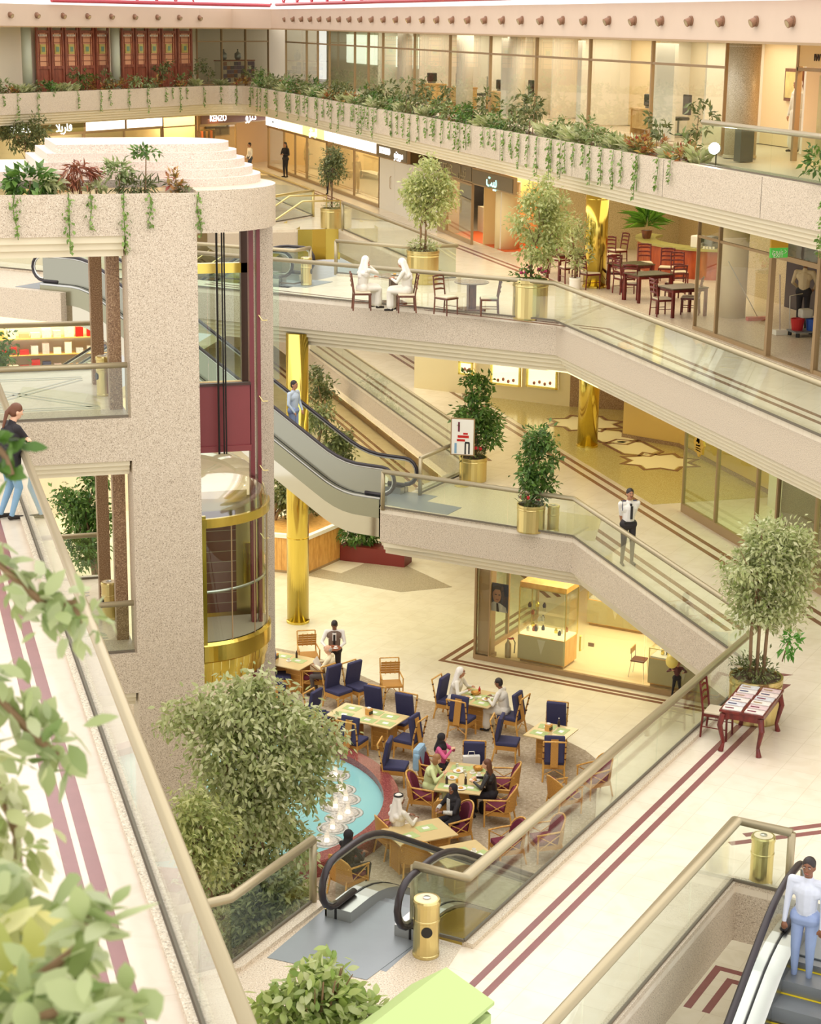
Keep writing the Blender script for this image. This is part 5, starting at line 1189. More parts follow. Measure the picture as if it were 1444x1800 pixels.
# ================================================================== people
SKIN = {'light': plain('skin_light', srgb(226, 178, 146), .5), 'tan': plain('skin_tan', srgb(186, 132, 98), .5), 'brown': plain('skin_brown', srgb(134, 88, 62), .5)}
FAB = {}
def fab(name, c, nz=.08):
    if name not in FAB: FAB[name] = plain('cloth_' + name, c, .8, noise=nz, nscale=9)
    return FAB[name]
HAIRC = {'black': plain('hair_black', srgb(40, 30, 28), .5), 'brown': plain('hair_brown', srgb(104, 62, 38), .5), 'fair': plain('hair_fair', srgb(156, 112, 70), .5), 'grey': plain('hair_grey', srgb(176, 166, 154), .6)}
EYEW = plain('eye_white', srgb(236, 230, 222), .3); EYED = plain('eye_dark', srgb(38, 26, 22), .3); LIP = plain('lip', srgb(168, 92, 80), .5)
def remeshed(prims, name, voxel=.012, smooth=4):
    """one continuous skin round tapered limbs and ellipsoids"""
    mb = MB()
    for p in prims:
        if p[0] == 'c':
            a, ra, b, rb = Vector(p[1]), p[2], Vector(p[3]), p[4]
            L = (b - a).length
            if L < 1e-5: mb.ball(a, ra); continue
            u = (b - a) / L
            pts, rr = [], []
            for k in range(4): q = math.pi / 2 * (k / 4); pts.append(a - u * ra * math.cos(q)); rr.append(max(.0015, ra * math.sin(q)))
            for k in range(5): pts.append(a.lerp(b, k / 4)); rr.append(ra + (rb - ra) * k / 4)
            for k in range(3, -1, -1): q = math.pi / 2 * (k / 4); pts.append(b + u * rb * math.cos(q)); rr.append(max(.0015, rb * math.sin(q)))
            k = len(mb.v); mb.tube(pts, rr, 10)
            if len(p) > 6 and p[6] != 1:      # flattened in y
                for i in range(k, len(mb.v)):
                    x, y, z = mb.v[i]; cy = a.y + (b.y - a.y) * min(1, max(0, (Vector(mb.v[i]) - a).dot(u) / L)); mb.v[i] = (x, cy + (y - cy) * p[6], z)
        else: mb.ball(p[1], p[2], 14, 10)
    me = mb.mesh(name); o = bpy.data.objects.new(name, me); COL.objects.link(o)
    m = o.modifiers.new('r', 'REMESH'); m.mode = 'VOXEL'; m.voxel_size = voxel
    s = o.modifiers.new('s', 'SMOOTH'); s.factor = .5; s.iterations = smooth
    dg = bpy.context.evaluated_depsgraph_get(); out = bpy.data.meshes.new_from_object(o.evaluated_get(dg)); out.name = name
    bpy.data.objects.remove(o); bpy.data.meshes.remove(me)
    return out
def paint(me, prims, slots):
    n = len(me.polygons); C = np.zeros(n * 3); me.polygons.foreach_get('center', C); C = C.reshape(-1, 3)
    best = np.full(n, 1e9); idx = np.zeros(n, int)
    for p in prims:
        if p[0] == 'c':
            a, b = np.array(p[1]), np.array(p[3]); d = b - a; t = np.clip(((C - a) @ d) / max(1e-9, d @ d), 0, 1)
            dist = np.linalg.norm(C - (a + t[:, None] * d), axis=1) - (p[2] + (p[4] - p[2]) * t)
            s = p[5]
        else:
            r = np.array(p[2]) if isinstance(p[2], (tuple, list)) else np.array([p[2]] * 3)
            dist = (np.linalg.norm((C - np.array(p[1])) / r, axis=1) - 1) * r.min(); s = p[3]
        m = dist < best; best[m] = dist[m]; idx[m] = slots.index(s)
    me.polygons.foreach_set('material_index', idx.astype(np.int32)); me.polygons.foreach_set('use_smooth', [True] * n)
def ik(a, b, l1, l2, hint):
    a, b = Vector(a), Vector(b); d = b - a; L = min(d.length, (l1 + l2) * .999); u = d.normalized()
    x = (l1 * l1 - l2 * l2 + L * L) / (2 * L); h = math.sqrt(max(0, l1 * l1 - x * x)); hv = Vector(hint); hv = (hv - u * hv.dot(u)).normalized()
    return a + u * x + hv * h, a + u * L
def person(label, loc, rz, h=1.72, sit=False, skin='tan', top=None, bottom=None, sleeve='long', shoe=None, hands=((-.22, .12, .82), (.22, .12, .82)), hair='black', hairstyle='short', robe=None, scarf=None, lean=0.0, turn=0.0, nod=0.0, feet=None, build=1.1, tunic=False, hs=1.0, female=False, extras=(), gap=.1, vox=.012, elbow=None, seat=.47, group=None):
    """local axes: x to the person's right... +Y is the way the person faces"""
    k = h / 1.72; T = thing('person', label, 'person', loc, rz, group)
    S = SKIN[skin]; top = top or fab('white', srgb(240, 236, 228)); bottom = bottom or fab('dark', srgb(44, 40, 44)); shoe = shoe or fab('shoe', srgb(40, 32, 28))
    hipz = (seat + .09) if sit else .92 * k
    sp = Vector((0, math.sin(lean), math.cos(lean)))
    hip = Vector((0, 0, hipz)); chest = hip + sp * .36 * k; neck = hip + sp * .53 * k
    head = neck + Vector((0, math.sin(lean) * .05 + .03 + nod * .06, .155 * k - nod * .02))
    sw = (.185 if not female else .165) * k * build; w = build
    if robe is not None: top = bottom = robe
    pr = []
    # torso
    pr += [('c', hip + Vector((-.075 * k, 0, 0)), .115 * w * k, hip + Vector((.075 * k, 0, 0)), .115 * w * k, bottom),
           ('c', hip + sp * .13, .122 * w * k, chest, .135 * w * k, top), ('c', chest + Vector((-.08 * k, 0, 0)), .105 * w * k, chest + Vector((.08 * k, 0, 0)), .105 * w * k, top),
           ('c', neck + Vector((-sw, 0, -.06 * k)), .06 * k, neck + Vector((sw, 0, -.06 * k)), .06 * k, top), ('c', neck - sp * .08, .085 * k, neck, .06 * k, top),
           ('c', neck, .055 * k, head - Vector((0, .015, .05)), .052 * k, S)]
    # head with nose, ears, jaw
    tr = Matrix.Rotation(turn, 3, 'Z') @ Matrix.Rotation(-nod * .6, 3, 'X')
    k0 = k; kh = k * hs
    def hd(x, y, z): return head + tr @ Vector((x * kh, y * kh, z * kh))
    pr += [('e', hd(0, 0, .015), (.076 * kh, .096 * kh, .108 * kh), S), ('e', hd(0, .022, -.05), (.056 * kh, .066 * kh, .062 * kh), S),
           ('c', hd(0, .088, .012), .009, hd(0, .108, -.018), .013, S), ('e', hd(-.078, -.01, -.005), (.012, .02, .03), S), ('e', hd(.078, -.01, -.005), (.012, .02, .03), S)]
    # arms
    ends = []
    for i, sx in enumerate((-1, 1)):
        sh = neck + Vector((sx * sw, 0, -.06 * k)); hint = (elbow[i] if elbow else (sx * .8, -.6, -.5))
        el, wr = ik(sh, Vector(hands[i]), .285 * k, .255 * k, hint)
        fs = S if sleeve in ('short', 'none') else top; us = top if sleeve != 'none' else S
        pr += [('c', sh, .056 * k * w, el, .043 * k, us), ('c', el, .043 * k, wr, .03 * k, fs)]
        if sleeve == 'wide': pr += [('c', el, .055, wr, .07, top)]
        d = (wr - el).normalized(); pm = wr + d * .055 * k; ends.append((wr, d))
        side = d.cross(Vector((0, 0, 1))); side = side.normalized() if side.length > .05 else Vector((1, 0, 0)); dn = side.cross(d).normalized()
        pr += [('c', wr, .026 * k, pm, .03 * k, S)]
        for j, (off, ln) in enumerate(((-.027, .066), (-.009, .076), (.009, .072), (.027, .058))):
            b0 = pm + side * off * k; b1 = b0 + d * ln * .55 * k - dn * .008; b2 = b1 + d * ln * .4 * k - dn * .022
            pr += [('c', b0, .0098 * k, b1, .0092 * k, S), ('c', b1, .0092 * k, b2, .0078 * k, S)]
        th = wr + d * .02 + side * (-sx) * .02; pr += [('c', th, .0125 * k, th + d * .035 + side * (-sx) * .032, .0105 * k, S), ('c', th + d * .035 + side * (-sx) * .032, .0105 * k, th + d * .065 + side * (-sx) * .036, .0088 * k, S)]
    # legs
    for i, sx in enumerate((-1, 1)):
        hp = hip + Vector((sx * .09 * k, 0, -.02))
        if sit:
            kn = Vector((sx * (.1 + gap * .5), .44 * k, seat + .06)); an = Vector((sx * (.09 + gap * .5), .4 * k, .09)) if feet is None else Vector(feet[i])
        elif feet is not None: kn, an = ik(hp, Vector(feet[i]), .43 * k, .42 * k, (0, 1, 0))
        else: an = Vector((sx * gap, 0, .085)); kn = (hp + an) / 2 + Vector((0, .03, .02))
        pr += [('c', hp, .085 * k * w, kn, .058 * k * w, bottom), ('c', kn, .057 * k * w, an, .038 * k, bottom), ('c', an + Vector((0, -.03, -.04)), .037 * k, an + Vector((sx * .02, .15 * k, -.05)), .03 * k, shoe)]
    if tunic: pr += [('c', hip + Vector((sx * .07, 0, -.1)), .145 * w, chest + Vector((sx * .05, 0, 0)), .13 * w, top) for sx in (-1, 1)]
    if robe is not None:
        if sit: pr += [('c', hip + Vector((0, .1, .0)), .15, Vector((0, .42 * k, seat + .06)), .13, robe), ('c', Vector((-.08, .44 * k, seat + .03)), .1, Vector((-.1, .42 * k, .16)), .11, robe), ('c', Vector((.08, .44 * k, seat + .03)), .1, Vector((.1, .42 * k, .16)), .11, robe), ('c', Vector((0, .43 * k, seat)), .1, Vector((0, .42 * k, .16)), .11, robe)]
        else: pr += [('c', hip, .15 * w, Vector((0, 0, .22)), .19, robe), ('c', Vector((-.08, 0, .8)), .1, Vector((-.1, 0, .18)), .1, robe), ('c', Vector((.08, 0, .8)), .1, Vector((.1, 0, .18)), .1, robe)]
    slots = []
    for p in pr:
        s = p[5] if p[0] == 'c' else p[3]
        if s not in slots: slots.append(s)
    me = remeshed(pr, 'body', vox, 3); paint(me, pr, slots)
    link_mesh('body', me, slots, T)
    # face
    f = MB()
    for sx in (-1, 1): f.ball(hd(sx * .03, .083, .022), (.014 * k, .009, .008 * k), 8, 6)
    f.build('eye', EYEW, T); f = MB()
    for sx in (-1, 1): f.ball(hd(sx * .03, .09, .022), (.007 * k, .006, .007 * k), 8, 6)
    f.build('iris', EYED, T); f = MB()
    for sx in (-1, 1): f.tube([hd(sx * .014, .092, .042), hd(sx * .03, .092, .047), hd(sx * .05, .08, .042)], .005, 5)
    f.build('eyebrow', HAIRC[hair] if hair in HAIRC else EYED, T)
    MB().ball(hd(0, .082, -.055), (.024 * k, .01, .009 * k), 8, 5).build('mouth', LIP, T)
    # hair / headwear
    hp_ = []
    if scarf is None and hairstyle != 'bald':
        hp_ = [('e', hd(0, -.016, .045), (.085 * kh, .1 * kh, .094 * kh), 0), ('e', hd(0, -.04, -.005), (.08 * kh, .07 * kh, .085 * kh), 0)]
        if hairstyle == 'pony': hp_ += [('c', hd(0, -.1, .03), .035, hd(0, -.14, -.03), .03, 0), ('c', hd(0, -.14, -.03), .035, hd(.02, -.15, -.25), .02, 0)]
        if hairstyle == 'long': hp_ += [('c', hd(-.05, -.04, 0), .05, hd(-.07, -.1, -.26), .035, 0), ('c', hd(.05, -.04, 0), .05, hd(.07, -.1, -.26), .035, 0), ('c', hd(0, -.06, 0), .06, hd(0, -.12, -.34), .04, 0)]
        if hairstyle == 'bob': hp_ += [('e', hd(-.06, -.02, -.04), (.04, .07, .09), 0), ('e', hd(.06, -.02, -.04), (.04, .07, .09), 0)]
        if hairstyle == 'fringe': hp_ = [('e', hd(0, -.065, -.01), (.08 * k, .05 * k, .06 * k), 0)]
        link_mesh('hair', remeshed(hp_, 'hair', .012, 2), HAIRC[hair], T, smooth=True)
    if scarf is not None:
        kind, smat = scarf
        q = [('e', hd(0, -.025, .035), (.1 * k, .108 * k, .112 * k), 0)]
        if kind == 'hijab': q += [('e', hd(0, -.02, -.06), (.088, .085, .08), 0), ('c', hd(0, -.01, -.09), .08, neck + Vector((0, .02, -.06)), .12, 0), ('c', hd(0, -.06, -.05), .07, neck + Vector((0, -.06, -.12)), .11, 0), ('c', neck + Vector((-.1, .02, -.04)), .06, neck + Vector((.1, .02, -.04)), .06, 0)]
        else: q += [('c', hd(-.07, -.04, .02), .05, neck + Vector((-.13, -.05, -.09)), .06, 0), ('c', hd(.07, -.04, .02), .05, neck + Vector((.13, -.05, -.09)), .06, 0), ('c', hd(0, -.07, .02), .07, neck + Vector((0, -.12, -.22)), .09, 0), ('c', neck + Vector((-.1, -.1, -.15)), .07, neck + Vector((.1, -.1, -.15)), .07, 0)]
        link_mesh('headscarf', remeshed(q, 'headscarf', .014, 2), smat, T, smooth=True)
        if kind == 'agal':
            c = hd(0, -.025, .098)
            for dz in (0, .018): MB().tube([(c.x + .088 * math.cos(a), c.y + .094 * math.sin(a), c.z + dz) for a in [2 * math.pi * i / 18 for i in range(19)]], .011, 6).build('head_cord', BLACK, T)
    for fn in extras: fn(T, dict(hip=hip, chest=chest, neck=neck, head=head, hd=hd, ends=ends, k=k, sp=sp))
    return T
WHT = fab('white', srgb(240, 236, 228)); BLK = fab('black', srgb(38, 34, 38)); THOBE = fab('thobe', srgb(226, 220, 206), .03)
JEANS = fab('jeans', srgb(132, 168, 196)); GHUTRA = fab('ghutra', srgb(236, 230, 220), .02)
def tie(mat):
    def fn(T, J):
        c = J['neck']; w = J['chest']
        f = MB().box((0, w.y + .172, c.z - .24), (.055, .02, .3)); f.build('tie', mat, T); MB().box((0, c.y + .1, c.z - .07), (.045, .06, .05)).build('tie_knot', mat, T)
    return fn
def epaulettes(T, J):
    for sx in (-1, 1): MB().box((sx * .14, J['neck'].y, J['neck'].z + .005), (.1, .06, .014)).build('epaulette', NAVY, T); MB().box((sx * .178, J['neck'].y, J['neck'].z + .004), (.02, .062, .016)).build('gold_bar', BRASS_SATIN, T)
    MB().tube([(.17, .03, J['neck'].z), (.2, .09, J['neck'].z - .1), (.19, .08, J['neck'].z - .2)], .008, 5).build('lanyard', NAVY, T)
    MB().box((0, 0, J['hip'].z + .07), (.27, .262, .035)).build('belt', BLACK, T)
    MB().tube([(-.03, J['head'].y + .095, J['head'].z - .032), (0, J['head'].y + .105, J['head'].z - .03), (.03, J['head'].y + .095, J['head'].z - .032)], .006, 5).build('moustache', HAIRC['black'], T)
g = at(1102, 992, L1)
person('security guard in white shirt, black tie and dark trousers, hands behind his back', (g.x, g.y, L1), R(178), 1.78, skin='tan', top=WHT, bottom=fab('charcoal', srgb(52, 46, 48)), sleeve='short', hands=((-.08, -.16, .88), (.08, -.16, .88)), elbow=((-1, -.3, 0), (1, -.3, 0)), extras=(tie(BLACK), epaulettes), gap=.12, build=1.08)
g = at(22, 900, L2)
def heels(T, J): pass
person('woman with brown ponytail, black top and blue jeans leaning on the gallery rail', (1.8, 27.0, L2), R(-72), 1.74, skin='light', top=BLK, bottom=JEANS, hair='brown', hairstyle='pony', tunic=True, lean=.16, nod=.5, hands=((.16, .24, 1.22), (-.14, .27, 1.18)), elbow=((-1, .5, -.6), (1, .5, -.6)), feet=((-.09, -.12, .085), (.09, -.02, .085)), female=True, vox=.01)
w = at(588, 1203, 0)
def tray(T, J):
    p = (J['ends'][0][0] + J['ends'][1][0]) / 2 + Vector((0, .15, .03))
    MB().lathe([(0, 0), (.21, 0), (.23, .02), (.22, .02), (.2, .008), (0, .008)], p, 20).build('tray', plain('wood_tray', srgb(150, 84, 48), .3), T)
    for dx, dy in ((-.08, .02), (.07, .05)): MB().lathe([(.03, .01), (.07, .02), (.03, .022), (.04, .07), (.036, .07), (0, .03)], (p.x + dx, p.y + dy, p.z), 12).build('cup', PORCELAIN, T)
def vest(T, J):
    link_mesh('waistcoat', remeshed([('c', J['hip'] + Vector((0, 0, .08)), .155, J['chest'], .166, 0), ('c', J['chest'] + Vector((-.08, 0, .03)), .13, J['chest'] + Vector((.08, 0, .03)), .13, 0)], 'waistcoat', .014, 2), fab('brown_vest', srgb(122, 100, 86)), T, smooth=True)
    for z in (.3, .4): MB().ball((0, .15, J['hip'].z + z - .2), .01, 6, 4).build('button', BLACK, T)
    MB().box((0, .158, J['neck'].z - .15), (.1, .03, .2)).build('shirt_front', WHT, T)
person('waiter in waistcoat, white shirt and tie carrying a round tray', (w.x, w.y, CZ), R(165), 1.76, skin='brown', top=WHT, bottom=fab('charcoal2', srgb(50, 44, 42)), hands=((-.12, .3, 1.08), (.2, .3, 1.1)), nod=.9, extras=(vest, tie(BLACK), tray))
def seat_at(px, py, z=0): p = at(px, py, z + .5); return (p.x, p.y, z)
def paper(T, J): MB().box((0, .33, .85), (.36, .02, .26), rx=-.5).build('newspaper', PORCELAIN, T)
person('old balding man in a cream shirt reading at the table beside the lift pillar', cc(-22.62, 37.55) + (CZ,), R(60), 1.7, True, 'light', fab('cream_shirt', srgb(238, 226, 190)), fab('greytrousers', srgb(92, 84, 80)), hair='grey', hairstyle='fringe', hands=((-.15, .34, .84), (.15, .34, .84)), nod=.4, extras=(paper,))
person('man in white robe and white headscarf reaching across the table', cc(-19.2, 37.72) + (CZ,), R(-125), 1.74, True, 'tan', robe=THOBE, scarf=('ghutra', GHUTRA), hands=((-.12, .45, .86), (.2, .42, .86)), lean=.28)
person('bare headed man in white robe eating opposite the headscarf', cc(-17.72, 37.58) + (CZ,), R(50), 1.72, True, 'brown', robe=THOBE, hairstyle='short', hands=((-.18, .36, .84), (.1, .38, .84)), lean=.22, nod=.4)
PINK = fab('pink', srgb(208, 92, 136)); LIME = fab('lime', srgb(206, 216, 156)); LEATHER = plain('black_leather', srgb(44, 42, 42), .3)
qx = lambda x, y, dx=0, dy=0: (lambda p: (p[0] + dx, p[1] + dy, CZ))(seat_at(x, y))
person('girl in black headscarf and pink top eating at the crowded table', qx(775, 1350), R(-125), 1.6, True, 'light', PINK, BLK, scarf=('hijab', BLK), hands=((.0, .3, 1.0), (.12, .28, 1.0)), elbow=((-1, 0, -.8), (1, 0, -.8)), turn=.5, female=True)
person('person with light brown hair in a pale green jacket at the crowded table', qx(752, 1385), R(-118), 1.6, True, 'light', LIME, LIME, hair='fair', hairstyle='bob', hands=((-.05, .36, .88), (.15, .36, .9)), lean=.25, nod=.5, female=True)
person('woman with long dark hair in a black leather jacket at the crowded table', qx(866, 1400), R(62), 1.66, True, 'light', LEATHER, BLK, hair='brown', hairstyle='long', hands=((-.15, .38, .84), (.12, .38, .84)), lean=.2, female=True)
PRINT = plain('printed_sleeve', srgb(206, 204, 196), .8, noise=.5, nscale=30)
def printed(T, J):
    for (wr, d), sx in zip(J['ends'], (-1, 1)): MB().tube([wr - d * .2, wr - d * .01], [.05, .04], 9).build('printed_sleeve', PRINT, T, smooth=True)
    MB().box((0, J['chest'].y + .135, J['chest'].z - .02), (.09, .02, .3)).build('printed_front', PRINT, T)
person('woman in black headscarf and black jacket over a printed blouse at the near table', qx(797, 1444), R(110), 1.62, True, 'brown', BLK, BLK, scarf=('hijab', BLK), hands=((-.1, .36, .82), (.1, .34, .82)), turn=.3, female=True, extras=(printed,))
person('man in white robe with black corded headscarf seen behind the escalator handrail', qx(700, 1468), R(-70), 1.75, True, 'brown', robe=THOBE, scarf=('agal', GHUTRA), hands=((-.1, .35, .82), (.15, .35, .82)), turn=-.3)
person('person in black seated in the shade behind the escalator side panel', qx(612, 1530), R(-60), 1.65, True, 'brown', BLK, BLK, scarf=('hijab', BLK), hands=((.05, .35, .8), (.15, .3, .8)), female=True)
p = on2(641, 514); person('smiling man in white robe and headscarf resting his chin on his hand', (p[0] - .05, p[1] + .05, L2), R(-72), 1.75, True, 'tan', robe=THOBE, scarf=('ghutra', GHUTRA), hands=((-.1, .42, .82), (.06, .2, 1.12)), lean=.15)
p = on2(718, 518); person('man in white robe with bowed headscarf at the round table', (p[0], p[1] + .05, L2), R(58), 1.75, True, 'tan', robe=THOBE, scarf=('ghutra', GHUTRA), hands=((-.1, .4, .84), (.15, .4, .84)), lean=.14, nod=.9)
p = at(506, 312, L2); person('woman in dark suit standing at the far shop entrance', (p.x - .1, p.y, L2), R(120), 1.66, skin='tan', top=BLK, bottom=BLK, hairstyle='long', hands=((-.1, .2, 1.1), (.12, .2, 1.1)), female=True, vox=.016)
p = at(580, 342, L2); person('person in dark clothes half hidden behind the far small ficus', (p.x, p.y, L2), R(150), 1.66, skin='tan', top=BLK, bottom=BLK, vox=.016)
p = at(440, 308, L2); person('boy in white shirt and dark trousers outside the far shop', (p.x, p.y, L2), R(100), 1.55, skin='tan', top=WHT, bottom=fab('slate', srgb(70, 76, 92)), vox=.016)
def balloon(T, J):
    e = J['ends'][1][0]; MB().ball((e.x + .02, e.y + .15, e.z + .3), (.16, .16, .19), 14, 10).build('balloon', plain('yellow_balloon', srgb(238, 220, 120), .3), T, smooth=True); MB().tube([e, (e.x + .02, e.y + .15, e.z + .12)], .004, 4).build('string', PORCELAIN, T)
p = at(1192, 1238, 0); person('small child in dark clothes with a yellow balloon behind the shop glass', (p.x + .15, p.y + .45, 0), R(160), 1.0, hs=1.4, skin='tan', top=fab('wine', srgb(92, 52, 52)), bottom=BLK, hands=((-.16, .12, .72), (.15, .14, .78)), extras=(balloon,), vox=.01)
person('cleaner in beige jacket inside the glass doorway beside the red bucket', (22.1, 40.6, L2 + .01), R(-40), 1.75, skin='brown', top=fab('beige_jacket', srgb(206, 186, 150)), bottom=BLK, hands=((-.2, .25, 1.0), (.2, .25, 1.0)), nod=.6)
p = at(1328, 270, L3); person('person in white robe behind the top storey glass door', (p.x + 1.2, p.y + .3, L3), R(90), 1.72, skin='tan', robe=THOBE, scarf=('hijab', GHUTRA), vox=.016)
BLUE = fab('blue_shirt', srgb(150, 168, 208)); PALEBLUE = fab('paleblue', srgb(190, 204, 220))
p = (11.15, 19.3); person('man in blue shirt and trousers riding the escalator in the corner stairwell', (p[0], p[1], L1 - .22), R(135 - 0), 1.78, skin='brown', top=fab('white_shirt_blue', srgb(206, 212, 226)), bottom=BLUE, hands=((-.25, .12, .85), (.25, .12, .85)))
p = cc(-25.35, 40.2); person('person in light blue riding the escalator beside the lift pillar', (p[0], p[1], 5.72), R(-135), 1.7, skin='tan', top=PALEBLUE, bottom=BLUE, hands=((-.2, .15, .9), (.2, .15, .9)))
# ================================================================== shops, signs, fittings
AR_FORMS = {'ك': 'ﻛ', }
def text(body, parent, mat, size, loc, rot, name='lettering', extrude=.01, name_spacing=1.0):
    cu = bpy.data.curves.new(name, 'FONT'); cu.body = body; cu.size = size; cu.extrude = extrude; cu.align_x = 'CENTER'; cu.align_y = 'CENTER'; cu.space_character = name_spacing
    o = bpy.data.objects.new(name, cu); COL.objects.link(o)
    dg = bpy.context.evaluated_depsgraph_get(); me = bpy.data.meshes.new_from_object(o.evaluated_get(dg)); bpy.data.objects.remove(o)
    me.transform(Matrix.Translation(loc) @ Matrix(rot).to_4x4())
    me.materials.clear()
    return link_mesh(name, me, mat, parent, True)
def face_rot(n):
    """text facing plan direction n (unit, towards the reader)"""
    z = Vector((n[0], n[1], 0)).normalized(); y = Vector((0, 0, 1)); x = y.cross(z)
    return ((x.x, y.x, z.x), (x.y, y.y, z.y), (x.z, y.z, z.z))
FX = face_rot((-1, 0)); FD = face_rot((S2, -S2))
LIT_WHITE = lit('lightbox_white', (1, .97, .9, 1), 1.6); LIT_YEL = lit('lightbox_yellow', (1, .92, .5, 1), 1.2); LIT_GRN = lit('lightbox_green', (.78, .86, .3, 1), .8); LIT_TXT = lit('lit_letters', (1, 1, .96, 1), 2.0); LIT_TEAL = lit('teal_letters', (.4, .9, .8, 1), 1.2)
SIGN_DARK = plain('sign_dark', srgb(108, 96, 76), .4); SIGN_MAROON = plain('sign_maroon', srgb(112, 60, 48), .4); SIGN_OLIVE = plain('sign_olive', srgb(116, 104, 48), .4)
HOARD = plain('white_hoarding', srgb(234, 228, 212), .5)
def sign(label, p, q, z0, z1, face, mat, txt=(), n=(-1, 0), th=.12):
    """lightbox over a shop between plan points p and q; txt: (string, fraction, size, material)"""
    t = thing('shop_sign', label, 'sign', (p[0], p[1], z0), 0, 'shop signs')
    MB().seg(p, q, th, z0, z1).build('box', BRONZE, t, True)
    m = Vector(((p[0] + q[0]) / 2 + n[0] * (th / 2 + .012), (p[1] + q[1]) / 2 + n[1] * (th / 2 + .012)))
    u = Vector((q[0] - p[0], q[1] - p[1])); L = u.length; u /= L
    MB().seg(m - u * (L / 2 - .05), m + u * (L / 2 - .05), .02, z0 + .05, z1 - .05).build('face', mat, t, True)
    for s, f, size, tm in txt:
        c = m + u * (f * L) + Vector(n) * .02
        text(s, t, tm, size, (c.x, c.y, (z0 + z1) / 2), face_rot(n))
    return t
WX = 20.0
YB = lambda px, py=300: atX(px, py, WX).y
def bay(label, p, q, z0, z1, glassm=GLASS_SHOP, transom=None, n_mull=1, base=.12, doorh=False, mw=.035):
    t = thing('shop_window', label, 'shop window', (p[0], p[1], z0), 0, 'shop windows')
    P, Q = Vector(p), Vector(q); L = (Q - P).length; u = (Q - P) / L
    MB().seg(P, Q, .1, z0, z0 + base).build('sill', BRONZE, t, True); MB().seg(P, Q, .08, z1 - .07, z1).build('head_rail', BRONZE, t, True)
    for k in range(n_mull + 1):
        c = P + u * (L * k / n_mull); MB().seg(c - u * (mw if k else -.001), c + u * (mw if k < n_mull else -.001), .09 if mw > .02 else .02, z0, z1).build('mullion', BRONZE if mw > .02 else GLASS_G, t, True)
    zs = [z0 + base, z1 - .07] if transom is None else [z0 + base, transom, z1 - .07]
    if transom: MB().seg(P, Q, .07, transom - .03, transom + .03).build('transom', BRONZE, t, True)
    for k in range(n_mull):
        a, b = P + u * (L * k / n_mull + .035), P + u * (L * (k + 1) / n_mull - .035)
        for i in range(len(zs) - 1): MB().seg(a, b, .012, zs[i], zs[i + 1]).build('glass_pane', glassm, t, True)
    if doorh:
        c = P + u * (L * .55); MB().tube([(c.x - .06, c.y, z0 + .9), (c.x - .1, c.y, z0 + .95), (c.x - .1, c.y, z0 + 1.3), (c.x - .06, c.y, z0 + 1.35)], .015, 6).build('door_handle', BRASS_SATIN, t, True)
    return t
SZ0, SZ1 = 11.38, 11.92
# second floor, long side
YS = [YB(x, 240) for x in (470, 497, 535, 573, 617, 665)]
sign('white lit shop sign with two small dark marks near the far corner', (WX, YS[1]), (WX, YS[0]), SZ0, SZ1, FX, LIT_WHITE, [('••', 0, .4, BLACK)])
sign('plain pale yellow lit shop sign', (WX, YS[2]), (WX, YS[1]), SZ0, SZ1, FX, LIT_YEL)
sign('yellow green shop sign with white Arabic script', (WX, YS[3]), (WX, YS[2]), SZ0, SZ1, FX, LIT_GRN, [('ﻥﺎﺘﺴﺒﻟﺍ', 0, .5, LIT_TXT)])
sign('blank white lit shop sign over the dark doorway', (WX, YS[4]), (WX, YS[3]), SZ0, SZ1, FX, LIT_WHITE)
sign('blank white lit shop sign over the dress window', (WX, YS[5]), (WX, YS[4]), SZ0, SZ1, FX, LIT_WHITE)
ya, yb = YB(720, 270), YB(667, 262)
sign('dark shop sign with white Latin and Arabic letters above the white hoarding', (WX - .02, ya), (WX - .02, yb), SZ0 - .05, SZ1, FX, SIGN_DARK, [('MORENO', .22, .36, LIT_TXT), ('ﻮﻨﻳﺭﻮﻣ', -.24, .5, LIT_TXT)])
yc, yd = YB(849, 300), YB(785, 290)
sign('dark shop sign with grey letters above the bronze shop window', (WX - .3, yc), (WX - .2, yd), SZ0 - .02, SZ1, FX, SIGN_DARK, [('TEHEL', .2, .42, CHAMPAGNE), ('ﻞﻴﻬﺗ', -.22, .5, CHAMPAGNE)])
ye = YB(930, 330)
sign('dark shop sign with glowing teal Arabic letters above the orange doorway', (WX - .3, ye + .4), (WX - .3, yc), SZ0 - .05, SZ1 - .05, FX, SIGN_DARK, [('ﺖﻴﺑ', 0, .6, LIT_TEAL)])
bay('far shop window with warm light and a standing woman', (WX, YB(540)), (WX, YB(500)), L2, SZ0, n_mull=2, transom=None)
bay('shop window with pale counter near the far corner', (WX, YB(500)), (WX, YB(472)), L2, SZ0)
bay('amber lit shop window beside the dark doorway', (WX, YB(575)), (WX, YB(540)), L2, SZ0)
bay('clear shop window left of the dress display', (WX, YB(623)), (WX, YB(583)), L2, SZ0)
bay('shop window showing the patterned dress', (WX, YB(668)), (WX, YB(623)), L2, SZ0)
hb_ = thing('white_hoarding', 'white panelled hoarding with a door handle between the shops', 'hoarding', (WX, YB(722), L2))
yy = [YB(x) for x in (669, 696, 723, 752, 780)]
for a, b in zip(yy[:-1], yy[1:]): MB().bx(WX - .03, WX + .05, b + .01, a - .01, L2, SZ0 - .04).build('panel', HOARD, hb_, True)
MB().tube([(WX - .05, yy[1] + .5, L2 + .9), (WX - .09, yy[1] + .5, L2 + .95), (WX - .09, yy[1] + .5, L2 + 1.35), (WX - .05, yy[1] + .5, L2 + 1.4)], .015, 6).build('handle', BRONZE, hb_, True)
bay('bronze framed shop window beside the cream pier', (WX - .35, YB(850)), (WX - .15, YB(795)), L2, SZ0 - .05, n_mull=1, doorh=True)
MB().bx(WX - .2, WX + .3, YB(795), YB(780), L2, SZ0).struct('pier_shop', BRONZE)
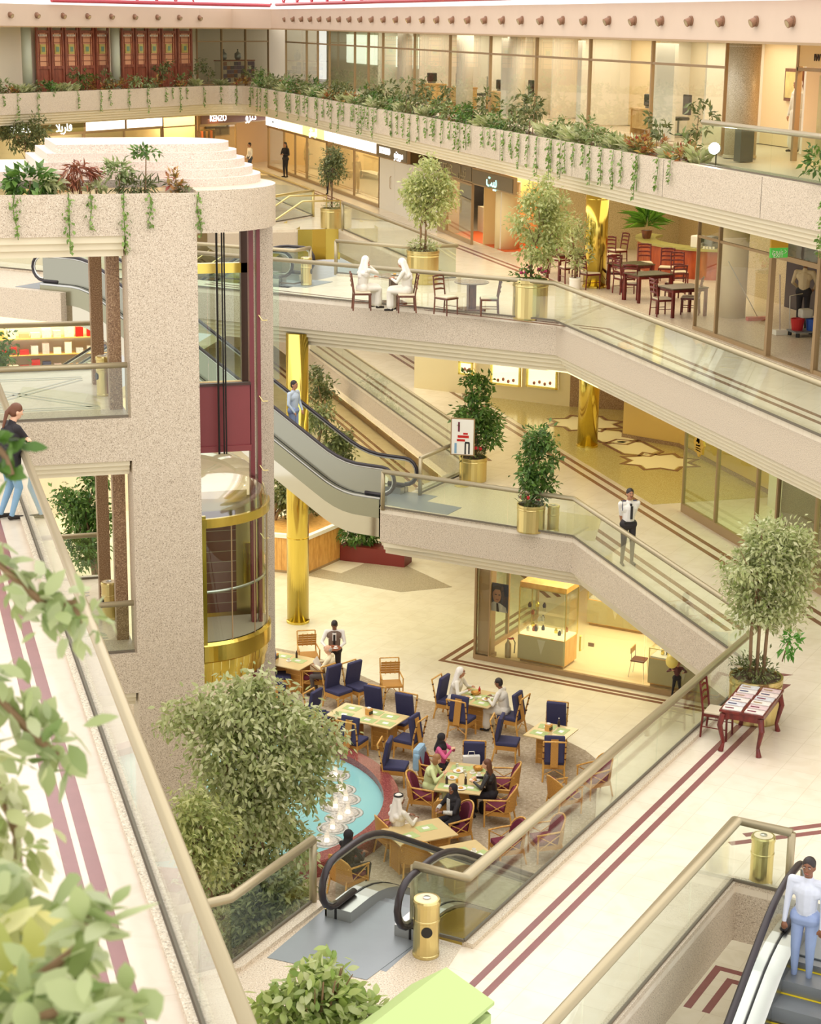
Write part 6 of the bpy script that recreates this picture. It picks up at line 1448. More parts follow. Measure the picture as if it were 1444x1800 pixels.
MB().lathe([(.42, 0), (.42, 2.2)], (WX + .5, YB(870), L2), 20).struct('pier_round', plain('cream_pier', srgb(236, 214, 160), .5), True)
OR = plain('orange_interior', srgb(206, 96, 40), .6)
MB().bx(22.3, 22.5, 57.3, 64.4, L2, SZ1).struct('wall_orange', OR)
MB().prism([(20.15, 57.9), (20.25, 57.85), (22.4, 64.2), (22.3, 64.3)], L2, SZ1).struct('wall_partition', PALE_WALL)
MB().bx(20.1, 22.3, 57.2, 63.3, L2, L2 + .01).struct('floor_orange', OR)
area('orange_room_light', (21.2, 60, 11.6), 1.5, 90, (1, .74, .4), size_y=4)
MB().bx(21.4, 21.55, 57.0, 57.15, L2, 12.4).struct('post_doorway', BRONZE)
# shop interiors on the second floor
SHOPI = [plain('shop_wall_%d' % i, c, .6, noise=.08, nscale=1.2) for i, c in enumerate([srgb(232, 208, 156), srgb(228, 194, 132), srgb(236, 220, 182), srgb(226, 200, 152)])]
for i, (a, b) in enumerate(((472, 500), (500, 540), (540, 578), (583, 668), (780, 850))):
    y0, y1 = YB(b), YB(a)
    MB().bx(23.2, 23.3, y0, y1, L2, 12.2).struct('shop_back_wall', SHOPI[i % 4])
    MB().bx(WX + .05, 23.2, y0 - .03, y0 + .03, L2, 12.2).struct('shop_side_wall', SHOPI[(i + 1) % 4])
    area('shop_light', (21.6, (y0 + y1) / 2, 12.0), 2.0, 30 * max(1, (y1 - y0) / 2), (1, .88, .64), size_y=max(.8, y1 - y0 - .5))
    MB().bx(21.2, 21.7, y0 + .4, y1 - .4, L2, L2 + .9).struct('shop_counter', CREAM)
MB().bx(WX, WX + .06, YB(583), YB(576), L2, SZ0).struct('shop_pier', BRONZE)
# dressed mannequins in the dress window
def mannequin(label, x, y, z, mat, h=1.6, group='shop mannequins'):
    t = thing('mannequin', label, 'mannequin', (x, y, z), 0, group)
    MB().lathe([(.16, 0), (.16, .02), (.015, .03), (.015, .3)], n=12).build('stand', BRONZE, t)
    MB().lathe([(.26, .12), (.22, .5), (.15, .85), (.13, .95), (.18, 1.2), (.17, 1.32), (.06, 1.42), (.05, 1.48)], n=14, sy=.75).build('dress', mat, t, smooth=True)
    MB().ball((0, 0, 1.58), (.075, .085, .11), 10, 8).build('head', HOARD, t, smooth=True)
    for sx in (-1, 1): MB().tube([(sx * .17, 0, 1.3), (sx * .24, 0, 1.05), (sx * .22, .06, .82)], [.045, .035, .025], 7).build('arm', HOARD, t, smooth=True)
    return t
DRESS = plain('patterned_dress', srgb(70, 50, 80), .7, noise=.9, nscale=9)
mannequin('mannequin in a dark patterned dress in the second floor shop window', WX + .5, YB(662), L2 + .05, DRESS)
mannequin('mannequin in a pale grey dress in the second floor shop window', WX + .8, YB(642), L2 + .05, plain('grey_dress', srgb(196, 188, 176), .8, noise=.3, nscale=8))
# far side shops
def C2P(px, py, c=-51.5): p = atC2(px, py, c); return (p.x, p.y)
ND = (S2, -S2)
sign('maroon shop sign reading KENZO with Arabic beside it', C2P(465, 205), C2P(350, 208), 11.72, 12.28, FD, SIGN_MAROON, [('KENZO', .24, .42, LIT_TXT), ('ﻭﺰﻨﻛ', -.26, .62, LIT_TXT)], ND)
sign('olive shop sign with white Arabic lettering behind the lift tower', C2P(146, 222), C2P(-20, 232), 11.78, 12.3, FD, SIGN_OLIVE, [('ﻼﻳﺭﺎﻓ', -.27, .55, LIT_TXT), ('FARILA', .2, .42, LIT_TXT)], ND)
sign('blank white lightbox next to the olive sign', C2P(218, 218), C2P(148, 221), 11.78, 12.3, FD, LIT_WHITE, (), ND)
sign('blank white lightbox between the plain glass and the other lightbox', C2P(284, 215), C2P(220, 218), 11.78, 12.3, FD, LIT_WHITE, (), ND)
bay('plain glazed bay beside the maroon shop sign', C2P(345, 230), C2P(286, 232), L2, 12.28, transom=11.74)
bay('shop window below the white lightboxes behind the lift tower', C2P(284, 235), C2P(148, 240), L2, 11.78, n_mull=2)
bay('shop window under the olive sign', C2P(146, 240), C2P(-20, 245), L2, 11.78, n_mull=2)
bay('open shop window under the maroon sign', C2P(415, 250), C2P(350, 250), L2, 11.72)
MB().prism([C2P(345, 250, -54.6), C2P(475, 250, -54.6), C2P(475, 250, -54.8), C2P(345, 250, -54.8)], L2, 12.6).struct('shop_back_wall_far', PEACH)
MB().prism([C2P(-30, 250, -53.6), C2P(345, 250, -53.6), C2P(345, 250, -53.8), C2P(-30, 250, -53.8)], L2, 12.6).struct('shop_back_wall_far', SHOPI[2])
pk = cc(-53, 74.5); area('shop_light', (pk[0], pk[1], 12.0), 3, 150, (1, .7, .36)); pk = cc(-52.5, 64); area('shop_light', (pk[0], pk[1], 12.0), 3, 90, (1, .9, .7), size_y=6)
CLOTHES = [plain('garment_%d' % i, c, .85, noise=.15, nscale=9) for i, c in enumerate([srgb(90, 62, 44), srgb(186, 90, 50), srgb(60, 54, 50), srgb(150, 110, 70)])]
rk = thing('clothes_rail', 'rail of brown and orange garments in the maroon signed shop', 'clothes rail', cc(-53.6, 76.9) + (L2,))
for k in range(7):
    p = cc(-53.6, 76.2 + k * .2); rbox((p[0], p[1], L2 + 1.5), (.34, .1, .9), .03).build('garment', CLOTHES[k % 4], rk, True)
MB().tube([cc(-53.6, 76) + (L2 + 2.0,), cc(-53.6, 77.7) + (L2 + 2.0,)], .02, 6).build('rail', BRASS_SATIN, rk, True)
pp = C2P(380, 235, -54.4); po = thing('wall_picture', 'dark framed picture on the back wall of the maroon signed shop', 'picture', (pp[0], pp[1], 11.0)); MB().seg(C2P(362, 235, -54.5), C2P(402, 235, -54.5), .04, 10.9, 11.6).build('canvas', plain('dark_picture', srgb(92, 82, 66), .6, noise=.5, nscale=3), po, True); MB().seg(C2P(360, 235, -54.55), C2P(404, 235, -54.55), .03, 10.85, 11.65).build('frame', BRONZE, po, True)

# ---- third floor windows: mullions every 4.3 m
YM = [87.4 - 4.29 * i for i in range(12)]
for i in range(11):
    lab = ['at the far corner', 'second from the far corner', 'third from the far corner', 'fourth from the far corner', 'over the amber lit shop', 'over the far white hoarding', 'over the white column', 'with the desk lamp', 'behind the tall fig leaves', 'with the white curtain', 'beside the round column'][i]
    bay('tall office window of the top storey ' + lab, (19.5, YM[i + 1]), (19.5, YM[i]), L3, FZ0, GLASS_SHOP, 15.62, 2 if i in (1, 3) else 1, .08)
PART = [srgb(226, 212, 184), srgb(238, 232, 220), srgb(228, 198, 146), srgb(204, 200, 178), srgb(232, 208, 166)]
PARTM = [plain('office_wall_%d' % i, c, .6, noise=.03, nscale=1) for i, c in enumerate(PART)]
for i, (y0, y1, m_, x) in enumerate([(40.5, 44.5, 4, 22.6), (44.5, 49, 0, 22.6), (49, 53.3, 4, 22.6), (53.3, 57.6, 2, 22.6), (57.6, 62, 0, 22.6), (62, 66, 3, 22.6), (66, 70.4, 0, 22.6), (70.4, 79, 3, 22.6), (79, 92, 3, 22.6)]):
    MB().bx(x, x + .15, y0, y1, L3, 16.2).struct('office_wall', PARTM[m_]); MB().bx(x - (1.6 if i % 2 else .9), x, y0 - .05, y0 + .05, L3, 16.2).struct('office_partition', PARTM[1])
    area('office_fill', (21.2, (y0 + y1) / 2, 16.15), 2.2, 52, (1, .9, .74), size_y=y1 - y0 - .6)  # added fill to brighten the office interiors
MB().bx(24.6, 24.8, 39.5, 92, L3, 16.2).struct('office_back_wall', PARTM[0])
DAY = lit('daylight_blind', (.86, .95, .82, 1), .75)
for y in (72.2, 76.2, 80.2, 84.2): MB().bx(22.5, 22.58, y, y + 3.4, 14.7, 16.0).struct('daylight_window', DAY)
for y, w in ((45.6, 1.4), (58.6, .9), (52.2, .35)): MB().bx(20.6, 20.7, y, y + w, L3, 16.1).struct('office_blind', PARTM[1])
for y in (63.4, 71.0, 58.0): MB().lathe([(.3, 0), (.3, 2.6)], (20.6, y, L3), 18).struct('office_column', PARTM[1], True)
def desk(label, y, x=20.9):
    t = thing('office_desk', label, 'desk', (x, y, L3), 0, 'office desks'); MB().bx(-.35, .35, -.75, .75, .7, .75).build('desktop', wood('pale_desk', srgb(214, 166, 100), srgb(232, 190, 126), 2) if 'pale_desk' not in MATS else MATS['pale_desk'], t)
    for sy in (-1, 1): MB().bx(-.33, .33, sy * .7 - .02, sy * .7 + .02, 0, .7).build('side_panel', MATS['pale_desk'], t)
    MB().bx(-.3, -.28, -.68, .68, .2, .7).build('modesty_panel', MATS['pale_desk'], t)
    return t
for y, l in ((64.6, 'pale wood office desk behind the white column'), (68.3, 'pale wood office desk over the far white hoarding'), (60.2, 'pale wood office desk near the fig leaves'), (47.6, 'pale wood desk near the white blind')):
    desk(l, y)
    k = thing('desk_monitor', 'dark computer on the ' + l.replace('pale wood ', ''), 'computer', (20.95, y + .2, L3 + .75), 0, 'office computers'); rbox((0, 0, .22), (.3, .36, .32), .03).build('screen', BLACK, k); MB().bx(-.12, .12, -.12, .12, 0, .06).build('stand', STEEL_DARK, k)
    k = thing('office_chair', 'black office chair behind the ' + l.replace('pale wood ', ''), 'chair', (21.7, y, L3), R(90), 'office chairs'); rbox((0, 0, .48), (.48, .46, .09), .03).build('seat', BLACK, k); rbox((0, -.24, .85), (.44, .08, .55), .03).build('backrest', BLACK, k); MB().tube([(0, 0, .05), (0, 0, .45)], .03, 7).build('stem', STEEL_DARK, k); MB().bx(-.26, .26, -.03, .03, .02, .06).build('foot', BLACK, k); MB().bx(-.03, .03, -.26, .26, .02, .06).build('foot', BLACK, k)
pf = thing('wall_picture', 'brown framed picture inside the office window beside the round column', 'picture', (22.55, 42.6, 15)); MB().bx(22.52, 22.59, 42.2, 43.1, 14.75, 15.55).build('frame', DARKWOOD, pf, True); MB().bx(22.5, 22.52, 42.28, 43.02, 14.83, 15.47).build('canvas', plain('landscape_print', srgb(206, 186, 120), .6, noise=.4, nscale=3), pf, True)
# spotlights on the fascia
def ordinal(i):
    return ORDW[i] if i < 20 else ('twenty ' + ORDW[i - 20] if i < 29 else ('thirtieth', 'thirty first', 'thirty second')[i - 29])
SPOT = plain('spot_housing', srgb(150, 116, 92), .4, .3); SPOTG = plain('spot_lens', srgb(206, 190, 160), .2, .6)
def spot(label, p, n, group):
    t = thing('spotlight', label, 'lamp', (p[0], p[1], 16.66), 0, group)
    a = Vector((p[0], p[1], 16.66)); d = Vector((n[0], n[1], -.45)).normalized()
    k = Vector((n[0], n[1], 0))
    MB().tube([a, a + k * .04], .115, 14).build('mounting_ring', SPOT, t, True)
    MB().tube([a + k * .02, a + k * .02 + d * .13], [.09, .095], 14).build('housing', SPOT, t, True, False)
    MB().tube([a + k * .02 + d * .125, a + k * .02 + d * .135], .075, 12).build('lens', SPOTG, t, True)
for i in range(31):
    spot(f'round spotlight on the long fascia, {ordinal(i)} from the near frame edge', (18.5, 35.2 + i * 1.645), (-1, 0), 'spotlights of the long fascia')
for j, px in enumerate((17, 64, 110, 153, 195, 236, 276, 314, 350)):
    p = atC2(px, 27, -49.4); spot(f'round spotlight on the fascia above the carved screens, {ORDW[j]} from the frame edge', (p.x, p.y), ND, 'spotlights of the far fascia')
# far side of the third floor: carved screens, columns, tiled counter
SCREEN = wood('carved_screen_wood', srgb(128, 64, 46), srgb(158, 86, 62), 3, .4); PANEP = plain('peach_panel', srgb(224, 162, 122), .4); STAIN = plain('stained_glass', srgb(188, 168, 84), .2, noise=.4, nscale=4); STAING = plain('stained_glass_green', srgb(110, 140, 108), .2)
cS = -51.0
xs = [62, 88, 112, 138, 166, 192]; xs2 = [212, 236, 258, 282, 310, 338]
k = 0; ORD = ['first', 'second', 'third', 'fourth', 'fifth', 'sixth', 'seventh', 'eighth', 'ninth', 'tenth']
for grp in (xs, xs2):
    for a, b in zip(grp[:-1], grp[1:]):
        P, Q = Vector(C2P(a + 1, 100, cS)), Vector(C2P(b - 1, 100, cS)); u = (Q - P); W = u.length; u /= W
        t = thing('carved_screen', f'carved red brown screen leaf with stained glass, {ORD[k]} counting from the frame edge', 'screen', (P.x, P.y, L3), 0, 'carved screen leaves'); k += 1
        def rect(f0, f1, z0, z1, nm, mat, off=0.0, th=.03):
            o = Vector(ND) * off; MB().seg(P + u * (W * f0) + o, P + u * (W * f1) + o, th, z0, z1).build(nm, mat, t, True)
        rect(0, .12, L3, 16.2, 'stile', SCREEN, .03, .07); rect(.88, 1, L3, 16.2, 'stile', SCREEN, .03, .07)
        for z in (L3 + .0, 14.5, 15.95): rect(.12, .88, z, z + .12, 'rail', SCREEN, .03, .07)
        rect(.12, .88, L3 + .12, 14.5, 'lower_panel', SCREEN)
        rect(.12, .88, 14.62, 15.95, 'backing', PANEP)
        rect(.3, .7, 15.1, 15.5, 'stained_pane', STAIN, .035)
        c = P + u * (W * .5) + Vector(ND) * .06; MB().prism([(c.x + u.x * .0, c.y), (c.x + u.x * .1, c.y + u.y * .1), (c.x, c.y + .001), (c.x - u.x * .1, c.y - u.y * .1)], 15.2, 15.4).build('green_lozenge', STAING, t, True)
        for f in (.22, .76): rect(f, f + .03, 14.62, 15.95, 'lattice_bar', SCREEN, .03)
        for z in (15.02, 15.55, 15.75, 14.8): rect(.12, .88, z, z + .025, 'lattice_bar', SCREEN, .03)
        for j in range(6): rect(.18 + j * .11, .23 + j * .11, 15.82, 15.9, 'pierced_square', LIT_TXT if False else WHITE, .04)
for px in (47, 203):
    p = atC2(px, 100, -50.4); c = thing('round_column', 'pale green round column ' + ('beside the frame edge' if px < 100 else 'between the carved screens'), 'column', (p.x, p.y, L3)); MB().lathe([(.2, 0), (.2, 2.65)], (p.x, p.y, L3), 16).build('shaft', plain('sage_paint', srgb(176, 180, 156), .5) if 'sage_paint' not in MATS else MATS['sage_paint'], c, True, True); MB().lathe([(.23, 0), (.23, .08)], (p.x, p.y, L3), 16).build('base_ring', MATS['sage_paint'], c, True)
fl = Vector(C2P(-30, 100, -51.3)); fr_ = Vector(C2P(345, 100, -51.3))
MB().seg(fl, fr_, .06, L3, 16.2).struct('wall_far_upper', PALE_WALL)
bay('glazed corner of the top storey with the chequered counter', C2P(472, 100, -50.9), C2P(346, 100, -50.9), L3, FZ0, GLASS_SHOP, 15.6, 3, .06)
tc_ = thing('tiled_counter', 'counter with purple and cream chequered tiles in the far corner', 'counter', C2P(410, 120, -52.0) + (L3,))
TIL = [plain('tile_%d' % i, c, .3) for i, c in enumerate([srgb(104, 82, 110), srgb(196, 180, 160), srgb(140, 84, 66), srgb(82, 70, 84)])]
A_, B_ = Vector(C2P(385, 120, -52.0)), Vector(C2P(440, 120, -52.0)); u = (B_ - A_)
MB().seg(A_, B_, .5, L3, L3 + 1.05).build('body', PALE_WALL, tc_, True); MB().seg(A_ + Vector(ND) * .27 * 0, B_, .6, L3 + 1.05, L3 + 1.1).build('worktop', SCREEN, tc_, True)
for r in range(5):
    for c in range(9):
        p = A_ + u * (c / 9 + .004) + Vector(ND) * .26; q = A_ + u * ((c + 1) / 9 - .004) + Vector(ND) * .26; MB().seg(p, q, .02, L3 + .08 + r * .19, L3 + .26 + r * .19).build('tile', TIL[random.randrange(4)], tc_, True)
for f, l in ((.15, 'dark metal urn on the chequered counter'), (.6, 'dark domed dish on the chequered counter')):
    p = A_ + u * f; k2 = thing('urn', l, 'urn', (p.x, p.y, L3 + 1.1)); MB().lathe([(.1, 0), (.16, .1), (.16, .3), (.05, .38), (.02, .46), (0, .48)], n=14).build('body', STEEL_DARK, k2, smooth=True); MB().lathe([(.04, .46), (.04, .5), (0, .52)], n=8).build('knob', BLACK, k2)
# top storey door and granite wall on the near side
MB().bx(20.6, 20.8, 24, 36.4, L3, 16.3).struct('wall_granite_upper', speckle('brown_granite', srgb(196, 168, 128), srgb(140, 110, 78), srgb(216, 194, 160), 40))
d_ = thing('glass_door', 'open glass door with bronze frame and brass pull handle on the top storey', 'door', (20.4, 36.6, L3))
for y in (36.5, 38.3): MB().bx(20.3, 20.42, y - .05, y + .05, L3, 16.2).build('jamb', BRONZE, d_, True)
MB().bx(20.3, 20.42, 36.5, 38.3, 15.6, 15.68).build('head', BRONZE, d_, True); MB().bx(20.32, 20.36, 36.55, 38.25, 15.7, 16.18).build('sign_panel', plain('shop_name_panel', srgb(226, 190, 130), .5), d_, True)
text('IW', d_, DARKBOT, .22, (20.3, 37.4, 15.9), FX)
MB().bx(19.9, 19.93, 35.2, 36.5, L3 + .05, 15.55).build('leaf_glass', GLASS_G, d_, True); MB().tube([(19.88, 35.5, 14.5), (19.82, 35.5, 14.55), (19.82, 35.5, 14.95), (19.88, 35.5, 15.0)], .018, 6).build('pull_handle', BRASS_SATIN, d_, True)
MB().bx(22.4, 22.5, 35.5, 39.5, L3, 16.2).struct('wall_warm_room', PEACH); area('warm_room_light', (21.6, 37.4, 16.1), 1.5, 60, (1, .66, .3))
sg = thing('wall_sign', 'pale sign with dark handwriting on the granite wall of the top storey', 'sign', (20.55, 32.6, 15.1)); MB().bx(20.54, 20.58, 31.5, 33.5, 14.95, 15.35).build('plate', plain('pale_plate', srgb(206, 190, 156), .4), sg, True); text('Al Cat', sg, BLACK, .3, (20.53, 32.6, 15.14), FX)
fl_ = thing('floodlight', 'glaring white floodlight between the plants and the bright balustrade', 'lamp', (17.8, 37.0, ZP)); MB().tube([(17.8, 37.0, ZP - .1), (17.8, 37.0, ZP + .25)], .015, 6).build('stalk', BLACK, fl_, True); MB().tube([(17.85, 37.05, ZP + .3), (17.7, 36.9, ZP + .34)], [.09, .13], 14).build('housing', STEEL_DARK, fl_, True); MB().tube([(17.695, 36.895, ZP + .341), (17.68, 36.88, ZP + .345)], .12, 14).build('lens', lit('flood_lens', (1, 1, .95, 1), 40), fl_, True)
bn = at(1305, 292, L3); k = thing('waste_bin', 'tall dark bin beside the round column on the top storey', 'bin', (19.1, 38.3, L3)); MB().bx(-.16, .16, -.16, .16, 0, .75).build('body', plain('dark_bin', srgb(70, 70, 58), .4), k); MB().bx(-.17, .17, -.17, .17, .75, .79).build('lid', STEEL_DARK, k)

# ---- second floor glass wall of the restaurant, exit sign, cleaning things
YG = [YM2 for YM2 in (41.2, 40.0, 37.3, 35.1, 32, 28.5)]
for i in range(5):
    l = ['bronze framed glass wall panel next to the last restaurant chairs', 'wide glass wall panel between the restaurant and the exit sign', 'open glass doorway below the exit sign', 'glass wall panel beyond the doorway', 'glass wall panel at the frame edge'][i]
    if i == 2:
        t = thing('glass_doorway', l, 'door', (19.48, YG[2], L2))
        for y in (YG[2], YG[3]): MB().bx(19.42, 19.54, y - .06, y + .06, L2, 12.4).build('jamb', BRONZE, t, True)
        MB().bx(19.44, 19.52, YG[3], YG[2], 11.55, 11.66).build('transom', BRONZE, t, True); MB().bx(19.474, 19.486, YG[3], YG[2], 11.66, 12.4).build('glass_pane', GLASS_SHOP, t, True); MB().bx(19.4, 19.56, YG[3], YG[2], L2, L2 + .03).build('threshold', BRONZE, t, True)
    else: bay(l, (19.48, YG[i + 1]), (19.48, YG[i]), L2, 12.4, GLASS_SHOP, 11.6, 1, .1)
MB().bx(26.2, 26.4, 28, 57.2, L2, 12.5).struct('wall_restaurant', speckle('restaurant_granite', srgb(190, 164, 112), srgb(140, 116, 74), srgb(208, 186, 140), 30))
MB().bx(21.55, 26.2, 57.0, 57.2, L2, 12.5).struct('wall_restaurant_side', speckle('restaurant_granite_b', srgb(196, 176, 128), srgb(150, 128, 84), srgb(214, 196, 152), 30))
MB().bx(23.6, 23.8, 29, 47, L2, 12.4).struct('wall_behind_glass', speckle('behind_glass_granite', srgb(196, 180, 148), srgb(150, 130, 98), srgb(214, 200, 172), 30))
MB().bx(23.5, 23.6, 41.6, 44.2, L2, 11.9).struct('dark_doorway_panel', plain('doorway_shade', srgb(54, 48, 62), .3))  # dark panel paints in the unlit room beyond a doorway
MB().lathe([(.35, 0), (.35, 3.1)], (21.3, 42.85, L2), 20).struct('pillar_behind_glass', plain('cream_round', srgb(222, 206, 168), .4), True)
area('behind_glass_light', (21, 36, 12.3), 2, 110, (1, .86, .62), size_y=8)
ec = atX(1370, 437, 18.5); ex = thing('exit_sign', 'green exit sign with Arabic word and arrow under a mustard strip', 'sign', (ec.x, ec.y, ec.z - .18)); FY = face_rot((0, -1))
MB().bx(ec.x - .2, ec.x + .2, ec.y - .03, ec.y + .03, ec.z + .02, ec.z + .19).build('mustard_strip', plain('mustard', srgb(206, 160, 40), .5), ex, True); MB().bx(ec.x - .2, ec.x + .2, ec.y - .03, ec.y + .03, ec.z - .19, ec.z + .02).build('sign_face', lit('exit_green', srgb(70, 160, 60), .35), ex, True)
text('EXIT', ex, WHITE, .115, (ec.x - .02, ec.y - .035, ec.z - .145), FY, extrude=.003); text('ﺝﻭﺮﺧ', ex, WHITE, .125, (ec.x - .04, ec.y - .035, ec.z - .05), FY, extrude=.003); MB().tube([(ec.x + .12, ec.y - .035, ec.z - .02), (ec.x + .17, ec.y - .035, ec.z - .06), (ec.x + .12, ec.y - .035, ec.z - .1)], .008, 5).build('arrow', WHITE, ex, True); MB().tube([(ec.x, ec.y, ec.z + .19), (ec.x, ec.y, 12.42)], .012, 5).build('hanger', BRONZE, ex, True)
p = at(1405, 590, L2); cx_, cy_ = 21.7, 39.7
ct = thing('cleaning_cart', 'cleaning cart with red and blue buckets inside the glass doorway', 'cart', (cx_, cy_, L2 + .01)); MB().bx(-.35, .35, -.25, .25, .1, .14).build('platform', STEEL_DARK, ct); MB().lathe([(.13, .14), (.17, .42), (.15, .42), (.12, .18), (0, .18)], (-.17, .05, 0), 14).build('bucket', plain('red_bucket', srgb(196, 40, 40), .4), ct); MB().lathe([(.13, .14), (.17, .42), (.15, .42), (.12, .18), (0, .18)], (.17, -.05, 0), 14).build('bucket', plain('blue_bucket', srgb(50, 90, 180), .4), ct); rbox((0, 0, .55), (.3, .25, .22), .05).build('wringer', plain('grey_wringer', srgb(200, 196, 186), .5), ct); MB().tube([(-.3, .2, .14), (-.34, .2, .95), (0, .2, 1.0)], .012, 6).build('push_handle', STEEL, ct)
for sx in (-1, 1):
    for sy in (-1, 1): MB().lathe([(.05, 0), (.05, .1)], (sx * .28, sy * .2, 0), 8).build('wheel', BLACK, ct)
mo = thing('mop', 'long handled mop leaning beside the cleaning cart', 'mop', (21.2, 40.0, L2 + .01)); MB().tube([(21.2, 40.0, L2 + .12), (21.0, 39.8, L2 + 1.5)], .014, 6).build('handle', plain('grey_pole', srgb(190, 176, 176), .4), mo, True); MB().bx(21.05, 21.35, 39.9, 40.1, L2 + .01, L2 + .13).build('mop_head', WHITE, mo, True)
sw = thing('floor_squeegee', 'red headed squeegee standing inside the wide glass panel', 'squeegee', (21.7, 42.2, L2 + .01)); MB().tube([(21.7, 42.2, L2 + .1), (20.9, 42.4, L2 + 1.5)], .012, 6).build('handle', STEEL, sw, True); MB().bx(21.4, 22.0, 42.1, 42.25, L2 + .01, L2 + .1).build('head', plain('red_plastic', srgb(206, 72, 64), .4), sw, True)

# ---- first floor: display wall, glass wall, hexagon sign
DW = plain('display_wall', srgb(222, 206, 160), .5)
MB().prism([(17.4, 58.4), (21.4, 54.25), (21.5, 54.35), (17.5, 58.5)], L1, 8.1).struct('wall_display', DW)
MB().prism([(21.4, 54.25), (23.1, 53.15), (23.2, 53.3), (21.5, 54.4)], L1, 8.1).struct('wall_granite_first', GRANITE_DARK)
MB().prism([(23.0, 53.2), (21.3, 49.6), (22.4, 48.0), (22.4, 41), (26, 41), (26, 53.2)], L1 + .12, 8.1).struct('wall_cream_bay', plain('cream_bay', srgb(214, 180, 104), .45))
MB().prism([(22.98, 53.2), (21.27, 49.6), (22.37, 48.0), (22.37, 41), (26, 41), (26, 53.2)], L1, L1 + .12).struct('baseboard_first', GRANITE_DARK)
cdir = Vector((4.0, -4.15)).normalized(); cn = Vector((-cdir.y, cdir.x)) * -1
for i, (x0, x1, y0, y1) in enumerate(((808, 833, 636, 660), (864, 917, 640, 680), (927, 982, 645, 685))):
    a, b = atC3(x0, (y0 + y1) / 2, 53.5), atC3(x1, (y0 + y1) / 2, 53.5); zt, zb = atC3(x1, y0, 53.5).z, atC3(x1, y1, 53.5).z
    t = thing('display_case', 'brass framed lit jewellery showcase in the first floor wall, ' + ('partly hidden by the upper bridge', 'the middle one', 'next to the granite wall')[i], 'showcase', (a.x, a.y, zb), 0, 'lit wall showcases')
    P, Q = Vector((a.x, a.y)), Vector((b.x, b.y)); u = (Q - P).normalized(); nn = Vector((-S2, -S2))
    MB().seg(P, Q, .04, zb, zt).build('lit_back', lit('case_glow', (1, .84, .5, 1), 1.1) if 'case_glow' not in MATS else MATS['case_glow'], t, True)
    for c, d, z0, z1 in ((P, P + u * .06, zb, zt), (Q - u * .06, Q, zb, zt), (P, Q, zb, zb + .06), (P, Q, zt - .06, zt)): MB().seg(c + nn * .05, d + nn * .05, .09, z0, z1).build('brass_frame', BRASS, t, True)
    MB().seg(P + nn * .08, Q + nn * .08, .01, zb + .06, zt - .06).build('glass_pane', GLASS_SHOP, t, True)
    for j in range(4): c = P.lerp(Q, .25 + .17 * j) + nn * .04; MB().ball((c.x, c.y, zb + .14 + .05 * (j % 2)), (.05, .05, .06), 7, 5).build('jewel_stand', plain('red_velvet', srgb(176, 96, 70), .8) if 'red_velvet' not in MATS else MATS['red_velvet'], t, True)
YF = [41.2, 39.3, 37.2, 36.2, 34.4, 31]
for i in range(5):
    l = ['narrow first floor glass panel below the gold star sign', 'first floor glass panel reflecting floor stripes', 'narrow first floor glass panel beside a granite pier', 'granite backed first floor panel behind the ficus crown', 'first floor glass panel with a green sticker at the frame edge'][i]
    bay(l, (19.42, YF[i + 1]), (19.42, YF[i]), L1, 8.1, GLASS_G, None, 1, .22)
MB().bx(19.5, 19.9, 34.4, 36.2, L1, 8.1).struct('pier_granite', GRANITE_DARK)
MB().bx(21.8, 22.0, 31, 41.2, L1, 8.1).struct('wall_first_inner', PALE_WALL); area('first_inner_fill', (20.6, 36, 7.9), 1.5, 90, (.9, 1, .6), size_y=9)  # area light is added fill, lifting the dark interior behind the glass
hx = atX(1230, 780, 19.2); hs = thing('star_sign', 'gold star shaped hanging sign with a dark sail emblem', 'sign', (19.2, hx.y, hx.z))
rr = .3
sp8 = [((rr if k % 2 == 0 else rr * .77) * math.cos(math.pi * k / 8 + math.pi / 2), (rr if k % 2 == 0 else rr * .77) * math.sin(math.pi * k / 8 + math.pi / 2)) for k in range(16)]
MB().add([(19.18 + dx, hx.y + y, hx.z + z * 1.1) for dx in (0, .06) for y, z in sp8], [tuple(range(16)), tuple(range(31, 15, -1))] + [(k, k + 16, (k + 1) % 16 + 16, (k + 1) % 16) for k in range(16)]).build('star_plate', plain('gold_plate', srgb(212, 170, 62), .35, .2), hs, True)
def mark(pts, nm, m_): MB().add([(19.172, hx.y - y, hx.z + z) for y, z in pts], [tuple(range(len(pts))), tuple(range(len(pts)))[::-1]]).build(nm, m_, hs, True)
EMB = plain('emblem_brown', srgb(96, 46, 20), .5)
mark([(-.13, .03), (-.03, .03), (-.03, .2)], 'emblem_sail', EMB); mark([(-.02, .0), (.05, .02), (.05, .22), (-.02, .22)], 'emblem_mast', BLACK); mark([(-.13, -.06), (.0, -.03), (.08, -.02), (.14, .06), (.08, -.06)], 'emblem_wave', EMB); mark([(-.14, -.07), (-.1, -.03), (-.04, -.04), (-.06, -.07)], 'emblem_base', BLACK)
for r in range(2):
    for j in range(9): mark([(-.13 + j * .03, -.1 - r * .055), (-.108 + j * .03, -.1 - r * .055), (-.108 + j * .03, -.13 - r * .055 + .01 * (j % 2)), (-.13 + j * .03, -.13 - r * .055)], 'lettering_stroke', EMB)
MB().tube([(19.2, hx.y, hx.z + .3), (19.2, hx.y, 8.15)], .012, 6).build('hanger', BRASS, hs, True)

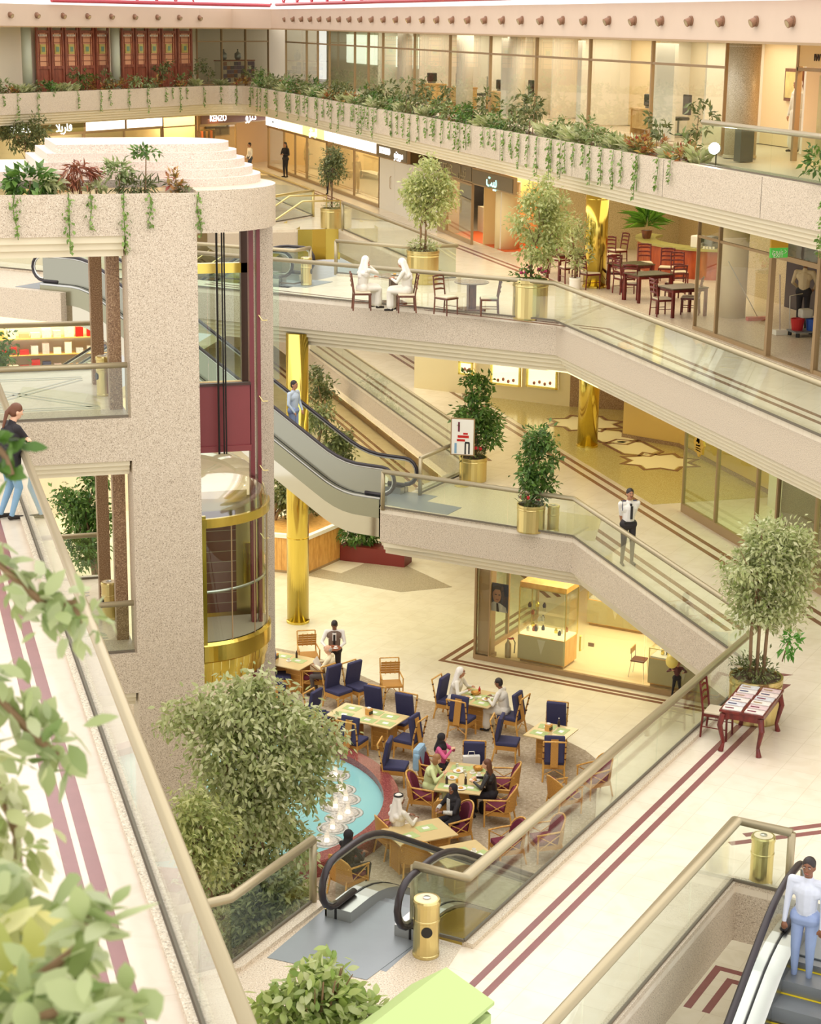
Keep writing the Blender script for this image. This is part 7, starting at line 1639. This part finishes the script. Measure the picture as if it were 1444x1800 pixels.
# ---- poster stand
ps = thing('poster_stand', 'white poster with red lettering and coloured figures on a brass stand', 'poster', (0, 0, L1)); p = at(812, 855, L1); ps.location = (p.x, p.y, L1); ps.rotation_euler = (0, 0, R(-28))
MB().bx(-.32, .32, -.02, .02, .85, 1.85).build('frame', BRONZE, ps); MB().bx(-.29, .29, -.03, -.02, .88, 1.82).build('sheet', PORCELAIN, ps)
for x, z, w, h, m_ in ((-.1, 1.62, .05, .26, MAROON), (.02, 1.36, .3, .07, REDBOT), (.08, 1.44, .12, .05, REDBOT), (-.04, 1.26, .22, .06, REDBOT), (-.18, 1.04, .06, .28, JEANS), (.08, 1.04, .04, .3, BLACK), (.18, 1.05, .04, .3, BLACK), (.13, 1.2, .12, .05, BLACK)): MB().box((x, -.033, z), (w, .004, h)).build('printed_figure', m_, ps)
MB().tube([(0, .02, .85), (0, .02, .03)], .018, 7).build('pole', BRASS_SATIN, ps); MB().lathe([(.2, 0), (.2, .02), (.03, .04)], (0, .02, 0), 16).build('base', BRASS_SATIN, ps)

# ---- brass ashtray bins
def ashbin(label, px, py, z, r=.17, h=.8, hole=True, yaw=0):
    p = at(px, py, z); t = thing('ashtray_bin', label, 'bin', (p.x, p.y + r, z), yaw, 'brass ashtray bins')
    MB().lathe([(r * .97, 0), (r, .02), (r, .05), (r * .96, .06), (r * .96, h * .62), (r, h * .63), (r, h * .66), (r * .96, h * .67), (r * .96, h * .9), (r * 1.03, h * .91), (r * 1.03, h * .97), (r * .95, h), (r * .8, h)], n=24).build('drum', BRASS_SATIN, t)
    MB().lathe([(0, h * .97), (r * .8, h * .97), (r * .8, h)], n=20).build('ash_bowl', plain('sand', srgb(226, 210, 180), .9) if 'sand' not in MATS else MATS['sand'], t); MB().lathe([(.05, h * .97), (.05, h * 1.02), (0, h * 1.03)], n=10).build('ash_knob', STEEL, t)
    if hole: MB().tube([(0, -r * .9, h * .5), (0, -r * 1.0, h * .5)], .075, 14).build('opening', BLACK, t)
ashbin('brass ashtray bin beside the diagonal balustrade and the grey plate', 756, 1690, L1, .18, .82, yaw=R(-15))
ashbin('brass ashtray bin behind the glass of the corner stairwell', 1347, 1562, L1, .17, .75, False)
ashbin('brass ashtray bin next to the slim dark ficus', 976, 936, L1, .15, .65, False)
ashbin('brass ashtray bin on the upper bridge beside the escalator', 541, 503, L2, .16, .8, yaw=R(60))
ashbin('brass ashtray bin in the upper tower opening', 186, 698, L2, .16, .8, yaw=R(-80))
ashbin('brass ashtray bin in the lower tower opening', 195, 1092, L1, .16, .8, yaw=R(-80))
# ---- pale green box on the first floor
GBX = plain('lime_board', srgb(182, 204, 134), .7)
def ray_at(x, y, Y): return atY(x, y, Y)
gb = thing('gabled_box', 'pale green gabled display box beside the potted ficus', 'display box', (7, 17.6, L1))
rid0, rid1 = at(785, 1700, 6.5), at(610, 1835, 6.5)
ax = (rid1 - rid0).normalized(); sd = Vector((-ax.y, ax.x, 0)); 
def gpt(s, o, z): return (rid0.x + ax.x * s + sd.x * o, rid0.y + ax.y * s + sd.y * o, z)
for sgn, nm in ((1, 'roof_panel'), (-1, 'roof_panel')):
    w, dz = (.62, .22) if sgn > 0 else (.45, .35)
    MB().add([gpt(0, 0, 6.5), gpt(2.2, 0, 6.5), gpt(2.2, sgn * w, 6.5 - dz), gpt(0, sgn * w, 6.5 - dz), gpt(0, 0, 6.46), gpt(2.2, 0, 6.46), gpt(2.2, sgn * w, 6.46 - dz), gpt(0, sgn * w, 6.46 - dz)], [(0, 1, 2, 3), (7, 6, 5, 4), (0, 3, 7, 4), (1, 5, 6, 2), (3, 2, 6, 7)]).build(nm, GBX, gb, True)
MB().prism([gpt(.03, .6, 0)[:2], gpt(2.2, .6, 0)[:2], gpt(2.2, -.43, 0)[:2], gpt(.03, -.43, 0)[:2]], L1, 6.13).build('body', GBX, gb, True)
MB().add([gpt(.03, .6, 6.13), gpt(.03, -.43, 6.13), gpt(.03, 0, 6.46)], [(0, 1, 2)]).build('gable', GBX, gb, True)

# ---- ground floor glass shop
A_, B_ = cc(-20.75, 42.0), cc(-12.5, 42.0)
WARMFL = plain('warm_shop_floor', srgb(234, 216, 172), .25, noise=.04, nscale=2)
MB().prism([cc(-20.7, 42.0), cc(-12.5, 42.0), cc(-12.5, 50), cc(-20.7, 50)], .0, .02).struct('floor_shop', WARMFL)
cuts = [-20.75, -20.3, -18.15, -15.9, -14.05, -12.5]
for i in range(5):
    l = ['narrow glass panel with the portrait poster of the ground floor shop', 'shop glass in front of the tall jewellery cabinet', 'glass door panel of the ground floor jewellery shop', 'shop glass in front of the low jewellery counter', 'shop glass beside the child with the balloon'][i]
    bay(l, cc(cuts[i], 42.0), cc(cuts[i + 1], 42.0), 0, 3.4, GLASS_SHOP, None, 1, .14, mw=.035 if i == 0 else .006)
bay('end wall glass of the ground floor jewellery shop', cc(-20.75, 42.0), cc(-20.75, 46), 0, 3.4, GLASS_G, None, 2, .14)
cp_ = thing('corner_pier', 'brown metal clad pier at the corner of the jewellery shop', 'pier', cc(-20.55, 42.2) + (0,)); MB().prism([cc(-20.7, 42.05), cc(-20.35, 42.05), cc(-20.35, 42.4), cc(-20.7, 42.4)], 0, 3.5).build('cladding', BRONZE, cp_, True); MB().prism([cc(-20.74, 42.02), cc(-20.31, 42.02), cc(-20.31, 42.44), cc(-20.74, 42.44)], 0, .14).build('plinth', BRONZE, cp_, True)
dh = thing('pull_handle', 'brass pull handle on the jewellery shop glass door', 'handle', atC3(1022, 1130, 41.95)); hz = dh.location
MB().tube([(hz.x, hz.y, hz.z + .2), (hz.x - .05, hz.y - .05, hz.z + .2), (hz.x - .05, hz.y - .05, hz.z - .2), (hz.x, hz.y, hz.z - .2)], .018, 7).build('bar', BRASS, dh, True); MB().box((hz.x + .2, hz.y - .2, hz.z), (.16, .02, .1), R(-45)).build('lock_plate', BRONZE, dh, True)
MB().prism([cc(-20.7, 49.8), cc(-12, 49.8), cc(-12, 50), cc(-20.7, 50)], 0, 3.6).struct('wall_shop_back', PEACH)
MB().prism([cc(-20.8, 41.9), cc(-12, 41.9), cc(-12, 50), cc(-20.8, 50)], 3.42, 3.55).struct('ceiling_shop', CREAM)
HONEY = wood('honey_wood', srgb(226, 170, 86), srgb(240, 194, 110), 2, .35); GREYG = plain('grey_green_panel', srgb(176, 166, 122), .5, noise=.05, nscale=8); GOLDGLOW = lit('cabinet_glow', (1, .8, .42, 1), .9)
def cabinet(label, c2, c3, w, d, h, glassy, group='jewellery cabinets'):
    t = thing('jewellery_cabinet', label, 'cabinet', cc(c2, c3) + (.02,), R(-45), group)
    MB().bx(-w / 2, w / 2, -d / 2, d / 2, .08, .78).build('base', HONEY, t); MB().bx(-w / 2 - .01, w / 2 + .01, -d / 2 - .02, -d / 2, .1, .76).build('front_panel', GREYG, t); MB().bx(-w / 2 + .04, w / 2 - .04, -d / 2 + .04, d / 2 - .04, 0, .08).build('plinth', BRONZE, t)
    v = [(-.12, -d / 2 - .025, .72), (.12, -d / 2 - .025, .72), (0, -d / 2 - .025, .3)]; MB().add(v, [(0, 1, 2)]).build('inlay', plain('pale_inlay', srgb(196, 192, 160), .4) if 'pale_inlay' not in MATS else MATS['pale_inlay'], t)
    MB().bx(-w / 2 + .02, w / 2 - .02, -d / 2 + .02, d / 2 - .02, .78, .82).build('display_tray', GOLDGLOW if glassy else PORCELAIN, t)
    for a, b, c, e in ((-w / 2, w / 2, -d / 2, -d / 2 + .01), (-w / 2, w / 2, d / 2 - .01, d / 2), (-w / 2, -w / 2 + .01, -d / 2, d / 2), (w / 2 - .01, w / 2, -d / 2, d / 2)): MB().bx(a, b, c, e, .8, h).build('glass_pane', GLASS_SHOP, t)
    for sx in (-1, 1):
        for sy in (-1, 1): MB().bx(sx * w / 2 - .014, sx * w / 2 + .014, sy * d / 2 - .014, sy * d / 2 + .014, .78, h).build('corner_post', BRASS_SATIN, t)
    for sy in (-1, 1): MB().bx(-w / 2, w / 2, sy * d / 2 - .012, sy * d / 2 + .012, h - .02, h).build('top_rail', BRASS_SATIN, t)
    if glassy:
        MB().bx(-w / 2, w / 2, -d / 2, d / 2, h, h + .14).build('cornice', HONEY, t)
        for z in (1.15, 1.5): MB().bx(-w / 2 + .02, w / 2 - .02, -d / 2 + .02, d / 2 - .02, z, z + .012).build('shelf', GLASS_SHOP, t)
    for j in range(18):
        x, y = random.uniform(-w / 2 + .1, w / 2 - .1), random.uniform(-d / 2 + .08, d / 2 - .08); z = random.choice((.82, 1.165, 1.515)) if glassy else .82
        MB().lathe([(.045, 0), (.05, .07), (.02, .13), (0, .15)], (x, y, z), 7).build('trinket', random.choice((PORCELAIN, BRASS, MATS['red_velvet'], NAVY)), t)
cabinet('tall glass jewellery cabinet beside the portrait poster', -18.95, 42.75, 1.35, .8, 2.1, True); cabinet('low jewellery counter near the child with the balloon', -14.95, 42.8, 1.9, .9, 1.05, False); cabinet('honey coloured cabinet farther inside the jewellery shop', -18.4, 46.5, 1.7, .7, 1.3, False); cabinet('honey coloured cabinet near the middle of the jewellery shop', -16.2, 45.9, 1.6, .7, 1.1, False); cabinet('back cabinet deep in the jewellery shop', -17.4, 48.8, 2.2, .6, 2.0, True)
k = thing('shop_chair', 'small brown chair with thin metal legs inside the jewellery shop', 'chair', cc(-16.4, 42.95) + (.02,), R(-130)); rbox((0, 0, .45), (.4, .38, .05), .02).build('seat', DARKWOOD, k); rbox((0, -.18, .72), (.4, .03, .16), .012).build('backrest', RATTAN, k)
for sx in (-1, 1): MB().tube([(sx * .18, .16, .44), (sx * .2, .2, 0)], .01, 5).build('leg', STEEL, k); MB().tube([(sx * .18, -.17, .78), (sx * .18, -.16, .44), (sx * .2, -.22, 0)], .01, 5).build('leg', STEEL, k)
k = thing('fire_extinguisher', 'fire extinguisher standing inside the jewellery shop window', 'extinguisher', cc(-20.0, 42.5) + (.02,)); MB().lathe([(.08, 0), (.085, .03), (.085, .38), (.03, .46), (.03, .52), (0, .53)], n=14).build('cylinder', CHAMPAGNE, k, smooth=True); MB().tube([(0, 0, .5), (.12, 0, .55), (.2, 0, .4), (.18, 0, .1)], .014, 6).build('hose', BLACK, k); MB().bx(-.02, .16, -.02, .02, .5, .54).build('lever', REDBOT, k)
# portrait poster in the shop window
pa_, pb_ = atC3(857, 1022, 42.08), atC3(893, 1078, 42.08)
po = thing('portrait_poster', 'portrait poster of a dark haired man in shirt and tie behind the shop glass', 'poster', ((pa_.x + pb_.x) / 2, (pa_.y + pb_.y) / 2, (pa_.z + pb_.z) / 2), R(-45)); w_ = math.hypot(pa_.x - pb_.x, pa_.y - pb_.y); h_ = abs(pa_.z - pb_.z)
FACE = plain('poster_face', srgb(206, 150, 110), .5); HAIRP = plain('poster_hair', srgb(56, 40, 34), .5)
MB().bx(-w_ / 2, w_ / 2, -.01, .01, -h_ / 2, h_ / 2).build('sheet', plain('poster_ground', srgb(58, 58, 74), .4), po)
def flat(pts, nm, m_, y): MB().add([(x * w_, y, z * h_) for x, z in pts], [tuple(range(len(pts)))[::-1], tuple(range(len(pts)))]).build(nm, m_, po)
flat([(-.48, -.5), (-.4, -.28), (-.15, -.16), (.15, -.2), (.42, -.32), (.48, -.5)], 'printed_shirt', PORCELAIN, -.012)
flat([(.2 * math.cos(a) - .02, .08 + .27 * math.sin(a)) for a in [2 * math.pi * i / 16 for i in range(16)]], 'printed_face', FACE, -.014)
flat([(-.24, .12), (-.2, .34), (0, .44), (.16, .38), (.2, .16), (.12, .28), (-.1, .28), (-.18, .2)], 'printed_hair', HAIRP, -.016)
flat([(-.04, -.2), (.05, -.2), (.1, -.5), (-.02, -.5)], 'printed_tie', HAIRP, -.016); flat([(-.12, .12), (-.02, .11), (-.02, .08), (-.12, .08)], 'printed_eye', HAIRP, -.016); flat([(.05, .11), (.14, .12), (.14, .08), (.05, .08)], 'printed_eye', HAIRP, -.016); flat([(-.07, -.06), (.08, -.06), (.05, -.1), (-.05, -.1)], 'printed_mouth', LIP, -.016)

# ---- ground floor kiosk, red box, back shops
PINE = wood('pine_boards', srgb(206, 150, 76), srgb(228, 176, 98), 3, .45)
kp = [at(x, y, 0) for x, y in ((470, 1004), (540, 1010), (600, 983))]
ks = thing('wooden_kiosk', 'pine board kiosk counter behind the brass column', 'kiosk', (kp[0].x, kp[0].y, 0)); HK = 1.25
for a, b in zip(kp[:-1], kp[1:]):
    P, Q = Vector((a.x, a.y)), Vector((b.x, b.y)); L = (Q - P).length; n_ = max(3, round(L / .16)); u = (Q - P) / L
    for j in range(n_): MB().seg(P + u * (L * j / n_ + .004), P + u * (L * (j + 1) / n_ - .004), .03, .08, HK - .12).build('board', PINE, ks, True)
    MB().seg(P, Q, .03, 0, .08).build('plinth', BRONZE, ks, True); MB().seg(P - u * .03, Q + u * .03, .16, HK - .12, HK).build('counter_rail', WHITE, ks, True)
pbk = [(kp[2].x - .2, kp[2].y + 2.5), (kp[0].x - 1.0, kp[0].y + 2.0)]
MB().prism([(kp[0].x, kp[0].y + .1), (kp[1].x, kp[1].y + .1), (kp[2].x - .05, kp[2].y + .05), pbk[0], pbk[1]], HK - .3, HK - .26).build('counter_top', PINE, ks, True)
rb = thing('red_planter_box', 'long dark red planter box with a dense green bush', 'planter', (0, 0, 0)); ra, rb_ = at(598, 985, 0), at(711, 998, 0)
rb.location = (ra.x, ra.y, 0); P, Q = Vector((ra.x, ra.y)), Vector((rb_.x, rb_.y)); MB().seg(P, Q, .7, 0, .5, o=.35).build('box', plain('dark_red_box', srgb(122, 40, 34), .4), rb, True)
c = P.lerp(Q, .32) + Vector((.1, .45)); Pn, Nn = clump_leaves([((c.x, c.y, .95), (.75, .6, .5)), ((c.x + .2, c.y, 1.1), (.5, .5, .4))], 900, .5, 6, .16); leaves('bush', GREEN, Pn, Nn, .2, rb)
MB().bx(21.0, 21.2, 58, 96, 0, 3.8).struct('wall_ground_shops', SHOPI[0])
for i in range(6): bay('ground floor shop window with shoes, ' + ORD[i] + ' along the inner void', (20.0, 64 + i * 4.2), (20.0, 68.1 + i * 4.2), 0, 3.2, GLASS_SHOP, None, 2, .2)
SHOES = [fab('shoe_brown', srgb(120, 70, 44)), fab('shoe_red', srgb(170, 50, 40)), BLK]
for i in range(14):
    y = 66 + i * 1.15; t = thing('shoe', f'shoe on a stand in the ground floor shop window, {ORDW[i]} from the near end', 'shoe', (20.4 + .15 * (i % 2), y, .55), R(90), 'shoes in the shop window'); MB().lathe([(.05, -.55), (.02, -.53), (.02, -.02), (.1, 0)], n=8).build('stand', PORCELAIN, t); MB().tube([(0, -.12, .05), (0, 0, .05), (0, .14, .025)], [.045, .042, .03], 8).build('upper', SHOES[i % 3], t, smooth=True); MB().bx(-.04, .04, -.16, .17, 0, .015).build('sole', BLACK, t)
area('ground_window_light', (20.5, 76, 3.1), .8, 260, (1, .82, .5), size_y=22)
# back of the ground floor: shelves, dresses on forms
MB().bx(-8, 20, 94, 94.2, 0, 8).struct('wall_ground_back', SHOPI[2])
mannequin('dress form with olive green gown behind the bush', *tuple(at(590, 945, 0))[:2], 0, plain('olive_gown', srgb(126, 124, 48), .7), group='gowns on forms'); mannequin('dress form with amber bodice behind the bush', *tuple(at(583, 935, 0))[:2], 0, plain('amber_gown', srgb(196, 122, 52), .6), group='gowns on forms')
sh = thing('magazine_rack', 'white rack of colourful magazines behind the bush', 'rack', tuple(at(650, 950, 0))[:2] + (0,)); 
for r in range(6):
    MB().bx(-.6, .6, -.05 + .08 * r, .05 + .08 * r, .3 + r * .3, .33 + r * .3).build('shelf', WHITE, sh)
    for c in range(5): MB().box((-.48 + c * .24, .0 + .08 * r, .45 + r * .3), (.2, .02, .22), rx=-.2).build('magazine_cover', random.choice(MAGC + [GREYG, REDBOT, NAVY, MATS['gold_plate'], JUICE]), sh)
MB_ = MB().bx(-.62, -.58, -.1, .5, 0, 2.1).bx(.58, .62, -.1, .5, 0, 2.1); MB_.build('rack_side', WHITE, sh)

# ---- stairs with dark red tiles and brass cladding between first and second floor
RT = plain('dark_red_tile', srgb(112, 52, 44), .3); ST = thing('tiled_staircase', 'staircase with dark red tiled treads descending from the upper bridge', 'staircase', (15.0, 66, L1))
n_ = 24; dx, dz = .3, (L2 - L1) / n_
for i in range(n_):
    x = 15.0 - i * dx; z = L2 - i * dz; so = MB().bx(x - dx, x, 65.1, 67.1, z - dz - .16, z - dz).build('tread', RT, ST, True)
    for j in range(7): MB().bx(x - .004, x + .004, 65.1 + j * .3, 65.115 + j * .3, z - dz, z - .0).build('tile_joint', CHAMPAGNE, so, True)
    MB().bx(x - .004, x + .006, 65.1, 67.1, z - .03, z).build('nosing', CHAMPAGNE, so, True)
for y in (65.05, 67.15):
    MB().add([(15.0, y - .02, L2 + .1), (15.0 - n_ * dx, y - .02, L1 + .1), (15.0 - n_ * dx, y - .02, L1 - .35), (15.0, y - .02, L2 - .4), (15.0, y + .02, L2 + .1), (15.0 - n_ * dx, y + .02, L1 + .1), (15.0 - n_ * dx, y + .02, L1 - .35), (15.0, y + .02, L2 - .4)], [(0, 1, 2, 3), (7, 6, 5, 4), (0, 4, 5, 1), (2, 6, 7, 3)]).build('stringer', BRASS_SATIN, ST, True)
    MB().tube([(16.5, y, L2), (16.5, y, L2 + 1.0), (15.1, y, L2 + 1.0), (15.1 - n_ * dx, y, L1 + 1.0), (14.6 - n_ * dx, y, L1 + 1.0)], .035, 8).build('handrail', BRASS_SATIN, ST, True, True)
bp2 = thing('brass_cladding', 'folded polished brass panel below the head of the tiled stairs', 'panel', (15, 64.9, L2 - 1)); 
for k in range(3): MB().add([(14.9 + k * .52, 64.9 + (.0 if k % 2 else .06), L2 + .0), (15.42 + k * .52, 64.9 + (.06 if k % 2 else .0), L2 + .0), (15.42 + k * .52, 64.9 + (.06 if k % 2 else .0), L2 - 1.1), (14.9 + k * .52, 64.9 + (.0 if k % 2 else .06), L2 - 1.1)], [(0, 1, 2, 3)]).build('brass_sheet', BRASS, bp2, True)

# ---- second floor landing and bookshop seen through the tower
MB().prism([cc(-32.2, 39.2), cc(-32.2, 42.1), cc(-46, 42.1), cc(-46, 39.2)], L2 - .83, L2).struct('landing_second', GRANITE)
MB().bx(-6, 9.5, 62, 62.2, 0, 9).struct('wall_tower_back', PALE_WALL)
bs = thing('goods_shelf', 'lit wall shelving with small boxes seen through the tower opening', 'shelf', (2.5, 61.5, L1))
for k in range(3): MB().bx(-1.5, 8.5, 61.3, 61.9, L1 + .5 + k * .55, L1 + .53 + k * .55).build('shelf_board', HONEY, bs, True)
for k in range(3):
    for j in range(26): MB().bx(-1.3 + j * .37, -1.08 + j * .37 + random.uniform(0, .1), 61.35, 61.6, L1 + .53 + k * .55, L1 + .53 + k * .55 + random.uniform(.15, .38)).build('boxed_item', random.choice(MAGC + [NAPKIN, REDBOT, NAVY, WHITE, GREYG]), bs, True)
area('bookshop_light', (3.5, 60.5, 7.9), 8, 260, (1, .8, .42), size_y=1.5)
